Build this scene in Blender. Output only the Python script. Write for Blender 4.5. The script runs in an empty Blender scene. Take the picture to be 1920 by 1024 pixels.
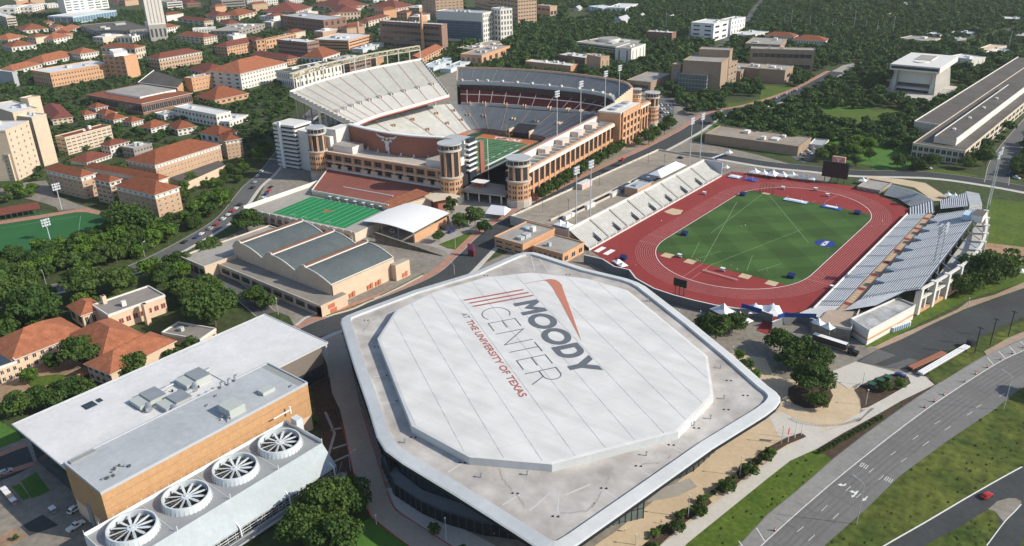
import bpy, math, random
import numpy as np
from mathutils import Matrix, Vector
rnd = random.Random(7)
R_ = math.radians
# ------------------------------------------------------------------ camera
FOC = 1510.723; PIT, ROL, YAW = R_(24.2055), R_(-1.3008), R_(-39.1979)
Fv = np.array([math.sin(YAW)*math.cos(PIT), math.cos(YAW)*math.cos(PIT), -math.sin(PIT)])
R0 = np.array([math.cos(YAW), -math.sin(YAW), 0.0]); U0 = np.cross(R0, Fv)
Rv = R0*math.cos(ROL)+U0*math.sin(ROL); Uv = -R0*math.sin(ROL)+U0*math.cos(ROL)
CAM = np.array([0.0, 0.0, 175.0])
scene = bpy.context.scene
cd = bpy.data.cameras.new('camera'); co = bpy.data.objects.new('camera', cd); scene.collection.objects.link(co)
m = Matrix(((Rv[0], Uv[0], -Fv[0], 0), (Rv[1], Uv[1], -Fv[1], 0), (Rv[2], Uv[2], -Fv[2], 175.0), (0, 0, 0, 1)))
co.matrix_world = m
cd.sensor_width = 36; cd.lens = FOC/1920*36; cd.clip_start = 1; cd.clip_end = 20000
scene.camera = co
# ------------------------------------------------------------------ sky, sun, exposure
SUN_EL, SUN_AZ = R_(33), R_(64)
w = bpy.data.worlds.new("World"); scene.world = w; w.use_nodes = True
nt = w.node_tree; bg = nt.nodes['Background']
sky = nt.nodes.new('ShaderNodeTexSky'); sky.sky_type = 'NISHITA'; sky.sun_disc = False
sky.sun_elevation = SUN_EL; sky.sun_rotation = SUN_AZ
nt.links.new(sky.outputs[0], bg.inputs[0]); bg.inputs[1].default_value = 0.125
sl = bpy.data.lights.new('sun', 'SUN'); sl.energy = 4.2; sl.angle = R_(0.53); sl.color = (1.0, 0.93, 0.80)
so = bpy.data.objects.new('sun', sl); scene.collection.objects.link(so)
sd = Vector((math.sin(SUN_AZ)*math.cos(SUN_EL), math.cos(SUN_AZ)*math.cos(SUN_EL), math.sin(SUN_EL)))
so.rotation_euler = sd.to_track_quat('Z', 'Y').to_euler(); so.location = (0, 0, 600)
scene.view_settings.view_transform = 'Standard'; scene.view_settings.look = 'None'
scene.view_settings.exposure = 0.22; scene.view_settings.gamma = 1
scene.cycles.max_bounces = 5; scene.cycles.diffuse_bounces = 3; scene.cycles.glossy_bounces = 2
scene.cycles.transmission_bounces = 2; scene.cycles.volume_bounces = 0; scene.cycles.transparent_max_bounces = 8
# ------------------------------------------------------------------ helpers
def G(x, y, z=0.0):
 d = Fv*FOC+Rv*(x-960)+Uv*(512-y); t = (z-175.0)/d[2]; q = CAM+t*d
 return (float(q[0]), float(q[1]))
def G3(x, y, z=0.0):
 a, b = G(x, y, z); return (a, b, z)
def proj(p):
 d = np.array(p)-CAM; ww = d@Fv; return (960+FOC*(d@Rv)/ww, 512-FOC*(d@Uv)/ww)
def zoomed(o, s, pts): return [(o[0]+x/s, o[1]+y/s) for x, y in pts]
RO = [(0, 0), (480, 0), (960, 0), (1440, 0), (0, 256), (480, 256), (960, 256), (1440, 256),
 (0, 512), (480, 512), (960, 512), (1440, 512), (0, 768), (480, 768), (960, 768), (1440, 768)]
def z4(r, *pts):
 return [(RO[r][0]+x/4, RO[r][1]+y/4) for x, y in pts]
COL = scene.collection
def tag(o, label=None, cat=None, group=None, kind=None):
 if label: o['label'] = label
 if cat: o['category'] = cat
 if group: o['group'] = group
 if kind: o['kind'] = kind
 return o
def thing(name, label, cat, loc, group=None, rz=0.0):
 o = bpy.data.objects.new(name, None); COL.objects.link(o); o.location = loc
 o.rotation_euler = (0, 0, rz); o.empty_display_size = 1
 return tag(o, label, cat, group)
def copy_tree(o, parent=None):
 c = o.copy(); COL.objects.link(c); c.parent = parent
 for ch in o.children: copy_tree(ch, c)
 return c
class MB:
 def __init__(s): s.v = []; s.f = []; s.m = []
 def poly(s, pts, m=0):
  n = len(s.v); s.v += [tuple(p) for p in pts]; s.f.append(tuple(range(n, n+len(pts)))); s.m.append(m); return s
 def flat(s, pts2, z, m=0): return s.poly([(p[0], p[1], z) for p in pts2], m)
 def prism(s, pts2, z0, z1, m=0, mt=None, bot=False):
  a = sum(pts2[i][0]*pts2[(i+1) % len(pts2)][1]-pts2[(i+1) % len(pts2)][0]*pts2[i][1] for i in range(len(pts2)))
  if a < 0: pts2 = list(reversed(pts2))
  n = len(pts2); mt = m if mt is None else mt
  for i in range(n):
   a, b = pts2[i], pts2[(i+1) % n]
   s.poly([(a[0], a[1], z0), (b[0], b[1], z0), (b[0], b[1], z1), (a[0], a[1], z1)], m)
  s.flat(pts2, z1, mt)
  if bot: s.flat(list(reversed(pts2)), z0, m)
  return s
 def box(s, x0, x1, y0, y1, z0, z1, m=0, mt=None):
  return s.prism([(x0, y0), (x1, y0), (x1, y1), (x0, y1)], z0, z1, m, mt, True)
 def obox(s, p, q, w, z0, z1, m=0, mt=None):
  "box along the segment p-q of width w"
  d = np.array(q[:2])-np.array(p[:2]); L = np.hypot(*d) or 1; n = np.array([-d[1], d[0]])/L*w/2
  a = np.array(p[:2]); b = np.array(q[:2])
  return s.prism([tuple(a+n), tuple(a-n), tuple(b-n), tuple(b+n)], z0, z1, m, mt, True)
 def cyl(s, c, r, z0, z1, n=12, m=0, mt=None, r1=None):
  r1 = r if r1 is None else r1; mt = m if mt is None else mt
  A = [(c[0]+r*math.cos(2*math.pi*i/n), c[1]+r*math.sin(2*math.pi*i/n), z0) for i in range(n)]
  B = [(c[0]+r1*math.cos(2*math.pi*i/n), c[1]+r1*math.sin(2*math.pi*i/n), z1) for i in range(n)]
  for i in range(n):
   j = (i+1) % n; s.poly([A[i], A[j], B[j], B[i]], m)
  s.poly(B, mt); s.poly(A[::-1], m); return s
 def tube(s, p, q, r, n=6, m=0, r1=None):
  p = Vector(p); q = Vector(q); d = (q-p).normalized(); r1 = r if r1 is None else r1
  u = d.cross(Vector((0, 0, 1)) if abs(d.z) < .9 else Vector((1, 0, 0))).normalized(); v = d.cross(u)
  A = [p+(u*math.cos(2*math.pi*i/n)+v*math.sin(2*math.pi*i/n))*r for i in range(n)]
  B = [q+(u*math.cos(2*math.pi*i/n)+v*math.sin(2*math.pi*i/n))*r1 for i in range(n)]
  for i in range(n):
   j = (i+1) % n; s.poly([A[j], A[i], B[i], B[j]], m)
  s.poly(B[::-1], m); s.poly(A, m); return s
 def strip(s, A, B, m=0):
  for i in range(len(A)-1): s.poly([A[i], A[i+1], B[i+1], B[i]], m)
  return s
 def build(s, name, mats, parent=None, smooth=False):
  me = bpy.data.meshes.new(name)
  org = (0, 0, 0)
  if parent is not None:
   r = parent
   while r.parent: r = r.parent
   org = tuple(r.location)
   if r.rotation_euler[2]:
    org = (0, 0, 0)
  V = [(a-org[0], b-org[1], c-org[2]) for a, b, c in s.v]
  me.from_pydata(V, [], s.f)
  if not isinstance(mats, (list, tuple)): mats = [mats]
  for mm in mats: me.materials.append(mm)
  if len(mats) > 1: me.polygons.foreach_set('material_index', s.m)
  if smooth: me.polygons.foreach_set('use_smooth', [True]*len(s.f))
  me.update()
  o = bpy.data.objects.new(name, me); COL.objects.link(o); o.parent = parent
  return o
def struct(name, mb, mats, label=None, kind='structure'):
 o = mb.build(name, mats); o['kind'] = kind
 if label: o['label'] = label
 return o
# ------------------------------------------------------------------ materials
def _lnk(nt, a, b): nt.links.new(a, b)
def mat(name, col, rough=.8, amt=.12, scale=.15, metal=0, spec=.3, bump=0, col2=None, fine=None, stretch=None, rot=0):
 """noise-varied surface; col2 = second colour mixed in by large noise"""
 mm = bpy.data.materials.new(name); mm.use_nodes = True; nt = mm.node_tree
 b = nt.nodes['Principled BSDF']; b.inputs['Roughness'].default_value = rough; b.inputs['Metallic'].default_value = metal
 b.inputs['Specular IOR Level'].default_value = spec
 tc = nt.nodes.new('ShaderNodeTexCoord'); src = tc.outputs['Object']
 if stretch:
  mp = nt.nodes.new('ShaderNodeMapping'); mp.inputs['Scale'].default_value = stretch; mp.inputs['Rotation'].default_value = (0, 0, rot); _lnk(nt, src, mp.inputs[0]); src = mp.outputs[0]
 n = nt.nodes.new('ShaderNodeTexNoise'); n.inputs['Scale'].default_value = scale; n.inputs['Detail'].default_value = 8; n.inputs['Roughness'].default_value = .65
 _lnk(nt, src, n.inputs['Vector'])
 mr = nt.nodes.new('ShaderNodeMapRange'); mr.inputs[1].default_value = .3; mr.inputs[2].default_value = .7
 _lnk(nt, n.outputs[0], mr.inputs[0])
 mx = nt.nodes.new('ShaderNodeMix'); mx.data_type = 'RGBA'
 c2 = col2 if col2 else tuple(c*(1-amt) for c in col)
 c1 = col if col2 else tuple(min(1, c*(1+amt)) for c in col)
 mx.inputs['A'].default_value = (*c2, 1); mx.inputs['B'].default_value = (*c1, 1)
 _lnk(nt, mr.outputs[0], mx.inputs['Factor']); out = mx.outputs['Result']
 if fine:
  n2 = nt.nodes.new('ShaderNodeTexNoise'); n2.inputs['Scale'].default_value = fine[0]; n2.inputs['Detail'].default_value = 4
  _lnk(nt, tc.outputs['Object'], n2.inputs['Vector'])
  m2 = nt.nodes.new('ShaderNodeMapRange'); m2.inputs[1].default_value = .3; m2.inputs[2].default_value = .7
  m2.inputs[3].default_value = 1-fine[1]; m2.inputs[4].default_value = 1+fine[1]; _lnk(nt, n2.outputs[0], m2.inputs[0])
  vm = nt.nodes.new('ShaderNodeVectorMath'); vm.operation = 'SCALE'; _lnk(nt, out, vm.inputs[0]); _lnk(nt, m2.outputs[0], vm.inputs['Scale'])
  out = vm.outputs[0]
 _lnk(nt, out, b.inputs['Base Color'])
 if bump:
  bp = nt.nodes.new('ShaderNodeBump'); bp.inputs['Strength'].default_value = bump; bp.inputs['Distance'].default_value = .3
  _lnk(nt, n.outputs[0], bp.inputs['Height']); _lnk(nt, bp.outputs[0], b.inputs['Normal'])
 mm['_c'] = 1
 return mm
M = {}
OW = 'first second third fourth fifth sixth seventh eighth ninth tenth eleventh twelfth thirteenth fourteenth fifteenth sixteenth seventeenth eighteenth nineteenth twentieth'.split()
def nth(i): return OW[i] if i < 20 else f'{i+1}{"st" if (i+1) % 10 == 1 and i != 110 else "nd" if (i+1) % 10 == 2 else "rd" if (i+1) % 10 == 3 else "th"}'
M['ground'] = mat('ground_mix', (.06, .09, .025), 1, scale=.02, col2=(.045, .055, .022), fine=(.3, .35))
M['grass'] = mat('grass', (.105, .15, .018), 1, scale=.09, col2=(.05, .10, .012), fine=(.6, .3))
M['lawn'] = mat('lawn', (.085, .20, .03), 1, scale=.1, col2=(.055, .13, .022), fine=(1.2, .15))
M['rough_grass'] = mat('rough_grass', (.125, .14, .025), 1, scale=.05, col2=(.028, .06, .009), fine=(.35, .45))
M['road_tan'] = mat('pinkish_concrete_road', (.44, .36, .29), .9, scale=.06, amt=.1, fine=(.5, .06))
M['asphalt'] = mat('asphalt', (.055, .06, .062), .9, scale=.05, amt=.2, fine=(.6, .12))
M['asphalt_old'] = mat('asphalt_old', (.125, .125, .125), .9, scale=.04, amt=.14, fine=(.5, .1))
M['concrete_road'] = mat('concrete_road', (.175, .172, .168), .9, scale=.04, amt=.12, fine=(.5, .08), stretch=(1, 1, 1))
M['concrete'] = mat('concrete', (.36, .335, .30), .9, scale=.06, amt=.1, fine=(.5, .08))
M['concrete_dk'] = mat('concrete_worn', (.25, .225, .19), .9, scale=.05, amt=.2, fine=(.4, .15))
M['walk'] = mat('sidewalk', (.55, .52, .47), .9, scale=.1, amt=.07, fine=(.7, .05))
M['plaza_tan'] = mat('plaza_tan', (.56, .44, .30), .9, scale=.08, amt=.1, fine=(.6, .06))
M['brickwalk'] = mat('brick_paving', (.42, .22, .16), .9, scale=.3, amt=.15, fine=(1.5, .1))
M['brickwalk2'] = mat('brick_paving_pale', (.36, .27, .2), .9, scale=.3, amt=.15, fine=(1.5, .1))
M['sand'] = mat('sand', (.55, .42, .28), 1, scale=.3, amt=.1)
M['dirt'] = mat('dirt', (.33, .22, .14), 1, scale=.1, amt=.25, fine=(.7, .15))
M['mulch'] = mat('mulch', (.075, .05, .035), 1, scale=.4, amt=.3, fine=(2, .3))
M['paint'] = mat('road_paint', (.72, .72, .70), .7, scale=.5, amt=.08)
M['paint_y'] = mat('yellow_curb', (.6, .42, .08), .7, scale=.5, amt=.08)
M['red_curb'] = mat('red_curb', (.5, .05, .04), .7, scale=.5, amt=.08)
M['track'] = mat('track_red', (.265, .036, .034), .85, scale=.05, amt=.12, fine=(.35, .06))
M['trackline'] = mat('lane_paint', (.62, .42, .40), .8, amt=.05)
M['white'] = mat('white_paint', (.8, .8, .8), .6, scale=.4, amt=.03)
M['offwhite'] = mat('off_white', (.68, .67, .64), .7, scale=.2, amt=.06)
M['limestone'] = mat('limestone', (.62, .53, .42), .85, scale=.2, amt=.08, fine=(.8, .05))
M['limestone_w'] = mat('white_stone', (.72, .69, .64), .8, scale=.15, amt=.06, fine=(.8, .04))
M['cream'] = mat('cream_wall', (.70, .52, .38), .85, scale=.15, amt=.07, fine=(.8, .05))
M['brick_o'] = mat('orange_brick', (.58, .33, .19), .85, scale=.3, amt=.1, fine=(1.5, .08))
M['brick_t'] = mat('tan_brick', (.50, .34, .23), .85, scale=.3, amt=.1, fine=(1.5, .08))
M['brick_b'] = mat('brown_brick', (.26, .14, .10), .85, scale=.3, amt=.12, fine=(1.5, .08))
M['brick_r'] = mat('red_brick', (.33, .14, .09), .85, scale=.3, amt=.12, fine=(1.5, .08))
M['stone_g'] = mat('grey_stone', (.33, .29, .26), .85, scale=.2, amt=.1, fine=(1, .06))
M['taupe'] = mat('taupe_panel', (.20, .17, .15), .8, scale=.2, amt=.08)
M['glass'] = mat('window_glass', (.035, .045, .055), .12, scale=.8, amt=.35, spec=.6)
M['glass_b'] = mat('blue_glass', (.07, .13, .20), .1, scale=.15, amt=.25, spec=.7)
M['glass_g'] = mat('green_glass', (.12, .16, .16), .12, scale=.2, amt=.25, spec=.7)
M['dark'] = mat('dark_recess', (.03, .03, .035), .8, scale=.5, amt=.3)
M['black'] = mat('black_metal', (.02, .022, .026), .5, scale=.5, amt=.2)
M['steel'] = mat('galvanised_steel', (.42, .44, .46), .45, scale=.5, amt=.08, metal=.5)
M['greymetal'] = mat('grey_metal', (.33, .35, .37), .5, scale=.3, amt=.1, metal=.3)
M['roof_g'] = mat('gravel_roof', (.34, .32, .29), .95, scale=.08, amt=.2, fine=(.8, .1))
M['roof_d'] = mat('dark_roof', (.115, .105, .095), .95, scale=.06, amt=.25, fine=(.8, .12))
M['roof_w'] = mat('white_membrane', (.66, .66, .66), .7, scale=.07, amt=.09, fine=(.6, .05))
M['roof_gr'] = mat('grey_membrane', (.42, .44, .46), .8, scale=.06, amt=.12, fine=(.5, .06))
M['shoulder'] = mat('pale_shoulder', (.26, .255, .245), .9, scale=.05, amt=.14, fine=(.5, .1))
M['roof_blue'] = mat('slate_blue_roof', (.105, .125, .13), .9, scale=.06, amt=.15, fine=(.5, .08))
M['maroon'] = mat('maroon_seats', (.17, .03, .035), .8, scale=.3, amt=.2)
M['orange'] = mat('burnt_orange', (.50, .14, .05), .7, scale=.3, amt=.1)
M['logo_grey'] = mat('charcoal_print', (.13, .145, .17), .7, scale=.4, amt=.05)
M['logo_red'] = mat('brick_red_print', (.40, .13, .11), .7, scale=.4, amt=.05)
M['logo_orange'] = mat('burnt_orange_print', (.52, .20, .14), .7, scale=.4, amt=.04)
M['blue'] = mat('blue_vinyl', (.03, .10, .42), .5, scale=.5, amt=.1)
M['navy'] = mat('navy_vinyl', (.015, .03, .12), .5, scale=.5, amt=.1)
M['red'] = mat('red_paint', (.55, .03, .03), .4, scale=.5, amt=.05)
M['tire'] = mat('tyre_rubber', (.02, .02, .02), .9, amt=.1)
M['bark'] = mat('bark', (.13, .10, .075), .95, scale=1, amt=.2)
def tile_mat(name, col, col2):
 mm = mat(name, col, .85, scale=.35, col2=col2, fine=(2.2, .22)); return mm
M['tile'] = tile_mat('clay_tile', (.30, .10, .047), (.18, .06, .032))
M['tile_d'] = tile_mat('dark_clay_tile', (.22, .068, .045), (.15, .048, .034))
M['tile_o'] = tile_mat('orange_clay_tile', (.42, .16, .08), (.25, .085, .045))
def seat_mat(name, c1, c2, amt=.1): return mat(name, c1, .7, scale=.06, col2=c2, fine=(.25, amt))
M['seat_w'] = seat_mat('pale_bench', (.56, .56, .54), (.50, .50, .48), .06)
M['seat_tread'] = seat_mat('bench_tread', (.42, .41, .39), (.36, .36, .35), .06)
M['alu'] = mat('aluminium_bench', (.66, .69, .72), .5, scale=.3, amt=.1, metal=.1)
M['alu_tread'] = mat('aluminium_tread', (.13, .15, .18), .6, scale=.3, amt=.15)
M['deckseat'] = seat_mat('grey_deck_seats', (.53, .53, .50), (.45, .46, .435), .08)
M['bowlseat'] = seat_mat('blue_grey_seats', (.26, .29, .32), (.21, .24, .27), .1)
# ------------------------------------------------------------------ ground, roads, paths
M['wear'] = mat('tyre_worn_concrete', (.155, .152, .148), .9, scale=.1, amt=.1, fine=(.5, .08))
M['turf_p'] = mat('practice_turf', (.025, .12, .035), .95, scale=.05, amt=.12, fine=(.5, .05))
M['trackline_g'] = mat('pitch_paint', (.3, .42, .34), .9, amt=.1)
g = MB()
N = 24
xs = [(-3600+4800*i/N) for i in range(N+1)]; ys = [(-600+4600*i/N) for i in range(N+1)]
for i in range(N):
 for j in range(N): g.poly([(xs[i], ys[j], 0), (xs[i+1], ys[j], 0), (xs[i+1], ys[j+1], 0), (xs[i], ys[j+1], 0)])
struct('ground', g, M['ground'])
ZC = [0]; HARD = []
def zone(name, pts, m, lay, kind='structure'):
 ZC[0] += 1; lay = lay+ZC[0]*.013; mb = MB(); mb.flat([G(*p) for p in pts], .02*lay)
 if m not in ('lawn', 'dirt', 'concrete_dk'): HARD.append([G(*p) for p in pts])
 if sum(mb.v[i][0]*mb.v[(i+1) % len(mb.v)][1]-mb.v[(i+1) % len(mb.v)][0]*mb.v[i][1] for i in range(len(mb.v))) < 0:
  mb.f[0] = tuple(reversed(mb.f[0]))
 return struct(name, mb, M[m], kind=kind)
def smooth_line(P, n=6):
 P = [np.array(p, float) for p in P]; P = [2*P[0]-P[1]]+P+[2*P[-1]-P[-2]]; out = []
 for i in range(1, len(P)-2):
  for k in range(n):
   t = k/n; a, b, c, d = P[i-1:i+3]
   out.append(.5*((2*b)+(-a+c)*t+(2*a-5*b+4*c-d)*t*t+(-a+3*b-3*c+d)*t**3))
 return out+[P[-2]]
def offset(P, d):
 out = []
 for i, p in enumerate(P):
  t = P[min(i+1, len(P)-1)]-P[max(i-1, 0)]; t = t/np.hypot(*t); out.append(p+np.array([t[1], -t[0]])*d)
 return out
def ribbon(mb, P, d0, d1, z, m=0):
 A = offset(P, d0); B = offset(P, d1)
 mb.strip([(p[0], p[1], z) for p in B], [(p[0], p[1], z) for p in A], m)
def kerb(mb, P, d, z0=0.0, h=.16, w=.3, m=0):
 A = offset(P, d-w/2); B = offset(P, d+w/2)
 mb.strip([(p[0], p[1], z0+h) for p in B], [(p[0], p[1], z0+h) for p in A], m)
 mb.strip([(p[0], p[1], z0) for p in B], [(p[0], p[1], z0+h) for p in B], m)
 mb.strip([(p[0], p[1], z0+h) for p in A], [(p[0], p[1], z0) for p in A], m)
def road(name, pxs, width, m='asphalt', lay=4, center=None, walks=None, curb=True):
 ZC[0] += 1; lay = lay+ZC[0]*.013; P = smooth_line([G(*p) for p in pxs]); HARD.append([tuple(p) for p in offset(P, width/2+2)]+[tuple(p) for p in offset(P, -width/2-2)][::-1]); mb = MB(); ribbon(mb, P, -width/2, width/2, .02*lay, 0)
 mats = [M[m], M['walk'], M['paint_y'], M['paint'], M['brickwalk']]
 if curb:
  for s in (-1, 1): kerb(mb, P, s*(width/2+.15), m=1)
 if walks:
  for a, b, mi in walks: ribbon(mb, P, a, b, .02*lay+.03, mi)
 if center:
  for d in ([-.15, .15] if center == 'y' else [0]):
   ribbon(mb, P, d-.07, d+.07, .02*lay+.02, 2 if center == 'y' else 3)
 struct(name, mb, mats); return P
# broad mixed paved land of the campus
zone('pavement', [(470, 400), (520, 300), (560, 240), (860, 130), (1200, 170), (1400, 215), (1290, 262), (1420, 290), (1560, 330), (1400, 560), (1080, 480), (940, 440), (880, 470), (640, 470)], 'concrete_dk', 1)
zone('pavement', [(640, 400), (800, 360), (940, 372), (985, 400), (925, 440), (870, 485), (800, 475), (700, 445)], 'concrete', 2)
zone('pavement', [(560, 430), (640, 445), (722, 452), (760, 448), (835, 470), (850, 496), (805, 520), (740, 548), (700, 560), (560, 625), (540, 590), (600, 520)], 'concrete_dk', 2)
zone('pavement', [(340, 480), (480, 420), (600, 440), (600, 560), (560, 600), (480, 570), (420, 560), (340, 505)], 'concrete_dk', 3)
zone('pavement', [(1080, 480), (1400, 560), (1640, 650), (1760, 700), (1640, 770), (1440, 895), (1237, 1023), (1130, 1120), (900, 1150), (700, 900), (620, 640), (760, 560), (960, 470)], 'concrete_dk', 2)
# tan plaza east of the arena
zone('plaza', z4(10, (1400, 760), (1520, 640), (1640, 600), (1900, 640))+z4(11, (40, 760), (130, 800), (480, 780), (640, 860), (690, 960), (700, 1010))+[(1600, 800), (1512, 819), (1440, 868), (1237, 1023), (1090, 1140), (1000, 1100), (1150, 1000), (1300, 880)], 'plaza_tan', 4)
zone('plaza', z4(15, (0, 40), (100, 20), (250, 90), (420, 135), (560, 100), (700, 20), (800, -40), (700, 60), (290, 205), (150, 260), (80, 200), (30, 100)), 'walk', 5)
zone('plaza', z4(14, (1000, 700), (1130, 590), (1330, 515), (1390, 580), (1250, 650)), 'concrete', 5)
zone('planting_bed', z4(14, (930, 1060), (1090, 930), (1180, 868), (1290, 785), (1380, 695), (1470, 660), (1500, 700), (1290, 858), (1080, 1045)), 'mulch', 6)
zone('planting_bed', z4(14, (1530, 590), (1600, 555), (1740, 420), (1900, 295), (2050, 215), (2170, 175), (2210, 205), (2070, 262), (1920, 350), (1620, 620), (1570, 628)), 'mulch', 6)
# pale walk along the frontage road
zone('sidewalk', [(1237, 1024), (1180, 1070), (1230, 1080), (1290, 1018), (1440, 897), (1482, 864), (1532, 842), (1580, 813), (1650, 775), (1690, 752), (1752, 722), (1735, 707), (1705, 700), (1715, 716), (1700, 730), (1640, 765), (1612, 790), (1512, 819), (1460, 845), (1440, 866)], 'walk', 6)
zone('grass_verge', z4(15, (0, 515), (170, 385), (370, 295), (480, 375), (345, 495), (200, 620), (60, 730), (0, 780))+[(1385, 1023), (1300, 1090), (1230, 1080), (1290, 1018)], 'grass', 5)
zone('planting_bed', z4(15, (370, 295), (560, 180), (840, 30), (1000, -40), (960, 10), (750, 160), (620, 265), (500, 370), (470, 370)), 'mulch', 6)
zone('planting_bed', z4(11, (1000, 960), (1250, 840), (1240, 825), (1280, 830), (1000, 1005)), 'mulch', 7)
# frontage road of concrete with a painted shoulder
zone('frontage_road', [(1270, 1120), (1385, 1023), (1440, 963), (1490, 923), (1526, 892), (1562, 860), (1620, 815), (1687, 767), (1752, 722), (1845, 667), (1921, 634), (2040, 580), (2100, 640), (1921, 725), (1900, 739), (1865, 768), (1775, 828), (1687, 893), (1627, 952), (1547, 1023), (1450, 1130)], 'concrete_road', 6)
zone('road_shoulder', [(1270, 1118), (1385, 1025), (1440, 965), (1490, 925), (1526, 894), (1562, 862), (1620, 817), (1687, 769), (1752, 724), (1845, 669), (1921, 636), (1921, 657), (1865, 684.5), (1740, 767), (1582, 888), (1440, 1012), (1340, 1110)], 'shoulder', 7)
def marks(name, segs, wd, lay=8, m='paint'):
 mb = MB()
 for seg in segs:
  P = [np.array(G(*p)) for p in seg]
  if len(P) > 2: P = smooth_line(P, 4)
  ribbon(mb, P, -wd/2, wd/2, .02*lay)
 return struct(name, mb, M[m])
marks('road_marking', [[(1340, 1112), (1440, 1012), (1582, 888), (1737, 768), (1865, 684.5), (1921, 657), (2000, 620)]], .28, 9)
dash = [((400, 765), (445, 720)), ((485, 825), (528, 783)), ((218, 920), (267, 880)), ((302, 988), (350, 943)), ((920, 345), (957, 318)), ((995, 398), (1040, 366)), ((1085, 228), (1127, 197)), ((1160, 275), (1207, 240)), ((1248, 112), (1290, 85)), ((1325, 158), (1370, 128)), ((1492, 45), (1530, 20)), ((583, 612), (620, 578)), ((660, 665), (698, 635)), ((830, 530), (867, 497)), ((757, 475), (792, 445)), ((1735, -95), (1775, -120)), ((1560, -10), (1600, -35))]
marks('road_marking', [z4(15, a, b) for a, b in dash], .16, 9)
marks('road_marking', [z4(11, (1645, 637), (1697, 698)), z4(11, (1730, 590), (1783, 648)), z4(11, (1808, 552), (1860, 608)), z4(11, (1890, 512), (1925, 548)), z4(14, (1832, 890), (1895, 990)), z4(14, (1700, 990), (1740, 1040))], .3, 9)
Pw = smooth_line([np.array(G(*p)) for p in ((1340, 1112), (1440, 1012), (1582, 888), (1737, 768), (1865, 684.5), (1921, 657), (2000, 620))], 8); mw = MB()
for k, d in enumerate((1.0, 2.7, 4.6, 6.3, 8.2, 9.9)): ribbon(mw, Pw, d-.3, d+.3, .02*8+.005+k*.001)
struct('tyre_wear', mw, M['wear'])
mw = MB()
for k in range(2, len(Pw)-1, 2):
 t = Pw[k+1]-Pw[k-1]; t = t/np.hypot(*t); n = np.array([t[1], -t[0]]); ribbon(mw, [Pw[k]-n*3.5, Pw[k]+n*11], -.05, .05, .178)
struct('road_joint', mw, M['asphalt_old'])
zone('drive', z4(4, (-60, 400), (0, 392), (200, 345), (345, 330), (410, 440), (560, 500), (700, 545), (860, 590), (850, 610), (640, 560), (560, 545), (440, 560), (420, 530), (330, 500), (60, 430), (-60, 440)), 'concrete_dk', 5)
def arrows():
 mb = MB()
 def P4(pts): mb.flat([G(*p) for p in z4(15, *pts)][::-1], .18)
 P4([(520, 568), (552, 555), (550, 564), (570, 566), (578, 556), (588, 562), (576, 576), (550, 574), (552, 580)])
 P4([(610, 615), (640, 608), (638, 615), (655, 622), (666, 612), (680, 614), (662, 640), (650, 645), (655, 652), (628, 664), (624, 646), (640, 646), (650, 632), (634, 624), (634, 630)])
 P4([(706, 690), (712, 668), (722, 672), (742, 652), (750, 658), (730, 678), (740, 682)])
 for (x, y) in ((683, 408), (868, 512)):       # lane lettering ONLY, foreshortened
  for k in range(4):
   a = x+k*15; b = y+k*7
   P4([(a, b+18), (a+22, b-8), (a+27, b-6), (a+5, b+20)])
  for a, b in ((x+2, y+18), (x+22, y-4), (x+40, y+34)):
   P4([(a, b), (a+14, b+5), (a+16, b+3), (a+3, b-2)])
 mb.f = [tuple(f) for f in mb.f]
 struct('road_marking', mb, M['paint'])
arrows()
zone('grass_bank', z4(15, (430, 1020), (750, 735), (990, 500), (1340, 240), (1700, 0))+[(1900, 739), (1921, 725), (2080, 650), (2080, 800), (1921, 872), (1740, 978), (1655, 1030), (1540, 1090), (1450, 1130)], 'rough_grass', 5)
zone('lower_road', [(1500, 1130), (1655, 1030), (1740, 978), (1921, 872), (2080, 800), (2080, 900), (1921, 1000), (1880, 1120)], 'asphalt', 7)
marks('road_marking', [[(1600, 1062), (1660, 1023), (1735, 980), (1830, 924), (1921, 873.5), (2000, 835)]], .45, 9)
zone('median_grass', z4(15, (1180, 1020), (1440, 880), (1650, 750), (1700, 750), (1740, 870), (1640, 1020))+[(1800, 1100), (1680, 1080)], 'rough_grass', 8)
zone('median_nose', z4(15, (1650, 750), (1720, 690), (1800, 668), (1860, 668), (1900, 690), (1898, 720), (1850, 770), (1770, 850), (1745, 820), (1700, 765)), 'concrete_dk', 9)
marks('road_marking', [z4(15, (1640, 1024), (1770, 850), (1850, 768), (1898, 715))], .3, 10)
# service road between plant and arena, red kerbs
zone('service_road', z4(9, (420, 600), (470, 500), (640, 440), (700, 640), (780, 1000))+z4(13, (800, 0), (870, 220), (980, 590), (1050, 750), (1200, 850), (1470, 1024), (1700, 1180), (1300, 1180), (1140, 1020), (960, 880), (860, 800), (830, 750), (740, 520), (710, 380), (670, 180), (630, 0))+z4(9, (560, 900), (530, 700), (490, 620)), 'road_tan', 4)
zone('planting_bed', [(1478, 728), (1490, 722), (1530, 722), (1555, 728), (1562, 742), (1556, 756), (1535, 765), (1510, 766), (1488, 758), (1477, 744)], 'mulch', 8)
marks('red_kerb', [z4(13, (790, 0), (860, 220), (975, 590)), z4(13, (980, 620), (1050, 755), (1200, 855), (1470, 1030), (1600, 1120)), z4(13, (640, 100), (690, 300), (735, 500)), z4(13, (835, 745), (870, 815), (960, 890), (1140, 1020), (1250, 1100))], .3, 8, 'red_curb')
zone('sidewalk', z4(13, (985, 592), (1015, 590), (1030, 640), (1300, 780), (1560, 900), (1800, 1024), (1950, 1120), (1650, 1140), (1470, 1022), (1200, 852), (1050, 745)), 'walk', 6)
zone('lawn', z4(13, (500, 1030), (560, 880), (780, 850), (860, 815), (960, 895), (1135, 1024), (1200, 1100), (400, 1100)), 'lawn', 5)
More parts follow.
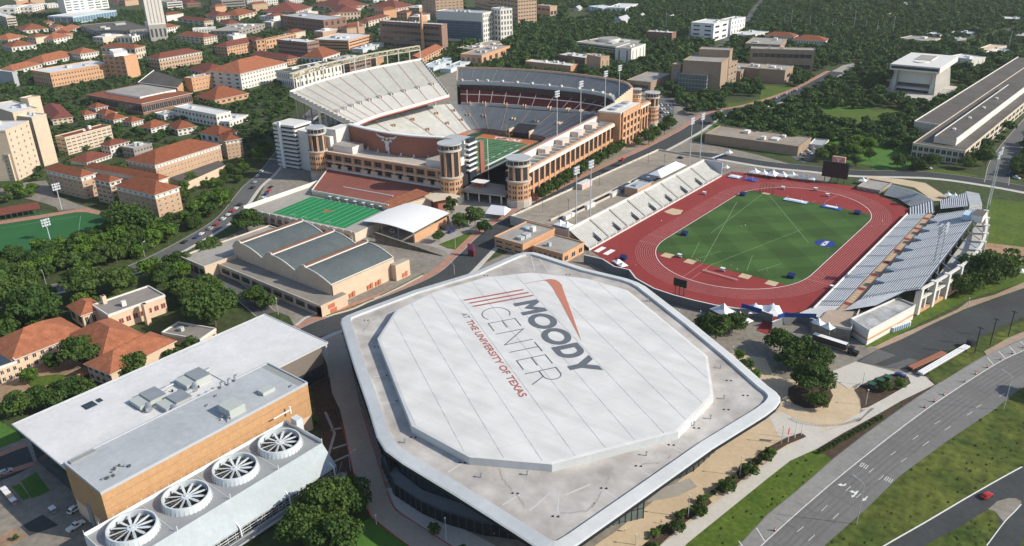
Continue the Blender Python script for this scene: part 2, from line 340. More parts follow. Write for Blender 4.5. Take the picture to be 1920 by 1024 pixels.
zone('planting_bed', z4(9, (395, 720), (500, 620), (540, 700), (570, 900), (620, 1010))+z4(13, (680, 260), (735, 500), (640, 480), (500, 440), (480, 200), (440, 0)), 'mulch', 5)
mbg = MB()
for a, b in (((590, 180), (525, 410)), ((575, 295), (680, 262)), ((545, 410), (700, 340)), ((520, 20), (590, 180)), ((560, 155), (640, 140))):
 A, B = [np.array(G(*p)) for p in z4(13, a, b)]; ribbon(mbg, [A, B], -.5, .5, .13)
struct('garden_path', mbg, M['concrete'])
# grounds left of the plant
zone('pavement', [(-60, 840), (60, 820), (140, 900), (230, 1024), (260, 1100), (-60, 1120)], 'concrete_dk', 3)
zone('service_road', z4(12, (-60, 330), (200, 260), (260, 420), (100, 500), (-60, 560)), 'asphalt', 5)
zone('lawn', z4(12, (155, 540), (240, 490), (270, 470), (375, 610), (290, 650), (240, 670)), 'lawn', 6)
zone('lawn', z4(12, (85, 580), (150, 560), (225, 660), (180, 685)), 'lawn', 6)
zone('lawn', z4(12, (-40, 60), (130, 170), (160, 230), (0, 290), (-60, 300)), 'lawn', 5)
zone('service_road', z4(12, (150, 880), (320, 790), (440, 870), (220, 950)), 'asphalt', 5)
zone('planting_bed', z4(12, (0, 950), (110, 890), (210, 960), (60, 1024), (-40, 1060)), 'dirt', 5)
marks('brick_border', [z4(12, (-20, 345), (120, 290), (200, 262)), z4(12, (-20, 500), (120, 450), (260, 405))], 3.2, 6, 'brickwalk')
# kindergarten garden
zone('garden', z4(8, (0, 820), (300, 660), (520, 640), (700, 700), (560, 800), (200, 920), (-60, 1010)), 'dirt', 3)
zone('lawn', z4(8, (180, 790), (420, 760), (520, 770), (330, 850), (240, 870)), 'grass', 4)
# streets
P_ded = road('street', [(520, 655), (600, 617), (640, 602), (777, 550), (845, 517), (885, 480), (930, 437), (985, 402), (1080, 352), (1160, 312), (1230, 280), (1292, 247), (1345, 215), (1420, 199), (1500, 172), (1570, 135)], 15, 'asphalt', 7, None, walks=[(-12.5, -8, 4), (8, 10.5, 1)])
road('street', [(-60, 585), (50, 553), (100, 542), (200, 520), (275, 494), (357, 452), (425, 408), (470, 352), (500, 325), (530, 285), (560, 240), (620, 180)], 12, 'asphalt_old', 6, None, walks=[(6.5, 8.5, 1)])
road('street', [(1250, 290), (1330, 291), (1440, 308), (1520, 316), (1600, 324), (1740, 328), (1850, 342), (1960, 362)], 13, 'asphalt', 6, None, walks=[(7, 11, 1)])
road('street', [(1868, 345), (1880, 300), (1925, 240), (1990, 170)], 14, 'asphalt_old', 5)
road('street', [(500, 590), (440, 540), (400, 515), (360, 505)], 9, 'asphalt_old', 6, None)
road('street', [(1290, 130), (1360, 80), (1400, 40), (1430, 0)], 12, 'asphalt_old', 3, None, curb=False)
road('street', [(1790, 88), (1830, 75), (1875, 62), (1930, 50)], 14, 'asphalt_old', 3, None, curb=False)
road('street', [(1020, 30), (1060, 10), (1100, -10)], 12, 'asphalt_old', 3, None, curb=False)
road('street', [(1400, 340), (1455, 320), (1480, 308)], 10, 'asphalt_old', 5, None, curb=False)
# ncaa-side access road and brick walk, right of the track
zone('grass_verge', z4(11, (750, 520), (900, 440), (1100, 330), (1300, 200), (1500, 160), (1920, 20), (1960, 60), (1500, 200), (1100, 400), (820, 545), (730, 560)), 'grass', 6)
zone('brick_walk', z4(11, (790, 560), (950, 480), (1180, 385), (1420, 275), (1500, 215), (1700, 165), (1920, 70), (2100, 0), (2100, 50), (1920, 115), (1700, 190), (1480, 270), (1250, 375), (1000, 500), (830, 572)), 'brickwalk2', 7)
zone('access_road', z4(11, (660, 665), (830, 572), (1000, 500), (1250, 380), (1480, 278), (1700, 198), (1920, 122), (2100, 60), (2100, 260), (1920, 330), (1750, 400), (1560, 500), (1380, 560), (1150, 740), (1050, 722), (870, 700)), 'asphalt', 7)
zone('access_road', z4(11, (680, 665), (830, 575), (960, 620), (790, 690), (870, 705), (1060, 640), (1130, 660), (1060, 720), (900, 715)), 'asphalt_old', 8)
zone('access_apron', z4(11, (480, 740), (660, 665), (940, 740), (1050, 760), (1240, 830), (1060, 900), (880, 1000), (700, 1030), (690, 960), (650, 880), (700, 820), (600, 870), (480, 790)), 'walk', 8)
zone('dry_grass', z4(11, (1150, 740), (1380, 600), (1560, 510), (1700, 460), (1920, 360), (2050, 310), (2050, 350), (1920, 430), (1640, 570), (1620, 620), (1440, 730), (1300, 820), (1250, 825)), 'rough_grass', 8)
zone('brick_walk', z4(11, (1620, 590), (1800, 490), (1920, 440), (2050, 380), (2050, 420), (1920, 490), (1800, 545), (1640, 620)), 'brickwalk2', 9)
zone('planting_bed', z4(11, (650, 880), (700, 840), (860, 770), (940, 760), (1050, 780), (1070, 830), (880, 940), (750, 1010), (700, 1020), (690, 950)), 'mulch', 9)
zone('tan_path', z4(7, (740, 325), (900, 345), (1100, 385), (1240, 485), (1290, 485), (1345, 455), (1180, 350), (1000, 322), (740, 300)), 'plaza_tan', 8)
# parks and practice fields
zone('lawn', [(1855, 372), (1925, 380), (1990, 400), (1990, 480), (1921, 468), (1850, 455)], 'grass', 4)
zone('practice_infield', [(1845, 455), (1921, 464), (1990, 470), (1990, 520), (1921, 500), (1840, 480)], 'dirt', 5)
zone('grass_verge', [(1800, 520), (1860, 505), (1921, 492), (1990, 500), (1990, 530), (1921, 520), (1840, 548), (1790, 560)], 'grass', 5)
zone('park_lawn', [(1300, 230), (1480, 165), (1560, 170), (1640, 210), (1720, 290), (1700, 320), (1560, 300), (1440, 290)], 'lawn', 1)
zone('park_lawn', z4(3, (370, 830), (560, 830), (1000, 820), (960, 900), (700, 940), (380, 920)), 'grass', 3)
zone('park_lawn', z4(3, (-60, 640), (100, 650), (240, 650), (200, 680), (0, 740), (-60, 740)), 'grass', 3)
zone('park_lawn', z4(2, (1560, 780), (1700, 770), (1920, 730), (1920, 760), (1700, 800), (1550, 815)), 'grass', 3)
zone('park_lawn', z4(7, (760, 60), (1060, 130), (1060, 200), (960, 240), (780, 250)), 'lawn', 3)
zone('park_lawn', z4(7, (1100, 255), (1300, 245), (1600, 300), (1500, 300), (1300, 275)), 'grass', 4)
zone('parking_lot', z4(7, (190, 60), (300, 60), (520, 60), (500, 100), (320, 180), (270, 200), (180, 160)), 'asphalt_old', 4)
zone('parking_lot', z4(2, (1100, 740), (1220, 740), (1210, 900), (1050, 1000), (1100, 880)), 'asphalt_old', 3)
zone('promenade', z4(3, (510, 520), (560, 490), (700, 465), (650, 490), (620, 560), (440, 590), (380, 620), (320, 600), (420, 560)), 'concrete', 4)
zone('lawn', z4(5, (1370, 810), (1500, 760), (1600, 720), (1660, 740), (1500, 850), (1440, 840)), 'grass', 6)
zone('grass_verge', z4(8, (700, 190), (880, 140), (1040, 110), (1040, 170), (860, 200)), 'grass', 3)
marks('garden_edge', [z4(9, (520, 330), (720, 275), (860, 210), (1060, 120), (1250, 20)), z4(9, (300, 395), (390, 330), (520, 300))], 1.6, 11, 'walk')
marks('grass_strip', [z4(9, (525, 325), (700, 265), (885, 195)), z4(9, (930, 172), (1080, 100), (1260, 5))], .9, 14, 'grass')
zone('practice_pitch', [(-60, 400), (100, 398), (165, 395), (205, 405), (190, 440), (120, 470), (0, 486), (-60, 492)], 'turf_p', 4)
zone('clay_border', z4(4, (-60, 640), (0, 632), (300, 590), (560, 548), (650, 540), (850, 590), (860, 610), (640, 568), (560, 570), (300, 615), (0, 660), (-60, 668)), 'brickwalk', 6)
marks('pitch_line', [z4(4, (0, 690), (580, 600)), z4(4, (605, 595), (580, 800)), z4(4, (0, 910), (120, 885))], .2, 8, 'trackline_g')
# ------------------------------------------------------------------ arena
def inset_poly(P, d):
 "inset a convex-ish polygon given ccw by d"
 n = len(P); out = []
 for i in range(n):
  a, b, c = [np.array(P[(i+k-1) % n], float) for k in range(3)]
  t1 = (b-a)/np.hypot(*(b-a)); t2 = (c-b)/np.hypot(*(c-b)); n1 = np.array([-t1[1], t1[0]]); n2 = np.array([-t2[1], t2[0]])
  mm = n1+n2; mm = mm/np.hypot(*mm); k = d/max(.4, mm@n1); out.append(tuple(b+mm*k))
 return out
def ccw(P):
 a = sum(P[i][0]*P[(i+1) % len(P)][1]-P[(i+1) % len(P)][0]*P[i][1] for i in range(len(P)))
 return list(P) if a > 0 else list(reversed(P))
def text_mesh(s, height, offset=0.0, font_scale_x=1.0, width=None):
 cu = bpy.data.curves.new('lettering', 'FONT'); cu.body = s; cu.size = 1; cu.offset = offset; cu.resolution_u = 3
 ob = bpy.data.objects.new('lettering_source', cu); COL.objects.link(ob)
 dg = bpy.context.evaluated_depsgraph_get(); dg.update(); me = bpy.data.meshes.new_from_object(ob.evaluated_get(dg))
 V = np.array([v.co[:2] for v in me.vertices]); F = [tuple(p.vertices) for p in me.polygons]
 bpy.data.objects.remove(ob); bpy.data.curves.remove(cu); bpy.data.meshes.remove(me)
 V[:, 0] -= V[:, 0].min(); V[:, 1] -= V[:, 1].min()
 V[:, 1] *= height/V[:, 1].max(); V[:, 0] *= (width/V[:, 0].max()) if width else font_scale_x*height/.72
 return V, F
def put_text(mb, s, O, U, W, height, width, offset=0.0, m=0):
 "lettering in the plane of 3-d vectors U (reading direction) and W (up)"
 V, F = text_mesh(s, height, offset, width=width); O = np.array(O); U = np.array(U); W = np.array(W); n = len(mb.v)
 mb.v += [tuple(O+U*a+W*b) for a, b in V]; mb.f += [tuple(n+i for i in f) for f in F]; mb.m += [m]*len(F)
def arc_band(mb, c, rx, ry, t, a0, a1, z, F, n=32, m=0):
 for i in range(n):
  b0 = a0+(a1-a0)*i/n; b1 = a0+(a1-a0)*(i+1)/n
  q = [(c[0]+rx*math.cos(b), c[1]+ry*math.sin(b)) for b in (b0, b1)]; p = [(c[0]+(rx-t)*math.cos(b), c[1]+(ry-t)*math.sin(b)) for b in (b1, b0)]
  mb.poly([F(*a, z) for a in q+p], m)
def build_arena():
 Z = 20.0
 opx = [(638.5, 606), (640, 598), (648, 592.5), (664, 586), (775, 544.5), (890, 510), (966, 477), (982, 473), (1002, 473), (1020, 478), (1100, 504), (1175, 522), (1195, 529), (1210, 537), (1300, 606), (1376, 668), (1440, 724), (1455, 735), (1463, 745), (1463.5, 754), (1455, 766), (1437, 780), (1335, 843.5), (1210, 933), (1130, 990), (1085, 1022), (1062, 1036), (1040, 1042), (1018, 1036), (960, 998), (850, 928), (755, 870.5), (722, 846), (706, 820), (690, 766), (664, 690)]
 outer = ccw([G(x, y, Z) for x, y in opx])
 root = thing('arena', 'huge white roofed many-sided arena with MOODY CENTER painted across its raised roof', 'arena', (-165, 190, 0))
 rm = MB()
 rings = [(0.0, Z-1.3), (-0.0, Z), (.5, Z+.25), (4.2, Z+.85), (4.3, Z-.1)]
 loops = [[(p[0], p[1], z) for p in (inset_poly(outer, d) if d > 0 else outer)] for d, z in rings]
 n = len(outer)
 for k in range(len(loops)-1):
  for i in range(n):
   j = (i+1) % n; rm.poly([loops[k][i], loops[k][j], loops[k+1][j], loops[k+1][i]], 1 if k == 0 else 0)
 soff = [(p[0], p[1], Z-1.3) for p in inset_poly(outer, 9)]
 for i in range(n):
  j = (i+1) % n; rm.poly([soff[i], soff[j], loops[0][j], loops[0][i]], 1)
 rm.build('roof_rim', [M['roof_rim'], M['black']], root, smooth=False)
 dk = MB(); dk.poly([(p[0], p[1], Z-.1) for p in inset_poly(outer, 4.3)])
 dk.build('lower_roof', M['roof_stained'], root)
 ZT = 22.7
 ipx = [(707.5, 635), (742.5, 581), (812, 547.5), (910, 520), (995, 511), (1100, 522.5), (1176, 544), (1327, 668), (1338, 742), (1272, 810), (1035, 871), (880, 857.5), (772, 799)]
 inner = ccw([G(x, y, ZT) for x, y in ipx])
 tp = MB(); inn2 = inset_poly(inner, 1.0)
 for i in range(len(inner)):
  j = (i+1) % len(inner); a, b = inner[i], inner[j]; c, d = inn2[j], inn2[i]
  tp.poly([(a[0], a[1], Z-.1), (b[0], b[1], Z-.1), (b[0], b[1], ZT), (a[0], a[1], ZT)], 1)
  tp.poly([(a[0], a[1], ZT), (b[0], b[1], ZT), (c[0], c[1], ZT+.18), (d[0], d[1], ZT+.18)], 0)
 tp.poly([(p[0], p[1], ZT+.18) for p in inn2], 0)
 # seams clipped to the roof polygon
 br = R_(120.7); u = np.array([math.sin(br), math.cos(br)]); v = np.array([-u[1], u[0]]); O = np.array([-193.75, 237.66])
 def clip(o, d):
  ts = []
  for i in range(len(inn2)):
   a = np.array(inn2[i]); b = np.array(inn2[(i+1) % len(inn2)]); e = b-a
   den = d[0]*e[1]-d[1]*e[0]
   if abs(den) < 1e-9: continue
   t = ((a[0]-o[0])*e[1]-(a[1]-o[1])*e[0])/den; s_ = ((a[0]-o[0])*d[1]-(a[1]-o[1])*d[0])/den
   if 0 <= s_ <= 1: ts.append(t)
  return (min(ts), max(ts)) if len(ts) >= 2 else None
 for k in range(-8, 9):
  o = O+v*(k*10.3+1.3); c = clip(o, u)
  if c: tp.obox(o+u*c[0], o+u*c[1], .13, ZT+.17, ZT+.22, 2)
 for k in range(-7, 12):
  o = O+u*(k*11.2+3); c = clip(o, v)
  if c: tp.obox(o+v*c[0], o+v*c[1], .06, ZT+.17, ZT+.2, 3)
 tp.build('upper_roof', [M['roof_arena'], M['roof_rim'], M['seam'], M['seam_l']], root)
 zz = ZT+.235
 def F(a, b, z=zz): q = O+u*a+v*b; return (float(q[0]), float(q[1]), z)
 def poly(mb, pts, m=0): mb.poly([F(*p) for p in pts], m)
 L = MB()
 th = 3.0
 # M
 poly(L, [(0, 0), (th, 0), (th, 11), (0, 11)]); poly(L, [(9, 0), (12, 0), (12, 11), (9, 11)])
 poly(L, [(th, 11), (th, 6.6), (6, 2.8), (6, 6.9)]); poly(L, [(9, 11), (6, 6.9), (6, 2.8), (9, 6.6)])
 arc_band(L, (19.6, 5.5), 6.9, 5.7, 2.7, 0, 2*math.pi, zz, F); arc_band(L, (33.5, 5.5), 6.9, 5.7, 2.7, 0, 2*math.pi, zz, F)
 # D
 poly(L, [(41, 0), (44, 0), (44, 11), (41, 11)])
 poly(L, [(44, 0), (46.2, 0), (46.2, 2.5), (44, 2.5)]); poly(L, [(44, 8.5), (46.2, 8.5), (46.2, 11), (44, 11)])
 for i in range(16):
  a0 = -math.pi/2+math.pi*i/16; a1 = -math.pi/2+math.pi*(i+1)/16
  poly(L, [(46.2+4.9*math.cos(a0), 5.5+5.5*math.sin(a0)), (46.2+4.9*math.cos(a1), 5.5+5.5*math.sin(a1)), (46.2+2.0*math.cos(a1), 5.5+3*math.sin(a1)), (46.2+2.0*math.cos(a0), 5.5+3*math.sin(a0))])
 # Y
 poly(L, [(55.9, 0), (58.9, 0), (58.9, 4.4), (55.9, 4.4)])
 poly(L, [(55.9, 4.4), (57.4, 4.4), (57.4, 7.3), (54.9, 11), (51.4, 11)]); poly(L, [(57.4, 4.4), (58.9, 4.4), (63.4, 11), (59.9, 11), (57.4, 7.3)])
 L.build('lettering', M['logo_grey'], root)
 T = MB(); w2 = .42; zt = [zz]
 def ln(a, b):
  zt[0] += .003
  A = O+u*a[0]+v*a[1]; B = O+u*b[0]+v*b[1]; d = (B-A)/np.hypot(*(B-A)); nn = np.array([-d[1], d[0]])*w2/2; A = A-d*w2/2; B = B+d*w2/2
  T.poly([(A[0]+nn[0], A[1]+nn[1], zt[0]), (A[0]-nn[0], A[1]-nn[1], zt[0]), (B[0]-nn[0], B[1]-nn[1], zt[0]), (B[0]+nn[0], B[1]+nn[1], zt[0])])
 b0, b1 = -15.5, -4.0; bm = -9.6
 arc_band(T, (6.2, -9.75), 6, 6, w2, math.radians(52), math.radians(308), zz, F)
 for x in (13, 45):
  ln((x, b0), (x, b1)); ln((x, b0), (x+6.8, b0)); ln((x, b1), (x+6.8, b1)); ln((x, bm), (x+6, bm))
 ln((22.8, b0), (22.8, b1)); ln((22.8, b1), (32.2, b0)); ln((32.2, b0), (32.2, b1))
 ln((34.6, b1), (42, b1)); ln((38.3, b1), (38.3, b0))
 ln((55, b0-.4), (55, b1)); ln((55, b1), (59, b1)); ln((55, -10.6), (59, -10.6)); ln((59, -10.6), (62.5, b0-.6))
 arc_band(T, (59, -7.3), 3.5, 3.5, w2, -math.pi/2, math.pi/2, zz, F, 16)
 T.build('lettering', M['logo_grey'], root)
 U3 = (u[0], u[1], 0); V3 = (v[0], v[1], 0)
 A = MB(); put_text(A, "AT", F(0.4, -23.2), U3, V3, 2.6, 4.9, 0.0); A.build('lettering', M['logo_grey'], root)
 A = MB(); put_text(A, "THE UNIVERSITY OF TEXAS", F(7.2, -23.3), U3, V3, 2.9, 61.4, .022); A.build('lettering', M['logo_red'], root)
 S_ = MB()
 for k, (x, a, b) in enumerate(((-11.2, -18.3, 9.2), (-7.6, -16.9, 10.2), (-4.1, -16.4, 11))):
  poly(S_, [(x-.6, a-.6), (x+.6, a+.5), (x+.6, b), (x-.3, b+.1), (x-.6, b-.5)][::-1])
 S_.build('stripe_mark', M['logo_red'], root)
 W_ = MB()
 top = [(-17.0, 20.3), (-16.9, 24.3), (-15.2, 26.2), (-12.3, 26.9), (-9, 26.7), (-5.9, 25.7), (4, 23), (16, 19.8), (28, 16.5), (39.9, 13.2)]
 bot = [(-16.6, 20.3), (-16.2, 21.5), (-14.5, 22.2), (-10.5, 22.1), (-6, 21.4), (-.7, 20.5), (8, 19), (18, 17.1), (29, 15.1), (39.9, 13.1)]
 for i in range(len(top)-1): poly(W_, [bot[i], bot[i+1], top[i+1], top[i]])
 poly(W_, [(-16.9, 11.8), (-16.5, 11.8), (-16.6, 20.3), (-17.0, 20.3)])
 W_.build('swoosh_mark', M['logo_orange'], root)
 fo = MB()
 for k, (a, b) in enumerate(((z4(13, (1440, 470))[0], z4(13, (1540, 405))[0]), (z4(13, (1850, 715))[0], z4(13, (1975, 640))[0]), (z4(14, (130, 760))[0], z4(14, (290, 620))[0]), (z4(14, (340, 770))[0], z4(14, (350, 660))[0]), (z4(14, (700, 610))[0], z4(14, (790, 670))[0]), (z4(14, (950, 445))[0], z4(14, (1040, 500))[0]), (z4(14, (1210, 285))[0], z4(14, (1300, 330))[0]), (z4(14, (400, 640))[0], z4(14, (590, 560))[0]), (z4(9, (880, 780))[0], z4(9, (1000, 765))[0]), (z4(9, (940, 980))[0], z4(9, (1060, 965))[0]), ((995, 478), (1003, 508)), ((1008, 480), (1030, 512)))):
  A, B = np.array(G(*a, Z-.1)), np.array(G(*b, Z-.1)); fo.obox(A, B, .45, Z-.1, Z-.085+k*.002)
 fo.build('roof_fold_lines', M['fold'], root)
 for pts in (z4(14, (40, 640), (75, 690), (95, 740)), z4(14, (600, 740), (640, 680), (670, 610)), z4(14, (360, 780), (470, 770), (570, 755), (620, 700)), z4(14, (700, 560), (735, 500), (740, 470)), z4(14, (970, 410), (1040, 405), (1110, 400)), z4(14, (1170, 370), (1195, 340)), z4(13, (1820, 440), (1850, 520), (1890, 570), (1920, 610)), z4(13, (1660, 430), (1690, 480)), z4(10, (1340, 520), (1390, 560)), z4(9, (800, 440), (850, 370), (900, 340))):
  c_ = MB(); P = smooth_line([G(*p_, Z-.1) for p_ in pts], 6); P = [p_+np.array([rnd.uniform(-.25, .25), rnd.uniform(-.25, .25)]) for p_ in P]; ribbon(c_, P, -.22, .22, Z-.07); c_.build('stain_line', M['stainl'], root)
 # drains and vents on the lower roof
 for x, y in z4(10, (1628, 808), (1752, 920), (1018, 212), (420, 14))+z4(14, (1195, 267), (950, 425), (690, 592), (328, 803), (25, 630), (1385, 140), (1608, 2))+z4(9, (1070, 962), (995, 770), (905, 555), (828, 355), (1725, 20))+z4(13, (1180, 210), (1548, 400))+[(748, 487.5)][:0]:
  c = G(x, y, Z-.1); q = MB()
  for s in (-.5, .5): q.cyl((c[0]+s*1.3, c[1]+s*.8), .32, Z-.08, Z+.1, 10)
  q.build('roof_drain', M['dark'], root)
 for x, y in z4(14, (115, 492), (1008, 345), (1365, 120), (1490, 70))+z4(13, (1120, 250), (1690, 510))+z4(10, (1565, 715), (1590, 945), (1018, 212)):
  c = G(x, y, Z-.1); q = MB(); q.cyl(c, .22, Z-.1, Z+1.2, 8); q.cyl(c, .4, Z+1.2, Z+1.4, 8); q.build('vent_pipe', M['steel'], root)
 # body: dark glazed drum under the roof, terraces and louvred lower wall on the west
 body = ccw([G(x, y, Z) for x, y in ((652, 612), (672, 602), (790, 560), (905, 523), (985, 486), (1005, 486), (1095, 516), (1185, 545), (1300, 628), (1400, 712))]+[G(x, y, 0) for x, y in ((1400, 775), (1357, 832), (1300, 884), (1262, 902), (1190, 925), (1100, 985), (1020, 985))]+[G(x, y, 5) for x, y in ((990, 985), (920, 975), (885, 950), (855, 940), (792, 918), (750, 885), (727, 850))]+[G(x, y, Z) for x, y in ((724, 815), (706, 762))])
 wb = MB(); wb.prism(body, 0, Z-1.35, 0)
 wb.build('glass_wall', M['glass'], root)
 ml = MB(); nb = len(body)
 for i in range(nb):
  a = np.array(body[i]); b = np.array(body[(i+1) % nb]); Ld = np.hypot(*(b-a)); k = max(1, int(Ld/3))
  for q in range(k):
   p = a+(b-a)*q/k; dn = (b-a)/Ld; nn = np.array([dn[1], -dn[0]])
   ml.obox(p, p+nn*.22, .12, 0, Z-1.4)
  for hz in (5, 10, 15):
   dn = (b-a)/Ld; nn = np.array([dn[1], -dn[0]]); ml.obox(a+nn*.06, b+nn*.06, .12, hz, hz+.15)
 ml.build('mullions', M['black'], root)
 lo = MB(); lp = [G(716, 858, 5), G(740, 908, 5), G(790, 940.5, 5), G(830, 958, 5), G(905, 980, 5), G(1000, 992, 5), G(1000, 950, 5), G(880, 880, 5), G(770, 830, 5)]
 lo.prism(lp, 0, 5, 0, 1); lo.build('lower_concourse', [M['black'], M['greymetal_d']], root)
 lv = MB(); LP = ccw(lp)
 for i in range(len(LP)):
  a = np.array(LP[i]); b = np.array(LP[(i+1) % len(LP)]); Ld = np.hypot(*(b-a)); k = max(1, int(Ld/2.5)); dn = (b-a)/Ld; nn = np.array([dn[1], -dn[0]])
  for q in range(k):
   p = a+(b-a)*q/k; lv.obox(p, p+nn*.35, .15, 0, 5.2)
  lv.obox(a+nn*.1, b+nn*.1, .2, 5.0, 5.35)
 lv.build('louvres', M['steel_d'], root)
 gx = MB(); gp = [G(1206, 972), G(1150, 985), G(1060, 1030), G(1100, 960), G(1175, 930)]
 gx.prism(gp, 0, Z-1.5, 0); GP = ccw(gp)
 for i in range(len(GP)):
  a = np.array(GP[i]); b = np.array(GP[(i+1) % len(GP)]); Ld = np.hypot(*(b-a)); k = max(1, int(Ld/2)); dn = (b-a)/Ld; nn = np.array([dn[1], -dn[0]])
  for q in range(k+1):
   p = a+(b-a)*q/k; gx.obox(p, p+nn*.15, .15, 0, Z-1.6, 1)
  for hz in (4, 8, 12): gx.obox(a+nn*.05, b+nn*.05, .12, hz, hz+.2, 1)
 gx.build('glass_lobby', [M['glass_g'], M['black']], root)
M['roof_rim'] = mat('roof_rim_metal', (.54, .56, .57), .6, scale=.05, amt=.1, fine=(.5, .04))
M['roof_arena'] = mat('arena_membrane', (.72, .715, .70), .7, scale=.16, col2=(.59, .585, .57), fine=(.09, .07), stretch=(.2, 1.3, 1), rot=R_(-59.3))
M['roof_stained'] = mat('stained_roof', (.53, .51, .48), .8, scale=.045, col2=(.37, .33, .30), fine=(.14, .22))
M['stainl'] = mat('stain_line', (.30, .24, .21), .9, scale=.6, col2=(.46, .43, .40))
M['fold'] = mat('roof_fold', (.56, .55, .53), .8, scale=.2, amt=.1)
M['seam'] = mat('roof_seam', (.42, .42, .42), .8, scale=.3, amt=.5)
M['seam_l'] = mat('roof_seam_pale', (.52, .52, .52), .8, scale=.3, amt=.2)
M['greymetal_d'] = mat('terrace_grey', (.26, .28, .29), .7, scale=.1, amt=.12)
M['steel_d'] = mat('dark_steel', (.09, .10, .11), .5, amt=.1)
build_arena()
# ------------------------------------------------------------------ chilling station: white roofed hall, orange hall, cooling towers
def parapet(mb, x0, x1, y0, y1, z, h, w, m=0):
 mb.box(x0, x1, y0, y0+w, z, z+h, m); mb.box(x0, x1, y1-w, y1, z, z+h, m)
 mb.box(x0, x0+w, y0+w, y1-w, z, z+h, m); mb.box(x1-w, x1, y0+w, y1-w, z, z+h, m)
def build_white_hall():
 r = thing('hall', 'long white roofed hall with a sunken pit of air handlers in its roof', 'building', (-265, 125, 0))
 Z = 16
 b = MB(); b.box(-281, -242, 75, 173, 0, Z-.7, 0); b.build('wall', M['taupe'], r)
 s = MB(); s.box(-283.5, -241.2, 72.2, 175.6, Z-.7, Z-.35, 0)
 # roof with pit
 px0, px1, py0, py1 = -264, -243.6, 103, 133
 a = [(-283.5, px0, 72.2, 175.6), (px0, -241.2, 72.2, py0), (px0, -241.2, py1, 175.6), (px1, -241.2, py0, py1)]
 for x0, x1, y0, y1 in a: s.box(x0, x1, y0, y1, Z-.3, Z, 0)
 parapet(s, -284, -241.1, 71.7, 176, Z-.5, .75, .35, 1)
 s.build('roof', [M['roof_w'], M['roof_rim']], r)
 p = MB()
 for k in range(2):
  pass
 p.box(-281.8, -281.4, 76, 170, Z, Z+.06, 0); p.build('roof_seam', M['seam_l'], r)
 for (x, y, ww, dd, hh) in ((-258.5, 126, 8, 10, 3.4), (-259.5, 108.5, 8, 10, 3.2), (-250.5, 113.5, 7, 10, 3)):
  q = MB(); q.box(x-ww/2, x+ww/2, y-dd/2+4, y+dd/2, Z-.3, Z+hh-1.2, 0)
  q.box(x-ww/2, x+ww/2, y-dd/2, y-dd/2+3.98, Z-.3, Z+hh-1.6, 0)
  q.box(x-ww/2-.1, x+ww/2+.1, y-dd/2+4, y+dd/2+.1, Z+hh-1.2, Z+hh-1, 1); q.build('air_handler', [M['greymetal_p'], M['greymetal']], r)
  d = MB(); d.tube((x+ww/2-.5, y-2, Z+.9), (x+ww/2+3, y-3.5, Z+.9), 1.1, 10); d.tube((x-2, y+dd/2, Z+.6), (x-2, y+dd/2+3, Z+.6), .9, 10); d.build('duct', M['steel'], r, True)
 d = MB(); d.tube((-245.5, 106, Z+.4), (-245.5, 131, Z+.4), .7, 8); d.tube((-262.5, 106, Z+.3), (-262.5, 120, Z+.3), .5, 8); d.build('duct', M['steel'], r, True)
 for k in range(9):
  q = MB(); x, y = -254+rnd.uniform(-7, 7), 118+rnd.uniform(-12, 12); q.cyl((x, y), .35, Z-.2, Z+.6, 8); q.build('vent_pipe', M['dark'], r)
 w_ = MB(); w_.box(-276, -272, 92, 96, Z+.01, Z+.25, 0); w_.box(-275.5, -273, 97, 98.6, Z+.01, Z+.3, 0); w_.build('solar_panel', M['glass'], r)
 g_ = MB(); g_.box(-241.9, -241.7, 150, 173, 1, 7, 0); g_.build('window', M['glass'], r)
 c_ = MB(); c_.box(-241.5, -240.9, 174.4, 175.2, 0, Z-.8, 0); c_.build('corner_post', M['roof_rim'], r)
 d_ = MB(); d_.box(-279, -244, 74.4, 74.9, 1, 12, 0); d_.build('glazing', M['glass'], r)
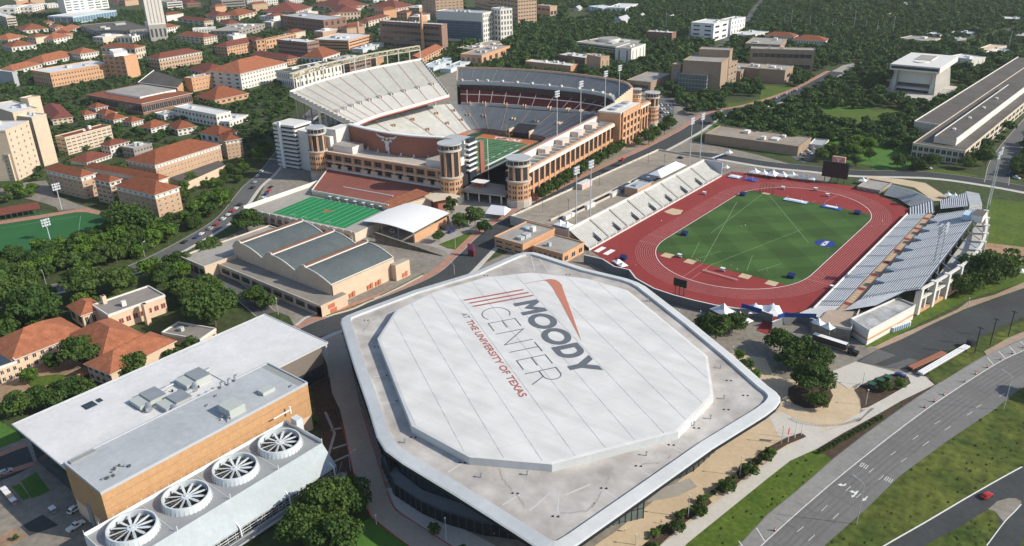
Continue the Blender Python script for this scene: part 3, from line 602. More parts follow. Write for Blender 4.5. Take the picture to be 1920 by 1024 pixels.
def build_orange_hall():
 r = thing('hall', 'orange brick hall with a flat grey roof standing against the row of cooling fans', 'building', (-229, 110, 0))
 Z = 20; x0, x1, y0, y1 = -241, -217.2, 71, 147.3
 b = MB(); b.box(x0+.2, x1-.2, y0+.2, y1-.2, 0, 6.5, 1)
 b.box(x0, x1, y0, y1, 6.5, Z-.02, 0, 3)
 for yy in (13.2, 16.6):
  b.box(x1-.02, x1+.03, y0, y1, yy, yy+.09, 2)
 b.build('wall', [M['brick_pl'], M['cream'], M['brick_b'], M['roof_gr2']], r)
 f = MB(); f.box(x0+.5, x1-.5, y0+.5, y1-.5, Z-1.2, Z-.9, 0); f.poly([(x0+.5, y0+.5, Z+.01), (x1-.5, y0+.5, Z+.01), (x1-.5, y1-3.4, Z+.01), (x0+.5, y1-3.4, Z+.01)], 0)
 f.build('roof', M['roof_gr'], r)
 p = MB(); parapet(p, x0-.05, x1+.05, y0-.05, y1+.05, Z-.6, 1.0, .5); p.build('parapet', M['roof_rim_g'], r)
 def u(x, y, w, d, h, nm='air_handler', m_='greymetal_p'):
  q = MB(); q.box(x-w/2, x+w/2, y-d/2, y+d/2, Z, Z+h); q.build(nm, M[m_], r)
 c = G(436, 772, Z); u(c[0], c[1], 7, 6, 3.2); c = G(500, 735, Z); u(c[0], c[1], 3.4, 5, 1.4)
 c = G(424, 787, Z)
 for k in range(7):
  q = MB(); q.tube((c[0]+rnd.uniform(-2.5, 2), c[1]+rnd.uniform(-1.5, 1.5), Z), (c[0]+rnd.uniform(-2, 2), c[1]+rnd.uniform(-1.5, 1.5), Z+rnd.uniform(.5, 1.8)), .18, 6); q.build('pipe', M['steel'], r)
 for px in ((415, 728), (429, 722), (441, 715)):
  c = G(*px, Z); q = MB(); q.cyl(c, .55, Z, Z+.7, 10); q.cyl(c, .3, Z+.7, Z+2.4, 10); q.tube((c[0], c[1], Z+2.3), (c[0]+.5, c[1]+.8, Z+2.7), .35, 8); q.build('vent_pipe', M['greymetal'], r)
 for px in ((545, 726), (405, 744), (388, 762)):
  c = G(*px, Z); q = MB(); q.tube((c[0]-.8, c[1], Z+.1), (c[0]+.7, c[1]+.3, Z+1), .2, 6); q.tube((c[0], c[1]-.5, Z+.1), (c[0]+.3, c[1]+.7, Z+1.1), .16, 6); q.build('vent_pipe', M['greymetal'], r)
 c = G(215, 885, Z)
 for k in range(10):
  q = MB(); x = c[0]+rnd.uniform(-1.6, 1.6); y = c[1]-4+k*.9; q.cyl((x, y), rnd.uniform(.25, .7), Z, Z+rnd.uniform(.3, .9), 8); q.build('vent_pipe', M['steel_d' if k % 2 else 'greymetal'], r)
 q = MB(); c = G(155, 857, Z); q.box(c[0]-1, c[0]+1, c[1]-4, c[1]+4, Z+.02, Z+.5); q.build('skylight', M['roof_gr2'], r)
 q = MB(); q.box(-232, -229, y0-.12, y0+.01, 0, 9); q.box(-224, -221, y0-.12, y0+.01, 0, 6); q.build('louvre_door', M['greymetal_d'], r)
def build_cooling():
 Z = 11.0; x0, x1, y0, y1 = -214.2, -194.6, 62.8, 134.2
 r = thing('cooling_tower', 'white and steel row of four cooling tower cells with open lattice below', 'cooling tower', (-204, 98, 0))
 d = MB(); d.box(x0, x1, y0, y1, Z-.4, Z-.0, 0)
 for k in range(1, 4): d.box(x0, x1, y0+k*18.3-.1-1, y0+k*18.3+.1-1, Z, Z+.12, 1)
 d.build('deck', [M['greymetal_d2'], M['roof_rim']], r)
 p = MB(); p.box(x0-.15, x0, y0, y1, Z-1, Z+1.3); p.box(x0, x1, y0-.15, y0, Z-3, Z+1.1); p.box(x0, x1, y1, y1+.15, Z-3, Z+1.4)
 p.build('parapet', M['white'], r)
 # sloped east fascia
 f = MB(); xe = x1+6.6; zb = 4.6
 f.poly([(x1, y0, Z+.25), (x1, y1, Z+.25), (xe, y1, zb), (xe, y0, zb)][::-1]); f.poly([(xe, y0, zb), (xe, y1, zb), (x1, y1, Z-.4), (x1, y0, Z-.4)][::-1])
 f.poly([(x1, y0, Z+.25), (xe, y0, zb), (x1, y0, Z-.4)]); f.poly([(x1, y1, Z+.25), (xe, y1, zb), (x1, y1, Z-.4)][::-1])
 f.build('fascia', M['fascia_p'], r)
 # dark body and lattice
 b = MB(); b.box(x0, x1-.5, y0, y1, 0, Z-.42); b.box(x1-.5, xe-2.2, y0+.2, y1-.2, 0, zb-.2); b.build('basin_body', M['dark'], r)
 for k in range(28):
  y = y0+(y1-y0)*k/27; q = MB()
  q.tube((xe-.3, y, 0), (xe-.3, y, zb+.1), .12, 4); q.tube((xe-1.8, y, 0), (xe-1.8, y, zb), .09, 4)
  if k % 3 == 0: q.tube((xe-.3, y, .3), (xe-.3, y+2.6, zb), .09, 4)
  q.build('lattice_post', M['roof_rim'], r)
 for hz, xx in ((1.0, xe-.3), (2.0, xe-.3), (3.0, xe-.3), (4.0, xe-.3), (1.5, xe-1.8), (2.7, xe-1.8), (3.9, xe-1.8)):
  q = MB(); q.box(xx-.08, xx+.08, y0, y1, hz, hz+.16); q.build('lattice_rail', M['roof_rim'], r)
 q = MB()
 q.box(xe, xe+2.6, y0-1, y1+2, 0.5, .9); q.build('walkway', M['concrete'], r)
 for hz in (1.4, 1.9, 2.4):
  q = MB(); q.box(xe+2.4, xe+2.5, y0-1, y1+2, hz, hz+.07); q.build('railing', M['steel'], r)
 for dx in (7.6, 9.8):
  q = MB(); q.tube((x1+dx, y0, 1.6), (x1+dx, y1+1, 1.6), .4, 8); q.build('water_pipe', M['greymetal'], r, True)
 for k in range(4):
  y = y0+5+18.3*k+10; q = MB(); q.tube((xe-2, y, zb+1.6), (xe+.3, y, zb+.4), .28, 8); q.tube((xe+.3, y, zb+.4), (xe+.5, y, 1), .28, 8); q.build('riser_pipe', M['white'], r, True)
 for k in range(17):
  y = y0+(y1-y0)*k/16
  q = MB(); q.tube((x0-.2, y, Z), (x0-.2, y, Z+2.3), .07, 4); q.build('railing_post', M['white'], r)
 for k in range(5):
  y = y0+(y1-y0)*k/4
  q = MB(); q.tube((x1+.1, y, Z-.2), (x1+.1, y, Z+2.0), .12, 5); q.build('mast', M['white'], r)
 q = MB(); q.box(x0+2.5, x0+5.8, y1+.4, y1+3, 0, Z+3.2); q.build('stair_shaft', M['fascia_w'], r)
 q = MB(); q.tube((x0-1, y1-4, Z+3.6), (x0-1, y1+3, Z+3.6), .25, 6); q.tube((x0-1, y1+3, Z+2.2), (x0-1, y1+3, Z+5), .4, 6); q.build('pipe', M['white'], r)
 fan = None
 for k in range(4):
  y = 72.6+17.4*k; cx, cy = -205.0, y
  if k == 0:
   R1 = 6.95; H = 2.3
   ring = MB(); n = 72
   for i in range(n):
    a = 2*math.pi*i/n; b_ = 2*math.pi*(i+1)/n; ca, sa, cb, sb = math.cos(a), math.sin(a), math.cos(b_), math.sin(b_)
    rb = R1+.55+(.16 if i % 2 else 0)
    ring.poly([(cx+rb*ca, cy+rb*sa, Z), (cx+rb*cb, cy+rb*sb, Z), (cx+(R1+.1)*cb, cy+(R1+.1)*sb, Z+H), (cx+(R1+.1)*ca, cy+(R1+.1)*sa, Z+H)])
    ring.poly([(cx+(R1+.1)*ca, cy+(R1+.1)*sa, Z+H), (cx+(R1+.1)*cb, cy+(R1+.1)*sb, Z+H), (cx+(R1-.35)*cb, cy+(R1-.35)*sb, Z+H), (cx+(R1-.35)*ca, cy+(R1-.35)*sa, Z+H)])
    ring.poly([(cx+(R1-.35)*ca, cy+(R1-.35)*sa, Z+H), (cx+(R1-.35)*cb, cy+(R1-.35)*sb, Z+H), (cx+(R1-.35)*cb, cy+(R1-.35)*sb, Z+.02), (cx+(R1-.35)*ca, cy+(R1-.35)*sa, Z+.02)])
   o1 = ring.build('fan_ring', M['fascia_w'], r)
   fl = MB(); fl.cyl((cx, cy), R1-.4, Z+.03, Z+.12, 40)
   o4 = fl.build('fan_well', M['dark'], o1)
   bl = MB(); bl.cyl((cx, cy), 1.45, Z+1.15, Z+1.6, 24); bl.cyl((cx, cy), .5, Z+1.6, Z+1.9, 12)
   for i in range(12):
    a = 2*math.pi*i/12+.2; ca, sa = math.cos(a), math.sin(a); pts = []
    for rr, w_, tz in ((1.3, .28, .12), (3.4, .42, .2), (6.35, .34, .12)):
     pts.append(((cx+rr*ca-w_*sa, cy+rr*sa+w_*ca, Z+1.3+tz), (cx+rr*ca+w_*sa, cy+rr*sa-w_*ca, Z+1.5-tz)))
    for j in range(2): bl.poly([pts[j][0], pts[j+1][0], pts[j+1][1], pts[j][1]])
   o2 = bl.build('fan_rotor', M['fascia_w'], o1)
   gr = MB()
   for i in range(-4, 5):
    ww = math.sqrt(max(0, 6.4**2-(i*1.4)**2)); gr.box(cx-ww, cx+ww, cy+i*1.4-.04, cy+i*1.4+.04, Z+.3, Z+.4); gr.box(cx+i*1.4-.04, cx+i*1.4+.04, cy-ww, cy+ww, Z+.42, Z+.5)
   o3 = gr.build('fan_grille', M['bronze'], o1)
   fan = (o1, o2, o3, o4)
  else:
   c1 = fan[0].copy(); COL.objects.link(c1); c1.location = (0, 17.4*k, 0)
   for o in fan[1:]:
    c = o.copy(); COL.objects.link(c); c.parent = c1
M['brick_pl'] = mat('orange_plant_brick', (.50, .295, .15), .85, scale=.5, amt=.1, fine=(1.6, .09))
M['greymetal_p'] = mat('unit_grey_green', (.45, .48, .46), .6, scale=.3, amt=.04)
M['greymetal_d2'] = mat('fan_deck_grey', (.30, .31, .32), .7, scale=.2, amt=.08)
M['fascia_p'] = mat('fascia_panel', (.40, .45, .48), .6, scale=.12, amt=.1, fine=(.8, .05))
M['fascia_w'] = mat('white_fibreglass', (.58, .63, .66), .6, scale=.1, amt=.07, fine=(1, .04))
M['bronze'] = mat('bronze_lattice', (.22, .2, .13), .6, amt=.1)
M['roof_rim_g'] = mat('grey_coping', (.45, .48, .52), .6, scale=.3, amt=.05)
M['roof_gr2'] = mat('grey_membrane_dark', (.30, .31, .31), .8, scale=.1, amt=.1)
build_white_hall(); build_orange_hall(); build_cooling()
# ------------------------------------------------------------------ football stadium
SA = R_(8.53); SC = np.array([-412.8, 462.3]); SE_ = np.array([math.cos(SA), math.sin(SA)]); SN = np.array([-math.sin(SA), math.cos(SA)])
def S(u, v, z=None):
 q = SC+SE_*u+SN*v
 return (float(q[0]), float(q[1])) if z is None else (float(q[0]), float(q[1]), z)
def path(P, n=8):
 "smooth 3-d path through points"
 P = [np.array(p, float) for p in P]; P = [2*P[0]-P[1]]+P+[2*P[-1]-P[-2]]; out = []
 for i in range(1, len(P)-2):
  for k in range(n):
   t = k/n; a, b, c, d = P[i-1:i+3]; out.append(.5*((2*b)+(-a+c)*t+(2*a-5*b+4*c-d)*t*t+(-a+3*b-3*c+d)*t**3))
 return out+[P[-2]]
def stands(mb, A, B, rows, mt=0, mr=1, flip=False):
 "stepped seating between front path A and back path B"
 for k in range(rows):
  t0, t1 = k/rows, (k+1)/rows; tm = t0+(t1-t0)*.45
  P0 = [a+(b-a)*t0 for a, b in zip(A, B)]; P1 = [a+(b-a)*t1 for a, b in zip(A, B)]; Pm = [a+(b-a)*tm for a, b in zip(A, B)]
  zt = [p[2] for p in P1]
  f = [(p[0], p[1], p[2]) for p in P0]; g_ = [(p[0], p[1], z) for p, z in zip(P0, zt)]
  h = [(p[0], p[1], z) for p, z in zip(Pm, zt)]; i_ = [(p[0], p[1], z) for p, z in zip(P1, zt)]
  mb.strip(f, g_, mr); mb.strip(g_, h, mr); mb.strip(h, i_, mt)
def W3(P): return [np.array(S(p[0], p[1], p[2])) for p in P]
def wallstrip(mb, P, h0, h1, m=0):
 mb.strip([(p[0], p[1], p[2]+h0) for p in P], [(p[0], p[1], p[2]+h1) for p in P], m)
def aisle(mb, A, B, t, w, lift, m, s0=0.0, s1=1.0):
 "narrow stair strip down a stand at fraction t along the paths"
 x = t*(len(A)-1); i = min(int(x), len(A)-2); f = x-i
 a = A[i]+(A[i+1]-A[i])*f; b = B[i]+(B[i+1]-B[i])*f; d = A[i+1]-A[i]; d = d/np.linalg.norm(d)*w/2
 p = a+(b-a)*s0; q = a+(b-a)*s1; up = np.array([0, 0, lift])
 mb.poly([tuple(p-d+up), tuple(p+d+up), tuple(q+d+up), tuple(q-d+up)], m); return p, q, d
def longhorn(mb, F, s=1.0, m=0):
 "steer head emblem: F maps (x, y) to 3-d, about 10 wide"
 half = [(0, -3.6), (.75, -3.3), (.95, -2.2), (.8, -1.0), (1.3, .2), (1.45, .55), (2.6, .2), (2.2, .95), (1.6, 1.25), (3.3, 1.45), (4.5, 2.1), (5.2, 3.1), (4.2, 2.6), (3.0, 2.15), (1.2, 2.05), (.6, 1.75), (0, 1.75)]
 P = [(x*s, y*s) for x, y in half]; L = [(-x, y) for x, y in P]
 c = (0, .4*s)
 for Q, r in ((P, False), (L, True)):
  for i in range(len(Q)-1):
   t = [F(*c), F(*Q[i]), F(*Q[i+1])]
   # horn outline is star-shaped enough from two hubs
   if abs(Q[i][0]) > 1.55*s or abs(Q[i+1][0]) > 1.55*s: continue
   mb.poly(t[::-1] if r else t, m)
  g = -1 if r else 1
  horn = [(1.2, 1.3), (1.6, 1.25), (3.3, 1.45), (4.5, 2.1), (5.2, 3.1), (4.2, 2.6), (3.0, 2.15), (1.2, 2.05)]
  H = [F(g*x*s, y*s) for x, y in horn]
  for tri in ((0, 1, 6), (0, 6, 7), (1, 2, 6), (2, 5, 6), (2, 3, 5), (3, 4, 5)):
   q = [H[i] for i in tri]; mb.poly(q[::-1] if r else q, m)
  E_ = [F(g*x*s, y*s) for x, y in [(1.3, .2), (2.6, .2), (2.2, .95), (1.4, 1.25)]]; mb.poly(E_[::-1] if r else E_, m)
def pier_facade(r, P, Q, z0, floors, bay, pier, depth, mp, mwin, cap=None, nm='facade', out=1, mband=None):
 """wall with real recessed openings between P and Q (2-d); floors = list of (z_open0, z_open1)"""
 P = np.array(P); Q = np.array(Q); Ld = np.hypot(*(Q-P)); d = (Q-P)/Ld; n = np.array([d[1], -d[0]])*out
 k = max(1, round(Ld/bay)); zt = max(b for a, b in floors); mb = MB()
 for i in range(k+1):
  c = P+d*Ld*i/k; a = c-d*pier/2; b = c+d*pier/2
  if i == 0: a = c
  if i == k: b = c
  mb.obox(a-n*depth/2, b-n*depth/2, depth, z0, cap or zt+.8, 0)
 prev = z0
 for a, b in floors:
  if a-prev > .02: mb.obox(P-n*(depth/2+.12), Q-n*(depth/2+.12), depth-.28, prev, a, 1 if mband else 0)
  prev = b
 if (cap or zt+.8)-prev > .02: mb.obox(P-n*(depth/2+.08), Q-n*(depth/2+.08), depth-.2, prev, (cap or zt+.8)-.01, 1 if mband else 0)
 mb.build(nm, [M[mp], M[mband or mp]], r)
 wv = []
 for a, b in floors:
  for i in range(k):
   c0 = P+d*(Ld*i/k+pier/2); c1 = P+d*(Ld*(i+1)/k-pier/2)
   q = MB(); q.obox(c0-n*(depth-.12), c1-n*(depth-.12), .2, a, b, 0)
   mm_ = d*((Ld/k-pier)/3)
   for j in (1, 2): q.obox(c0+mm_*j-n*(depth-.25)-d*.06, c0+mm_*j-n*(depth-.25)+d*.06, .1, a, b, 1)
   q.obox(c0-n*(depth-.24), c1-n*(depth-.24), .08, (a+b)/2-.06, (a+b)/2+.06, 1)
   q.build('window', [M[mwin], M['greymetal_d']], r)
def drum(r, u, v, h, rad, zbrick, roofm='roof_gr', shade=1.08):
 c = S(u, v); n = 12; t = thing_part(r)
 mb = MB(); mb.cyl(c, rad*1.08, 0, zbrick*.28, n, 1); mb.cyl(c, rad, zbrick*.28, zbrick, n, 0); mb.cyl(c, rad*1.1, zbrick, zbrick+.8, 24, 1)
 mb.cyl(c, rad*.86, zbrick+.8, h-5.5, 24, 2)
 for i in range(8):
  a = 2*math.pi*i/8+.2; p = (c[0]+rad*.9*math.cos(a), c[1]+rad*.9*math.sin(a)); q = (c[0]+rad*.7*math.cos(a), c[1]+rad*.7*math.sin(a)); mb.obox(p, q, 1.5, zbrick+.8, h-5.5, 0)
 mb.cyl(c, rad*1.06, h-5.5, h-4.4, 28, 1); mb.cyl(c, rad*.88, h-4.4, h-1.4, 28, 2)
 for i in range(14):
  a = 2*math.pi*i/14; p = (c[0]+rad*.92*math.cos(a), c[1]+rad*.92*math.sin(a)); mb.cyl(p, .16, h-4.4, h-1.4, 5, 1)
 mb.cyl(c, rad*shade, h-1.4, h-.7, 28, 1, 3)
 mb.build('corner_tower', [M['brick_o'], M['pale_stone'], M['glass'], M[roofm]], r)
 for zz in (zbrick*.4, zbrick*.6, zbrick*.8):
  for i in range(n):
   a = 2*math.pi*(i+.5)/n; rr = rad*math.cos(math.pi/n); dx, dy = math.cos(a), math.sin(a)
   if -dx*c[0]-dy*c[1] < 0: continue
   for s in (-.75, .75):
    p = np.array((c[0]+dx*rr-dy*s, c[1]+dy*rr+dx*s)); q = MB(); tt = np.array((-dy, dx))*.42
    q.obox(p-tt, p+tt, .16, zz-.8, zz+1.0); q.build('window', M['glass'], r)
def thing_part(r): return r
def build_stadium():
 r = thing('football_stadium', 'great football stadium with a tall grey west deck, orange brick arcades and steer head wall', 'stadium', (*S(0, 0), 0))
 # west upper deck
 lip = [np.array(G3(x, y, 30)) for x, y in ((664, 234), (705, 217.5), (760, 202), (842, 179))]
 mid = []
 top = [np.array(G3(x, y, 52)) for x, y in ((543.75, 174), (605, 152.5), (695, 130), (790, 112.5))]
 A, B = path(lip, 10), path(top, 10)
 BR = [a+(b-a)*.36 for a, b in zip(A, B)]
 d = MB(); stands(d, A, BR, 18, 0, 1); d.build('upper_deck_front', [M['seat_w'], M['seat_w2']], r)
 d = MB(); stands(d, [p+np.array([0, 0, .1]) for p in BR], B, 34, 0, 1); d.build('upper_deck_rear', [M['deckseat'], M['deckseat2']], r)
 al = MB(); bx = MB()
 for k in range(10):
  t = .06+.098*k; aisle(al, A, B, t, .55, .55, 0, 0, 1)
  p, q, dd = aisle(al, A, B, t, .5, .5, 0, .3, .4)
  a = A[0]; pp = p+(q-p)*.4; e = dd/np.linalg.norm(dd)
  w_ = np.array([e[1], -e[0], 0]); b_ = MB()
  b_.obox((pp-e*1.6)[:2], (pp-e*1.1)[:2], 4.5, pp[2]-.5, pp[2]+1.7, 0); b_.obox((pp+e*1.1)[:2], (pp+e*1.6)[:2], 4.5, pp[2]-.5, pp[2]+1.7, 0); b_.obox((pp-e*1)[:2], (pp+e*1)[:2], 2.2, pp[2]-.4, pp[2]+.6, 1)
  b_.build('vomitory', [M['limestone_w'], M['orange_pale']], r)
 al.build('stair_aisles', M['aisle_red'], r)
 rim = MB()
 def railwall(P, w, h0, h1, m=0):
  for i in range(len(P)-1): rim.obox(P[i][:2], P[i+1][:2], w, min(P[i][2], P[i+1][2])+h0, max(P[i][2], P[i+1][2])+h1, m)
 railwall(B, 1.0, -2.5, 1.6); railwall(A, .6, -1.4, 1.0)
 for e in (0, -1):
  for k in range(16):
   p = A[e]+(B[e]-A[e])*k/16; q = A[e]+(B[e]-A[e])*(k+1)/16; rim.obox(p[:2], q[:2], .6, p[2]-1.8, q[2]+.7, 1)
 rim.build('deck_parapet', [M['offwhite'], M['offwhite_d']], r)
 un = MB(); dz = np.array([0, 0, -1.6])
 un.strip([tuple(p+dz) for p in B], [tuple(p+dz) for p in A]); un.strip([tuple(p+dz-dz*0) for p in A], [tuple(p) for p in A])
 un.build('deck_underside', M['concrete_dk'], r)
 rb = MB(); rb.strip([(p[0], p[1], p[2]-2.6) for p in A], [(p[0], p[1], p[2]-1.35) for p in A]); rb.build('ribbon_board', M['orange_d'], r)
 # raking beams, columns and rear screen truss
 for k in range(15):
  t = k/14*(len(B)-1); i = min(int(t), len(B)-2); f = t-i; b = B[i]+(B[i+1]-B[i])*f; a = A[i]+(A[i+1]-A[i])*f
  dn = (b-a)[:2]/np.linalg.norm((b-a)[:2]); o = b[:2]+dn*2.0
  if k: c = MB(); c.obox(o-dn*.4, o+dn*.4, .8, 0, 64, 0); c.build('column', M['offwhite_d'], r)
  q = a+(b-a)*.55; c = MB(); c.obox((q[:2]-dn*.8), (q[:2]+dn*.8), 1.2, 0, q[2]-2, 0); c.build('column', M['offwhite_d'], r)
  c = MB()
  for (s0, s1) in ((.05, .55), (.55, 1)):
   p0 = a+(b-a)*s0; p1 = a+(b-a)*s1; c.tube(tuple(p0-np.array([0, 0, 2.4])), tuple(p1-np.array([0, 0, 2.4])), .7, 4)
  c.build('raker_beam', M['offwhite_d'], r)
 tr = MB()
 Bo = []
 for i, b in enumerate(B):
  a = A[i]; dn = (b-a)[:2]/np.linalg.norm((b-a)[:2]); Bo.append(b[:2]+dn*2.0)
 for i in range(2, len(Bo)-1):
  for off in (0, 2.6):
   a = A[i]; dn = (B[i]-A[i])[:2]; dn /= np.hypot(*dn)
   for zz in (60.5, 64): tr.obox(Bo[i]+dn*off, Bo[i+1]+dn*off, .5, zz, zz+.6)
   tr.tube((*(Bo[i]+dn*off), 60.8), (*(Bo[i+1]+dn*off), 64), .2, 4); tr.tube((*(Bo[i]+dn*off), 64), (*(Bo[i]+dn*off), 60.8), .2, 4)
  tr.tube((*Bo[i], 64.3), (*(Bo[i]+dn*2.6), 64.3), .2, 4)
  if i % 3 == 0: tr.obox(Bo[i]-dn*.6, Bo[i+1]-dn*.6, .25, 61.4, 63.4, 1)
 tr.build('screen_truss', [M['truss'], M['bronze']], r)
 # lower bowl
 F_ = W3([(-38, -72, 3), (-38.5, 0, 3), (-38, 46, 3), (-31, 60, 3), (-2, 61, 3), (27, 60.5, 3), (36, 50, 3), (37, 0, 3), (37, -76, 3)])
 Bk = W3([(-84, -70, 22), (-84, 0, 22), (-78, 66, 19), (-62, 90, 15), (-9, 100, 14), (47, 98, 16), (73, 82, 21), (76, 0, 24), (76, -74, 24)])
 FA, FB = path(F_, 8), path(Bk, 8); n = len(FA)
 wl = MB(); stands(wl, FA[:20], FB[:20], 34); wl.build('west_lower_seats', [M['seat_w'], M['deckseat']], r)
 nb = MB(); stands(nb, FA[19:47], FB[19:47], 22); nb.build('north_lower_seats', [M['bowlseat'], M['bowlseat2']], r)
 eb = MB(); stands(eb, FA[46:], FB[46:], 30); eb.build('east_lower_seats', [M['bowlseat'], M['bowlseat2']], r)
 al = MB()
 for t in (.03, .09, .15, .21, .27): aisle(al, FA, FB, t, .8, .7, 0)
 for t in (.36, .41, .46, .51, .56, .61, .66, .72): aisle(al, FA, FB, t, .5, .7, 0)
 al.build('stair_aisles', M['aisle_red'], r)
 for t in (.05, .11, .17, .23, .29, .35, .42, .49, .56, .62):
  for s in ((.35, .42), (.7, .77)) if t < .33 else ((.5, .6),):
   x = t*(n-1); i = int(x); p = FA[i]+(FB[i]-FA[i])*s[0]; q = FA[i]+(FB[i]-FA[i])*s[1]; dd = FA[i+1]-FA[i]; dd = dd/np.linalg.norm(dd)
   b_ = MB(); b_.obox((p-dd*1.4)[:2], (q-dd*1.4)[:2], .5, p[2]-.4, q[2]+.9); b_.obox((p+dd*1.4)[:2], (q+dd*1.4)[:2], .5, p[2]-.4, q[2]+.9); b_.obox(p[:2], q[:2], 2.2, p[2], p[2]+.95, 1)
   b_.build('vomitory', [M['cream'], M['brick_b']], r)
 fw = MB(); fr = [(p[0], p[1], 0) for p in FA]; fw.strip(fr, [(p[0], p[1], 3.9) for p in FA]); fw.build('field_wall', M['field_wall'], r)
 bn = MB(); p, q = S(-37.6, 46, 0), S(-37.6, 28, 0); bn.obox(p[:2], q[:2], .3, .6, 3.6); bn.build('banner', M['orange'], r)
 # tunnel gap at the north end
 tb = MB(); P_ = [S(-2, 60.3), S(16, 60.3), S(16, 63), S(-2, 63)]; tb.prism(P_, 0, 4.4, 0); tb.poly([S(-2, 63, 4.5), S(16, 63, 4.5), S(16, 76, 8.4), S(-2, 76, 8.4)]); tb.build('tunnel_mouth', M['dark'], r)
 for u in (-3.2, 16.2):
  tb = MB(); tb.obox(S(u, 60), S(u, 68), 1.0, 0, 6.4); tb.build('tunnel_wall', M['cream'], r)
 # north maroon tier, club band and upper deck
 mA = path(W3([(-73, 93, 16), (-45, 102, 16), (-9, 106, 16), (30, 106, 17), (55, 100, 18), (74, 84, 21.5)]), 8); mB = path(W3([(-82, 106, 24), (-50, 115, 24), (-12, 119, 24), (34, 119, 24), (62, 111, 24.5), (80, 92, 25)]), 8)
 q = MB(); stands(q, mA, mB, 16); q.build('maroon_club_seats', [M['maroon'], M['maroon2']], r)
 q = MB()
 for k in range(13): aisle(q, mA, mB, .04+k*.075, .5, .6, 0)
 for i in range(len(mA)-1):
  a = mA[i]+(mB[i]-mA[i])*.62; b = mA[i+1]+(mB[i+1]-mA[i+1])*.62; q.obox(a[:2], b[:2], .5, a[2]+.3, a[2]+1.0, 1)
 q.build('tier_rails', [M['pink_conc'], M['limestone_w']], r)
 q = MB()
 for i in range(len(mA)-1): q.obox(mA[i][:2], mA[i+1][:2], .8, mA[i][2]-2.6, mA[i][2]+.4, 0)
 q.build('tier_wall', M['limestone_w'], r)
 for k in range(9):
  i = int((.06+k*.11)*(len(mA)-1)); p = mA[i]; nn = (mB[i]-mA[i]); nn = nn/np.linalg.norm(nn); dd = mA[i+1]-mA[i]; dd /= np.linalg.norm(dd)
  for s in (-1.3, 1.3):
   b_ = MB(); b_.obox((p+dd*s-nn*2)[:2], (p+dd*s+nn*3)[:2], .5, p[2]-3, p[2]+1.2); b_.build('vomitory_wall', M['cream'], r)
 uA = path(W3([(-90, 113, 30), (-52, 124, 30), (-12, 127.5, 30), (36, 124, 30), (66, 112, 30), (79, 92, 30)]), 8); uB = path(W3([(-103, 134, 38), (-58, 146, 38), (-12, 150, 38), (38, 144, 38), (70, 132, 38), (86, 112, 38)]), 8)
 q = MB(); stands(q, uA, uB, 26); q.build('north_upper_seats', [M['bowlseat3'], M['bowlseat2']], r)
 q = MB(); wallstrip(q, [np.array((p[0], p[1], 24)) for p in mB], 0, 5.2, 0)
 q.strip([(p[0], p[1], 27.4) for p in uA], [(p[0], p[1], 29.2) for p in mB], 1)
 q.build('club_glass', [M['dark_maroon'], M['dark']], r)
 q = MB()
 for i in range(len(uA)-1):
  q.obox(uA[i][:2], uA[i+1][:2], .9, 27.2, 31.3, 0)
 q.build('deck_fascia', M['limestone_w'], r)
 q = MB()
 for i in range(len(uA)-1):
  a, b = uA[i]-(uB[i]-uA[i])*.14, uA[i+1]-(uB[i+1]-uA[i+1])*.14; q.obox(a[:2], b[:2], .4, 26.1, 27.4, 0)
  q.poly([(a[0], a[1], 27.1), (b[0], b[1], 27.1), (uA[i+1][0], uA[i+1][1], 27.1), (uA[i][0], uA[i][1], 27.1)], 1)
 q.build('club_balcony', [M['pink_conc'], M['greymetal_d']], r)
 for k in range(14):
  i = int((.03+k*.07)*(len(uA)-1)); p = uA[i]; nn = uB[i]-uA[i]; nn[2] = 0; nn /= np.linalg.norm(nn); dd = uA[min(i+1, len(uA)-1)]-uA[i] if i < len(uA)-1 else uA[i]-uA[i-1]; dd /= np.linalg.norm(dd)
  b_ = MB(); b_.obox((p-dd*.8)[:2], (p+dd*.8)[:2], 2.4, 30.9, 32.6); b_.build('vomitory', M['limestone_w'], r)
 q = MB()
 for k in range(20): aisle(q, uA, uB, .02+k*.05, .3, .5, 0)
 q.build('stair_aisles', M['aisle_blue'], r)
 q = MB()
 for i in range(len(uB)-1): q.obox(uB[i][:2], uB[i+1][:2], 1.2, 0, 39.2, 0)
 for e in (0, -1):
  for k in range(8):
   a = uA[e]+(uB[e]-uA[e])*k/8; b = uA[e]+(uB[e]-uA[e])*(k+1)/8; q.obox(a[:2], b[:2], .8, 0, b[2]+1.1, 0)
 q.build('north_outer_wall', M['cream'], r)
 q = MB()
 for i in range(len(uB)-1): q.obox(uB[i][:2]*1, uB[i+1][:2]*1, 1.5, 39.2, 39.6, 0)
 q.build('coping', M['orange_pale'], r)
 # east side: rim wall, arcade, terraces
 q = MB(); q.obox(S(77.5, -74), S(77.5, 112), 1.6, 0, 25.3, 0); q.obox(S(77.5, -74), S(77.5, 112), 1.9, 25.3, 25.9, 1); q.build('east_rim_wall', [M['limestone_w'], M['aisle_red']], r)
 q = MB(); q.prism([S(78.4, -84), S(91.2, -84), S(91.2, 62), S(78.4, 62)], 0, 20.2, 0, 1); q.build('east_concourse', [M['dark'], M['roof_g']], r)
 pier_facade(r, S(92.4, -86), S(92.4, 62), 0, [(1.2, 6.6), (8.8, 18.6)], 7.8, 1.9, 2.2, 'brick_o', 'glass', 21.6, 'arcade', 1, None)
 q = MB(); q.obox(S(92.2, -86), S(92.2, 62), 1.9, 18.9, 20.6, 0); q.obox(S(92.2, -86), S(92.2, 62), .9, 20.6, 21.3, 1); q.build('cornice', [M['limestone_w'], M['pink_conc']], r)
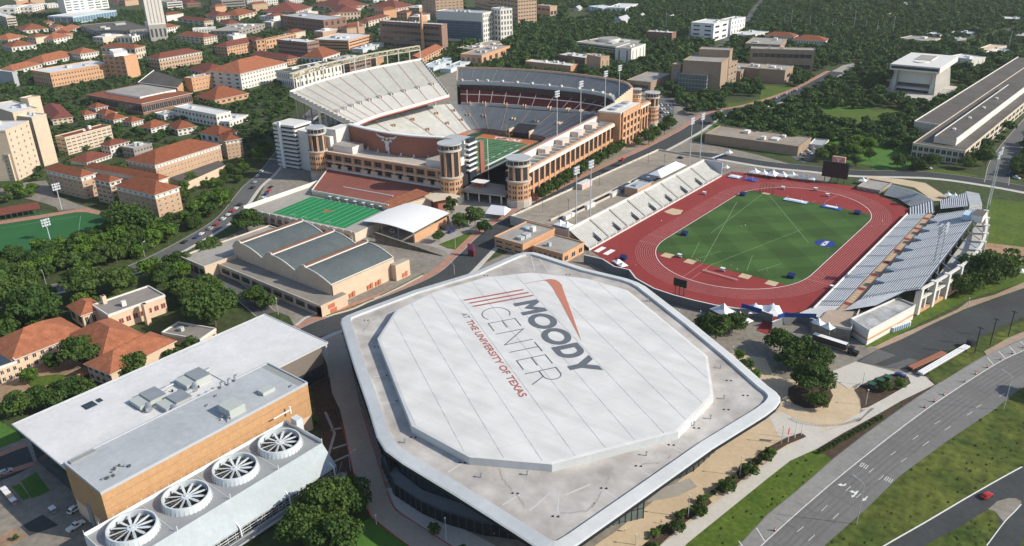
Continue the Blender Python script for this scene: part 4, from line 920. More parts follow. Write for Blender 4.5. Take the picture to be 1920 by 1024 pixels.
 for k in range(19):
  v = -80+k*7.8; q = MB(); q.obox(S(80, v), S(91, v), .5, 20.2, 21.9); q.build('terrace_wall', M['limestone_w'], r)
 for v, ln_, uu in ((-40, 9, 82), (-14, 11, 82), (12, 11, 82), (36, 10, 82)):
  q = MB(); q.prism([S(79, v), S(85, v), S(85, v+ln_), S(79, v+ln_)], 20.2, 24.4, 0, 1); q.build('stair_head', [M['pink_conc'], M['limestone_w']], r)
 q = MB(); q.prism([S(78.4, 62), S(97, 62), S(97, 101), S(78.4, 101)], 0, 28.5, 0, 1); q.prism([S(78, 61.6), S(97.4, 61.6), S(97.4, 101.4), S(78, 101.4)], 28.5, 29.7, 2, 2, True); q.build('east_block', [M['brick_o'], M['roof_gr'], M['limestone_w']], r)
 pier_facade(r, S(98.6, 64), S(98.6, 101), 0, [(2, 7), (9, 13), (15, 19), (21, 25)], 7.6, 2.6, 1.5, 'brick_o', 'glass', 29.5, 'arcade', 1)
 for v in (70, 82, 94):
  q = MB(); c = S(88, v); q.cyl(c, 3.6, 29.7, 31.2, 20); q.build('roof_drum', M['roof_gr'], r)
 q = MB(); q.prism([S(78.4, 101), S(91, 101), S(91, 140), S(78.4, 140)], 0, 22, 0, 1); q.build('north_east_wing', [M['dark'], M['roof_g']], r)
 pier_facade(r, S(92.4, 101), S(92.4, 140), 0, [(2, 12.5), (14.5, 21)], 6.5, 1.9, 2.0, 'brick_o', 'glass', 24, 'arcade', 1)
 q = MB(); q.obox(S(92.2, 101), S(92.2, 140), 1.9, 21.3, 22.6, 0); q.build('cornice', M['limestone_w'], r)
 for k in range(6):
  q = MB(); q.obox(S(80, 103+k*6.5), S(91, 103+k*6.5), .6, 22, 24.4); q.build('terrace_wall', M['limestone_w'], r)
 drum(r, 92, 143, 31, 6.3, 18); drum(r, 90.5, -87, 32.5, 7.6, 17); drum(r, 84, 128, 36, 3.6, 27)
 # south building
 q = MB(); q.prism([S(-64, -100.4), S(47, -100.4), S(47, -72), S(-64, -72)], 0, 20.4, 0, 1); q.build('south_building', [M['dark'], M['roof_g2']], r)
 pier_facade(r, S(-62, -102.5), S(46, -102.5), 0, [(2, 7.6), (9.6, 13.6), (15.2, 19.0)], 9.0, 2.1, 2.0, 'brick_o', 'glass', 20.6, 'south_facade', 1, None)
 q = MB(); q.obox(S(-62, -102.3), S(46, -102.3), 2.4, 8.0, 9.4, 0); q.obox(S(-62, -102.2), S(46, -102.2), 2.1, 20.6, 21.5, 1); q.obox(S(-62, -102.2), S(46, -102.2), 2.1, 13.8, 14.6, 1); q.build('stone_bands', [M['limestone_w'], M['cream']], r)
 for k, u in enumerate(range(-56, 44, 9)):
  if k % 3 == 2: continue
  q = MB(); q.obox(S(u+1.5, -103.0), S(u+7, -103.0), 1.2, 9.4, 12.2); q.build('balcony_screen', M['cream'], r)
 pb = path([np.array(S(u, v, 18)) for u, v in ((-57, -77), (-36, -82), (-15, -84.5), (6, -83.5), (27, -78.5))], 6)
 q = MB()
 for i in range(len(pb)-1): q.obox(pb[i][:2], pb[i+1][:2], 2.2, 20.5, 35, 0); q.obox(pb[i][:2], pb[i+1][:2], 3.4, 35, 35.9, 1)
 q.build('video_board_back', [M['board'], M['white']], r)
 lh = MB(); c0 = np.array(S(-16, -86.3)); ud = SE_
 longhorn(lh, lambda x, y: (*(c0+ud*x), 29.0+y), 1.85); lh.build('steer_emblem', M['offwhite'], r)
 for k in range(9):
  i = int(k*(len(pb)-1)/8); p = pb[i]; q = MB(); q.obox(p[:2]+SN*-2, p[:2]+SN*1, .5, 20.4, 22.5); q.tube((p[0]-SN[0]*4, p[1]-SN[1]*4, 20.4), (p[0], p[1], 23), .2, 5); q.build('board_strut', M['offwhite'], r)
 q = MB(); q.prism([S(-56, -98), S(-38, -98), S(-38, -86), S(-56, -86)], 20.4, 25.5, 0, 1); q.build('plant_room', [M['limestone_w'], M['roof_g']], r)
 q = MB(); q.prism([S(26, -99), S(46, -99), S(46, -80), S(30, -80)], 20.4, 25.5, 0, 1); q.build('plant_room', [M['limestone_w'], M['roof_g']], r)
 q = MB(); q.prism([S(28, -80), S(46, -82), S(46, -70), S(28, -70)], 20, 36, 0, 1); q.build('suite_block', [M['limestone_w'], M['roof_gr']], r)
 for k in range(6):
  q = MB(); q.prism([S(46, -82), S(49.5, -82), S(49.5, -71), S(46, -71)], 15+k*3.6, 16+k*3.6, 0, 0, True); q.build('suite_balcony', M['white'], r)
 q = MB(); q.prism([S(46, -80), S(48.5, -80), S(48.5, -72), S(46, -72)], 0, 37, 0); q.build('suite_glass', M['glass'], r)
 q = MB(); q.prism([S(50.2, -70.8), S(51.4, -70.8), S(51.4, -66), S(50.2, -66)], 0, 33, 0); q.build('brick_fin', M['board'], r)
 q = MB(); q.prism([S(-102, -90), S(-60, -96), S(-58, -76), S(-104, -72)], 0, 30, 0, 1); q.prism([S(-66, -92), S(-57.5, -92), S(-57.5, -76), S(-66, -76)], 0, 34.5, 0, 1); q.build('south_west_block', [M['offwhite'], M['offwhite']], r)
 drum(r, -66, -103, 39, 6.6, 21); drum(r, 48.5, -102.5, 41, 7.4, 18)
 # spiral ramp tower
 for k in range(11):
  q = MB(); z = 1+k*3.1; q.prism([S(-118, -94), S(-96, -94), S(-96, -76), S(-118, -76)], z, z+1.5, 0, 0, True); q.build('ramp_slab', M['offwhite'], r)
 q = MB(); q.prism([S(-116, -92), S(-97, -92), S(-97, -77), S(-116, -77)], 0, 33, 0); q.build('ramp_core', M['dark'], r)
 q = MB(); q.prism([S(-112, -95.2), S(-109.5, -95.2), S(-109.5, -93.9), S(-112, -93.9)], 0, 35.5, 0); q.build('ramp_fin', M['white'], r)
 # west concourse mass under the deck
 q = MB(); q.prism([S(-108, -70), S(-85, -70), S(-85, 62), S(-108, 70)], 0, 21.5, 0, 1); q.build('west_concourse', [M['concrete_dk'], M['concrete_dk']], r)
 q = MB(); q.prism([S(-87.5, -64), S(-84.5, -64), S(-84.5, 62), S(-87.5, 62)], 21.5, 29, 0); q.build('press_glass', M['dark_maroon'], r)
 # south gate bridge
 q = MB(); q.prism([S(52, -98), S(84, -94), S(82, -76), S(50, -74)], 6.2, 7.2, 0, 0, True); q.build('gate_deck', M['concrete'], r)
 for u, v in ((56, -95), (64, -94), (72, -93), (80, -92), (58, -78), (70, -78)):
  q = MB(); q.cyl(S(u, v), .6, 0, 6.2, 8); q.build('gate_column', M['limestone_w'], r)
 q = MB(); q.prism([S(54, -88), S(64, -88), S(64, -80), S(54, -80)], 10.2, 10.6, 0, 0, True); q.build('gate_canopy', M['white'], r)
 for u, v in ((55, -87), (63, -87), (55, -81), (63, -81)):
  q = MB(); q.cyl(S(u, v), .2, 7.2, 10.2, 6); q.build('gate_post', M['steel'], r)
 q = MB(); q.prism([S(56, -86), S(62, -86), S(62, -82), S(56, -82)], 7.2, 9, 0); q.build('ticket_booth', M['orange'], r)
 # field
 f = MB()
 def fr(u0, u1, v0, v1, z, m): f.poly([S(u0, v0, z), S(u1, v0, z), S(u1, v1, z), S(u0, v1, z)], m)
 fr(-37.5, 36.5, -74, 60, .22, 1); fr(-26.9, 26.9, -57, 57, .24, 2); fr(-24.4, 24.4, -45.7, 45.7, .26, 0)
 for k in range(10):
  if k % 2: fr(-24.4, 24.4, -45.7+9.144*k, -45.7+9.144*(k+1), .265, 4)
 for k in range(21): fr(-24.4, 24.4, -45.72+4.572*k-.11, -45.72+4.572*k+.11, .28, 3)
 fr(24.5, 26.6, -22, 26, .27, 3); fr(24.2, 24.5, -46, 46, .285, 3); fr(-24.5, -24.2, -46, 46, .285, 3)
 for k in range(-22, 23):
  for u in (-6, 6): fr(u-.4, u+.4, k*2-.1, k*2+.1, .28, 3)
 f.build('playing_field', [M['turf'], M['turf_d'], M['orange'], M['white'], M['turf_l']], r)
 t = MB(); U3 = (SE_[0], SE_[1], 0); V3 = (SN[0], SN[1], 0)
 put_text(t, 'TEXAS', S(-13, 47.8, .3), U3, V3, 6.3, 27, .04)
 for k, s in enumerate(('1 0', '2 0', '3 0', '4 0', '5 0', '4 0', '3 0', '2 0', '1 0')):
  v = -36.58+9.144*k
  put_text(t, s, S(18.6, v-1.9, .3), V3, tuple(-x for x in U3), 1.9, 3.8, .03)
  put_text(t, s, S(-18.6, v+1.9, .3), tuple(-x for x in V3), U3, 1.9, 3.8, .03)
 t.build('field_lettering', M['white'], r)
 t = MB(); longhorn(t, lambda x, y: S(x*1.0, y-0.3, .3), 1.25); t.build('midfield_emblem', M['orange'], r)
 for u, v in ((0, 55), ):
  q = MB(); q.cyl(S(u, v), .15, 0, 3, 6); q.obox(S(-2.8, v), S(2.8, v), .2, 3, 3.2); q.tube(S(-2.8, v, 3), S(-2.8, v, 12), .1, 5); q.tube(S(2.8, v, 3), S(2.8, v, 12), .1, 5); q.build('goal_post', M['paint_y'], r)
 return r
M['pale_stone'] = mat('pale_trim_stone', (.54, .50, .44), .85, scale=.3, amt=.07)
M['seat_w2'] = mat('pale_bench_riser', (.47, .47, .45), .8, scale=.06, amt=.06, fine=(.3, .05))
M['deckseat2'] = mat('grey_deck_riser', (.38, .385, .37), .8, scale=.05, amt=.12, fine=(.3, .08))
M['bowlseat2'] = mat('blue_grey_riser', (.17, .19, .21), .8, scale=.06, amt=.12)
M['bowlseat3'] = mat('light_blue_grey_seats', (.33, .36, .385), .7, scale=.05, amt=.1, fine=(.3, .1))
M['maroon2'] = mat('maroon_riser', (.09, .02, .022), .8, amt=.15)
M['dark_maroon'] = mat('dark_maroon_glass', (.05, .025, .03), .3, scale=.4, amt=.4)
M['aisle_red'] = mat('stair_red', (.42, .24, .21), .8, amt=.1)
M['aisle_blue'] = mat('stair_bluegrey', (.36, .30, .30), .8, amt=.1)
M['orange_pale'] = mat('pale_terracotta', (.5, .28, .22), .8, amt=.1)
M['orange_d'] = mat('burnt_orange_screen', (.38, .12, .09), .6, scale=.5, amt=.4)
M['offwhite_d'] = mat('weathered_concrete', (.5, .47, .42), .85, scale=.3, amt=.12)
M['truss'] = mat('cream_truss', (.50, .46, .36), .7, amt=.1)
M['field_wall'] = mat('field_wall', (.30, .20, .18), .8, scale=.3, amt=.3)
M['pink_conc'] = mat('pinkish_concrete', (.60, .47, .42), .85, scale=.3, amt=.06)
M['roof_g2'] = mat('pale_gravel_roof', (.47, .43, .38), .95, scale=.08, amt=.15, fine=(.8, .08))
M['board'] = mat('terracotta_metal', (.32, .125, .09), .6, scale=.3, amt=.06, stretch=(1, 1, 6))
M['turf'] = mat('turf', (.03, .13, .04), .95, scale=.05, amt=.12, fine=(.5, .08))
M['turf_l'] = mat('turf_light', (.038, .155, .048), .95, scale=.05, amt=.1, fine=(.5, .08))
M['turf_d'] = mat('turf_dark', (.012, .075, .035), .95, scale=.05, amt=.12)
build_stadium()
# ------------------------------------------------------------------ track, stands, garage deck
TC = (-161.5, 438.0); TR = 42.7; TL = 47.0
def oval(off, n=40, c=TC):
 r = TR+off; P = []
 for i in range(n+1): a = -math.pi/2-math.pi/2+math.pi*i/n; P.append((c[0]+r*math.cos(a), c[1]-TL+r*math.sin(a)))
 for i in range(n+1): a = math.pi*i/n; P.append((c[0]+r*math.cos(a), c[1]+TL+r*math.sin(a)))
 return P
def ring(mb, a, b, z, m=0):
 A = oval(a); B = oval(b); n = len(A)
 for i in range(n):
  j = (i+1) % n; mb.poly([(*A[i], z), (*B[i], z), (*B[j], z), (*A[j], z)], m)
def build_track():
 mb = MB()
 base = [(-206, 340), (-229.7, 352), (-229.7, 520)]+[G(*p) for p in ((1372, 322), (1450, 330), (1560, 345), (1600, 350), (1652, 368), (1712, 396))]+[(-103.4, 500), (-103.4, 352)]+[G(*p) for p in ((1515, 583), (1480, 588), (1462, 600), (1440, 628), (1418, 620), (1438, 592), (1380, 580), (1300, 563), (1225, 543), (1180, 510))]
 mb.flat(ccw(base), .15, 0)
 struct('running_track', mb, M['track'])
 mb = MB()
 for k in range(10): ring(mb, k*1.2-.04, k*1.2+.06, .19)
 struct('lane_lines', mb, M['trackline'])
 mb = MB(); ring(mb, -.35, -.05, .2);
 A = oval(-.05); B = oval(-.35)
 struct('track_kerb', mb, M['white'])
 # infield grass
 ins = oval(-.5, 40); y0, y1 = 371.5, 501
 P = [(x, min(max(y, y0), y1)) for x, y in ins]; Q = []
 for p in P:
  if not Q or abs(p[0]-Q[-1][0])+abs(p[1]-Q[-1][1]) > .05: Q.append(p)
 # diagonal north edge as in the field: slightly lower to the east
 Q = [(x, y-(x+161)*.02 if y > 495 else y) for x, y in Q]
 mb = MB(); mb.flat(ccw(Q), .19); struct('infield_grass', mb, M['infield'])
 # stagger and finish marks
 mb = MB()
 for k in range(9):
  for (x, s, yy) in ((-204.2, -1, 400+k*3.2), (-118.8, 1, 398-k*1.0), (-118.8, 1, 478+k*1.4), (-204.2, -1, 380.5+0*k)):
   a = x+s*k*1.2; mb.box(min(a, a+s*1.15), max(a, a+s*1.15), yy-.06, yy+.06, .19, .205)
 for yy in (392, 486, 474): mb.box(-216, -204.4, yy-.06, yy+.06, .19, .205)
 for yy in (384.5, 390): mb.box(-118.6, -107.5, yy-.08, yy+.08, .19, .205)
 struct('track_marks', mb, M['trackline'])
 def lines(segs, w_, m, z=.215):
  mb = MB()
  for a, b in segs:
   A = np.array(G(*a)); B = np.array(G(*b)); ribbon(mb, [A, B], -w_/2, w_/2, z)
  return struct('field_lines', mb, M[m])
 o = (1220, 340); Z = lambda *p: zoomed(o, 6, p)
 seg = [Z((970, 235), (590, 915)), Z((1260, 145), (680, 585)), Z((1330, 155), (1780, 700)), Z((690, 940), (1700, 545)), Z((545, 690), (460, 870)), Z((540, 870), (790, 790)), Z((1145, 840), (1080, 1010)), Z((1200, 1015), (1470, 930))]
 lines([tuple(s) for s in seg], .22, 'chalk')
 seg2 = []
 for k in range(6):
  seg2.append(Z((540-8*k, 708+22*k), (785-45*k, 800+12*k))); seg2.append(Z((1140-10*k, 852+25*k), (1440-60*k, 945+8*k)))
 for k in range(7): seg2.append(Z((960-20*k, 300+45*k), (1560-30*k, 400+48*k)))
 lines([tuple(s) for s in seg2], .1, 'chalk_f')
 lines([tuple(s) for s in (zoomed((1220, 450), 6, ((360, 420), (590, 262))), zoomed((1220, 450), 6, ((440, 455), (690, 275))), zoomed((1440, 360), 6, ((500, 118), (545, 98))), zoomed((1440, 360), 6, ((650, 110), (780, 35))))], .15, 'trackline', .2)
 # NCAA roundel
 r = thing('field_logo', 'blue oval NCAA roundel laid on the infield grass near its east side', 'field logo', (*G(1547, 457), .2))
 c = G(1547, 457); q = MB(); P = [(c[0]+5.6*math.cos(a), c[1]+5.6*math.sin(a)) for a in np.linspace(0, 2*math.pi, 33)[:-1]]; q.prism(P, .2, .26); q.build('roundel', M['navy_l'], r)
 q = MB(); u = np.array((0.0, 1.0, 0)); up = np.array((-1.0, 0, 0)); put_text(q, 'NCAA', (c[0]+1.4, c[1]-4.2, .28), u, up, 2.8, 8.4, .05); q.build('lettering', M['white'], r)
M['infield'] = mat('mown_infield', (.055, .115, .025), 1, scale=.05, col2=(.036, .085, .018), fine=(1.2, .12))
def mow(mm):
 nt = mm.node_tree; b = nt.nodes['Principled BSDF']; src = b.inputs['Base Color'].links[0].from_socket
 tc = nt.nodes.new('ShaderNodeTexCoord'); fac = None
 for ang, L_ in ((R_(45), 13.0), (R_(-45), 16.0)):
  mp = nt.nodes.new('ShaderNodeMapping'); mp.inputs['Rotation'].default_value = (0, 0, ang); nt.links.new(tc.outputs['Object'], mp.inputs[0])
  wv = nt.nodes.new('ShaderNodeTexWave'); wv.inputs['Scale'].default_value = .314/L_*.5; wv.inputs['Distortion'].default_value = .25; wv.inputs['Detail'].default_value = 1; nt.links.new(mp.outputs[0], wv.inputs[0])
  mr = nt.nodes.new('ShaderNodeMapRange'); mr.inputs[1].default_value = .42; mr.inputs[2].default_value = .58; mr.inputs[3].default_value = .9; mr.inputs[4].default_value = 1.12; nt.links.new(wv.outputs['Fac'], mr.inputs[0])
  if fac is None: fac = mr.outputs[0]
  else:
   mu = nt.nodes.new('ShaderNodeMath'); mu.operation = 'MULTIPLY'; nt.links.new(fac, mu.inputs[0]); nt.links.new(mr.outputs[0], mu.inputs[1]); fac = mu.outputs[0]
 vm = nt.nodes.new('ShaderNodeVectorMath'); vm.operation = 'SCALE'; nt.links.new(src, vm.inputs[0]); nt.links.new(fac, vm.inputs['Scale']); nt.links.new(vm.outputs[0], b.inputs['Base Color'])
mow(M['infield'])
M['chalk'] = mat('chalk_line', (.26, .38, .2), .9, scale=.3, amt=.2)
M['chalk_f'] = mat('faint_chalk', (.13, .27, .09), .9, scale=.2, amt=.3)
M['navy_l'] = mat('navy_roundel', (.015, .045, .22), .7, scale=.5, amt=.1)
M['greymetal_w'] = mat('grey_render_wall', (.19, .20, .21), .85, scale=.1, amt=.1)
build_track()
def build_west_stand():
 r = thing('grandstand', 'long pale aluminium bench grandstand along the west side of the red track', 'grandstand', (-237, 435, 0))
 A = [np.array((-230.2, 351+k*16.8, 1.2)) for k in range(11)]; B = [np.array((-243.5, 351+k*16.8, 9.0)) for k in range(11)]
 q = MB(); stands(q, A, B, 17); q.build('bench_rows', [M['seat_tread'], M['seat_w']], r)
 q = MB(); q.box(-230.3, -229.9, 351, 519, 0, 2.2); q.build('front_wall', M['offwhite'], r)
 q = MB(); q.box(-244.6, -243.6, 351, 519.6, 0, 10.4); q.build('rear_parapet', M['limestone_w'], r)
 q = MB(); q.box(-244.6, -229.9, 519, 519.8, 0, 10.4); q.build('end_wall', M['roof_rim_g'], r)
 for k in range(1, 8):
  y = 351+168*k/8; q = MB(); q.poly([(-230.2, y-.5, 2.2), (-230.2, y+.5, 2.2), (-243.5, y+.5, 10.0), (-243.5, y-.5, 10.0)][::-1]); q.build('aisle', M['aisle_g'], r)
  q = MB(); y2 = y-9.5; q.prism([(-230.0, y2-.6), (-234, y2-.6), (-234, y2+.6), (-230.0, y2+.6)], .5, 2.6, 0); q.poly([(-230, y2-.7, 2.1), (-230, y2+.7, 2.1), (-234.5, y2+.7, 4.6), (-234.5, y2-.7, 4.6)][::-1]); q.build('vomitory', M['dark'], r)
  q = MB(); q.poly([(-230, y2+1.05, 1), (-236, y2+1.05, 4.5), (-236, y2+1.05, 6.2), (-230, y2+1.05, 3.0)]); q.build('stair_rail', M['roof_rim_g'], r)
 for k in range(24):
  y = 352+7*k; q = MB(); q.box(-229.8, -229.6, y, y+5.6, 1.2, 2.4); q.build('rail_panel', M['steel'], r)
def build_garage():
 r = thing('parking_garage', 'low parking deck with pale parapets between the brick stadium wall and the track', 'parking garage', (-268, 448, 0))
 x0, x1, y0, y1, Z = -291.5, -244.8, 357, 538.5, 5.0
 q = MB(); q.box(x0+.4, x1, y0+.4, y1, 0, Z); q.build('deck', [M['deck_conc']], r)
 q = MB()
 for a in ((x0, x0+.4, y0, y1), (x0+.4, x1, y0, y0+.4), (x0+.4, x1, y1-.4, y1)): q.box(*a, 0, Z+1.15, 0)
 q.build('parapet', M['limestone_w2'], r)
 for k in range(26):
  y = y0+3+7*k; q = MB(); q.box(x0-.15, x0+.55, y-.25, y+.25, 0, Z+1.5); q.build('parapet_post', M['limestone_w2'], r)
 q = MB(); q.box(-268, -267.4, 366, 470, Z, Z+1.2); q.build('ramp_wall', M['limestone_w2'], r)
 q = MB(); q.box(-267.2, -262.8, 372, 440, Z+.01, Z+.04); q.build('ramp_opening', M['dark'], r); q = MB(); q.box(-262.6, -262.1, 372, 440, Z, Z+1.2); q.build('ramp_wall', M['limestone_w2'], r)
 for y in (372, 395, 424, 455, 478):
  q = MB(); q.box(-263.2, -260.8, y, y+9, Z, Z+2.6); q.build('stair_head', M['offwhite'], r)
 for y in (438, 462, 486):
  c = (-259.5, y+4); q = MB(); q.box(-264, -253, y-2, y+9, Z+3.2, Z+3.5); q.build('solar_canopy', M['solar'], r)
  q = MB(); q.cyl((-258.5, y+3.5), .35, Z, Z+3.2, 8); q.build('canopy_post', M['steel'], r)
  q = MB(); q.box(-259.5, -257.5, y+3, y+4.2, Z+3.5, Z+3.55); q.build('canopy_panel', M['offwhite'], r)
 q = MB(); q.box(-257, -247.5, 432.5, 450, Z, Z+5.2); q.build('stair_block', M['brick_o'], r)
 q = MB(); q.box(-256.8, -247.7, 432.7, 449.8, Z+5.2, Z+5.5); parapet(q, -257.1, -247.4, 432.4, 450.1, Z+5.2, .8, .3, 0); q.build('block_roof', M['roof_gr'], r)
 q = MB(); q.box(-254, -251.5, 437, 440, Z+5.5, Z+6.6); q.build('air_unit', M['steel'], r)
 q = MB(); q.box(-289.5, -285, 425, 437, Z, Z+3.6); q.box(-289.7, -284.8, 424.8, 437.2, Z+3.6, Z+3.9, 1); q.build('lift_lobby', [M['pink_conc'], M['offwhite']], r)
 for x in (-280, -256):
  q = MB()
  for y in range(362, 534, 6): q.box(x-2.4, x+2.4, y-.06, y+.06, Z+.01, Z+.03)
  o = q.build('bay_lines', M['bayline'], r); o['kind'] = 'stuff'
 for x, y in ((-268, 385), (-281, 376), (-281, 440), (-281, 505), (-268, 505)):
  q = MB(); q.cyl((x, y), .12, Z, Z+8, 6); q.obox((x-.8, y), (x+.8, y), .3, Z+8, Z+8.2); q.build('deck_lamp', M['steel_d'], r)
M['aisle_g'] = mat('aisle_grey', (.36, .36, .35), .8, amt=.08)
M['deck_conc'] = mat('stained_deck', (.36, .31, .25), .95, scale=.04, col2=(.26, .225, .185), fine=(.25, .12))
M['limestone_w2'] = mat('parapet_concrete', (.58, .54, .48), .85, scale=.2, amt=.1)
M['solar'] = mat('solar_cells', (.035, .045, .075), .3, scale=.6, amt=.2, spec=.5)
M['bayline'] = mat('faded_line', (.40, .37, .31), .9, amt=.1)
build_west_stand(); build_garage()
def build_east_stand():
 r = thing('grandstand', 'steep silver bleacher stand on tall white piers along the east side of the track', 'grandstand', (-85, 430, 0))
 A = [np.array((-103.2, 355+k*15.3, 1.6)) for k in range(11)]; B = [np.array((-92.8, 355+k*15.3, 4.4)) for k in range(11)]
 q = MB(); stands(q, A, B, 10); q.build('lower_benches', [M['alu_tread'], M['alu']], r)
 q = MB(); q.box(-103.6, -103.2, 350, 508.5, 0, 2.6); q.build('front_wall', M['offwhite'], r)
 q = MB(); q.box(-92.8, -87, 350, 508, 3.9, 4.25); q.build('walkway', M['walk_o'], r)
 for k in range(8):
  y = 358+20*k; q = MB(); q.box(-92.6, -89.6, y, y+3, 4.27, 4.3); q.build('gate_landing', M['track'], r)
  for j in range(5): q = MB(); q.box(-92, -90, y+4+j*3, y+5.4+j*3, 4.27, 4.3); q.build('paving_patch', M['sand'], r)
 A = [np.array((-87, 366+k*14.2, 5.2)) for k in range(11)]; B = [np.array((-64.5, 374+k*13.5, 13.6)) for k in range(11)]
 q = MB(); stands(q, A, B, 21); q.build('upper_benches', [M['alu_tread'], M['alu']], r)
 q = MB(); q.box(-87.2, -87, 364, 508, 4.25, 5.9); q.build('tier_wall', M['steel_d'], r)
 for k in range(9):
  y = 360+17*k
  q = MB(); q.poly([(-103.2, y-.3, 2.1), (-103.2, y+.3, 2.1), (-92.8, y+.3, 5.0), (-92.8, y-.3, 5.0)]); q.build('aisle', M['aisle_dk'], r)
  q = MB(); q.poly([(-87, y+7.7, 6.0), (-87, y+8.3, 6.0), (-64.7, y+15.2, 14.3), (-64.7, y+14.6, 14.3)]); q.build('aisle', M['aisle_dk'], r)
  if 0 < k < 8:
   q = MB(); q.prism([(-87.1, y+9), (-83, y+9), (-83, y+13), (-87.1, y+13)], 4.3, 7.7, 0); q.build('vomitory', M['steel_l'], r)
 # lower wings: south tail and north bends
 q = MB(); stands(q, [np.array((-107, 342, 1.5)), np.array((-103.2, 354.5, 1.6))], [np.array((-95, 337, 4.5)), np.array((-92.8, 354.5, 4.4))], 9); q.build('south_wing', [M['roof_gr'], M['offwhite']], r)
 q = MB(); stands(q, [np.array((-90, 349, 5)), np.array((-87, 365.5, 5.2))], [np.array((-78, 356, 8.6)), np.array((-70, 373, 11.6))], 13); q.build('south_upper_wing', [M['alu_tread'], M['alu']], r)
 g3 = lambda x, y, z: np.array(G3(x, y, z))
 q = MB(); stands(q, [g3(1657, 366, 1.2), g3(1683, 372, 1.2), g3(1708, 388, 1.4)], [g3(1672, 346, 5), g3(1713, 357, 5), g3(1751, 375, 5)], 12); q.build('north_bend_benches', [M['seat_tread'], M['bowlseat3']], r)
 q = MB(); stands(q, [g3(1706, 390, 1.4), g3(1706, 405, 1.5)], [g3(1750, 376, 5), g3(1752, 399, 5)], 9); q.build('north_benches', [M['alu_tread'], M['alu']], r)
 q = MB(); stands(q, [g3(1763, 376, 6), g3(1764, 392, 6)], [g3(1812, 361, 9), g3(1816, 387, 9)], 14); q.build('north_upper_benches', [M['alu_tread'], M['alu']], r)
 q = MB(); q.prism([G(1811, 358, 9), G(1836, 363, 9), G(1842, 384, 9), G(1818, 386, 9)], 0, 9, 0, 1); q.build('press_roof', [M['limestone_w'], M['roof_gr']], r)
 q = MB(); q.prism([(-66, 484), (-60.5, 484), (-60.5, 496), (-66, 496)], 12.5, 16.5, 0, 1); q.prism([(-71, 486), (-66.2, 486), (-66.2, 495), (-71, 495)], 12.2, 15.2, 2, 2); q.build('press_box', [M['offwhite'], M['roof_d'], M['paleblue']], r)
 # outer frame
 q = MB(); q.poly([(-86.8, 366, 4.5), (-86.8, 507, 4.5), (-64.6, 508, 12.9), (-64.6, 374, 12.9)]); q.build('raker_soffit', M['steel_d'], r)
 FP = path([np.array((x, y, 0.0)) for x, y in ((-65, 376), (-59, 401), (-54.6, 428), (-54.2, 455), (-57.5, 482), (-62.5, 507))], 2)
 for k, c in enumerate(FP):
  t = FP[min(k+1, len(FP)-1)]-FP[max(k-1, 0)]; t = (t/np.linalg.norm(t))[:2]; n = np.array([t[1], -t[0]]); c = c[:2]
  q = MB(); q.obox(c-n*1.4, c+n*1.4, 1.9, 0, 13.2); q.build('pier', M['limestone_w'], r)
  if k < len(FP)-1:
   e = FP[k+1][:2]; L_ = np.hypot(*(e-c)); d = (e-c)/L_
   for hz, tt in ((12, .9), (7, .8)): q = MB(); q.obox(c+d, e-d, 1.2, hz, hz+tt); q.build('frame_beam', M['limestone_w'], r)
   m_ = (c+e)/2; q = MB(); q.obox(m_-d*.5, m_+d*.5, 1.1, 0, 7); q.build('frame_post', M['limestone_w'], r)
   q = MB(); q.obox(c+d, e-d, 1.6, 0, 1.6); q.build('base_wall', M['brick_o'], r)
   q = MB(); q.poly([(-64.4, c[1], 7.6), (c[0]-1, c[1], 7.6), (e[0]-1, e[1], 7.6), (-64.4, e[1], 7.6)]); q.build('rear_gallery', M['offwhite_d' if k % 2 else 'roof_gr'], r)
  q = MB(); q.tube((-64.5, c[1], 12.6), (c[0], c[1], 7.5), .22, 5); q.build('brace', M['steel'], r)
  for x, z in ((-66, 12), (-76, 8.5)): q = MB(); q.tube((x, c[1], 0), (x, c[1], z), .3, 6); q.build('column', M['steel'], r)
 # pale service block at the south end
 r2 = thing('service_building', 'low pale block with an orange band at the south foot of the silver bleachers', 'building', (-77, 352, 0))
 P = [(-83.4, 338.5), (-73.8, 332.2), (-64.5, 369), (-73, 372)]
 q = MB(); q.prism(P, 0, 2.2, 0); q.prism(P, 2.2, 3.3, 1); q.prism(P, 3.3, 7, 0, 2); q.build('wall', [M['limestone_w'], M['brick_o'], M['roof_st']], r2)
 q = MB()
 for i in range(4): q.obox(P[i], P[(i+1) % 4], .35, 7, 7.8)
 q.build('parapet', M['offwhite'], r2)
 r3 = thing('viewing_terrace', 'grey walled terrace with white peaked tents south of the silver bleachers', 'terrace', (-92, 335, 0))
 P = [G(*p, 5) for p in z4(11, (330, 380), (620, 430), (690, 270), (560, 270), (450, 280), (400, 330))]
 q = MB(); q.prism(P, 0, 5, 0, 1); q.build('terrace_block', [M['concrete_dk'], M['plaza_tan2']], r3)
 q = MB()
 for a, b in ((0, 1), (1, 2)): q.obox(P[a], P[b], .3, 5, 6.1)
 q.build('parapet', M['offwhite'], r3)
M['walk_o'] = mat('walkway_clay', (.46, .30, .20), .9, scale=.3, amt=.12)
M['aisle_dk'] = mat('aisle_dark', (.13, .14, .16), .8, amt=.08)
M['steel_l'] = mat('light_steel', (.36, .42, .48), .5, scale=1, amt=.3, metal=.3)
M['paleblue'] = mat('pale_blue_panel', (.50, .62, .72), .6, amt=.04)
M['roof_st'] = mat('weathered_roof', (.60, .60, .60), .8, scale=.12, col2=(.2, .2, .2), fine=(.6, .1))
M['plaza_tan2'] = mat('pinkish_paving', (.42, .33, .25), .9, scale=.2, amt=.12)
build_east_stand()
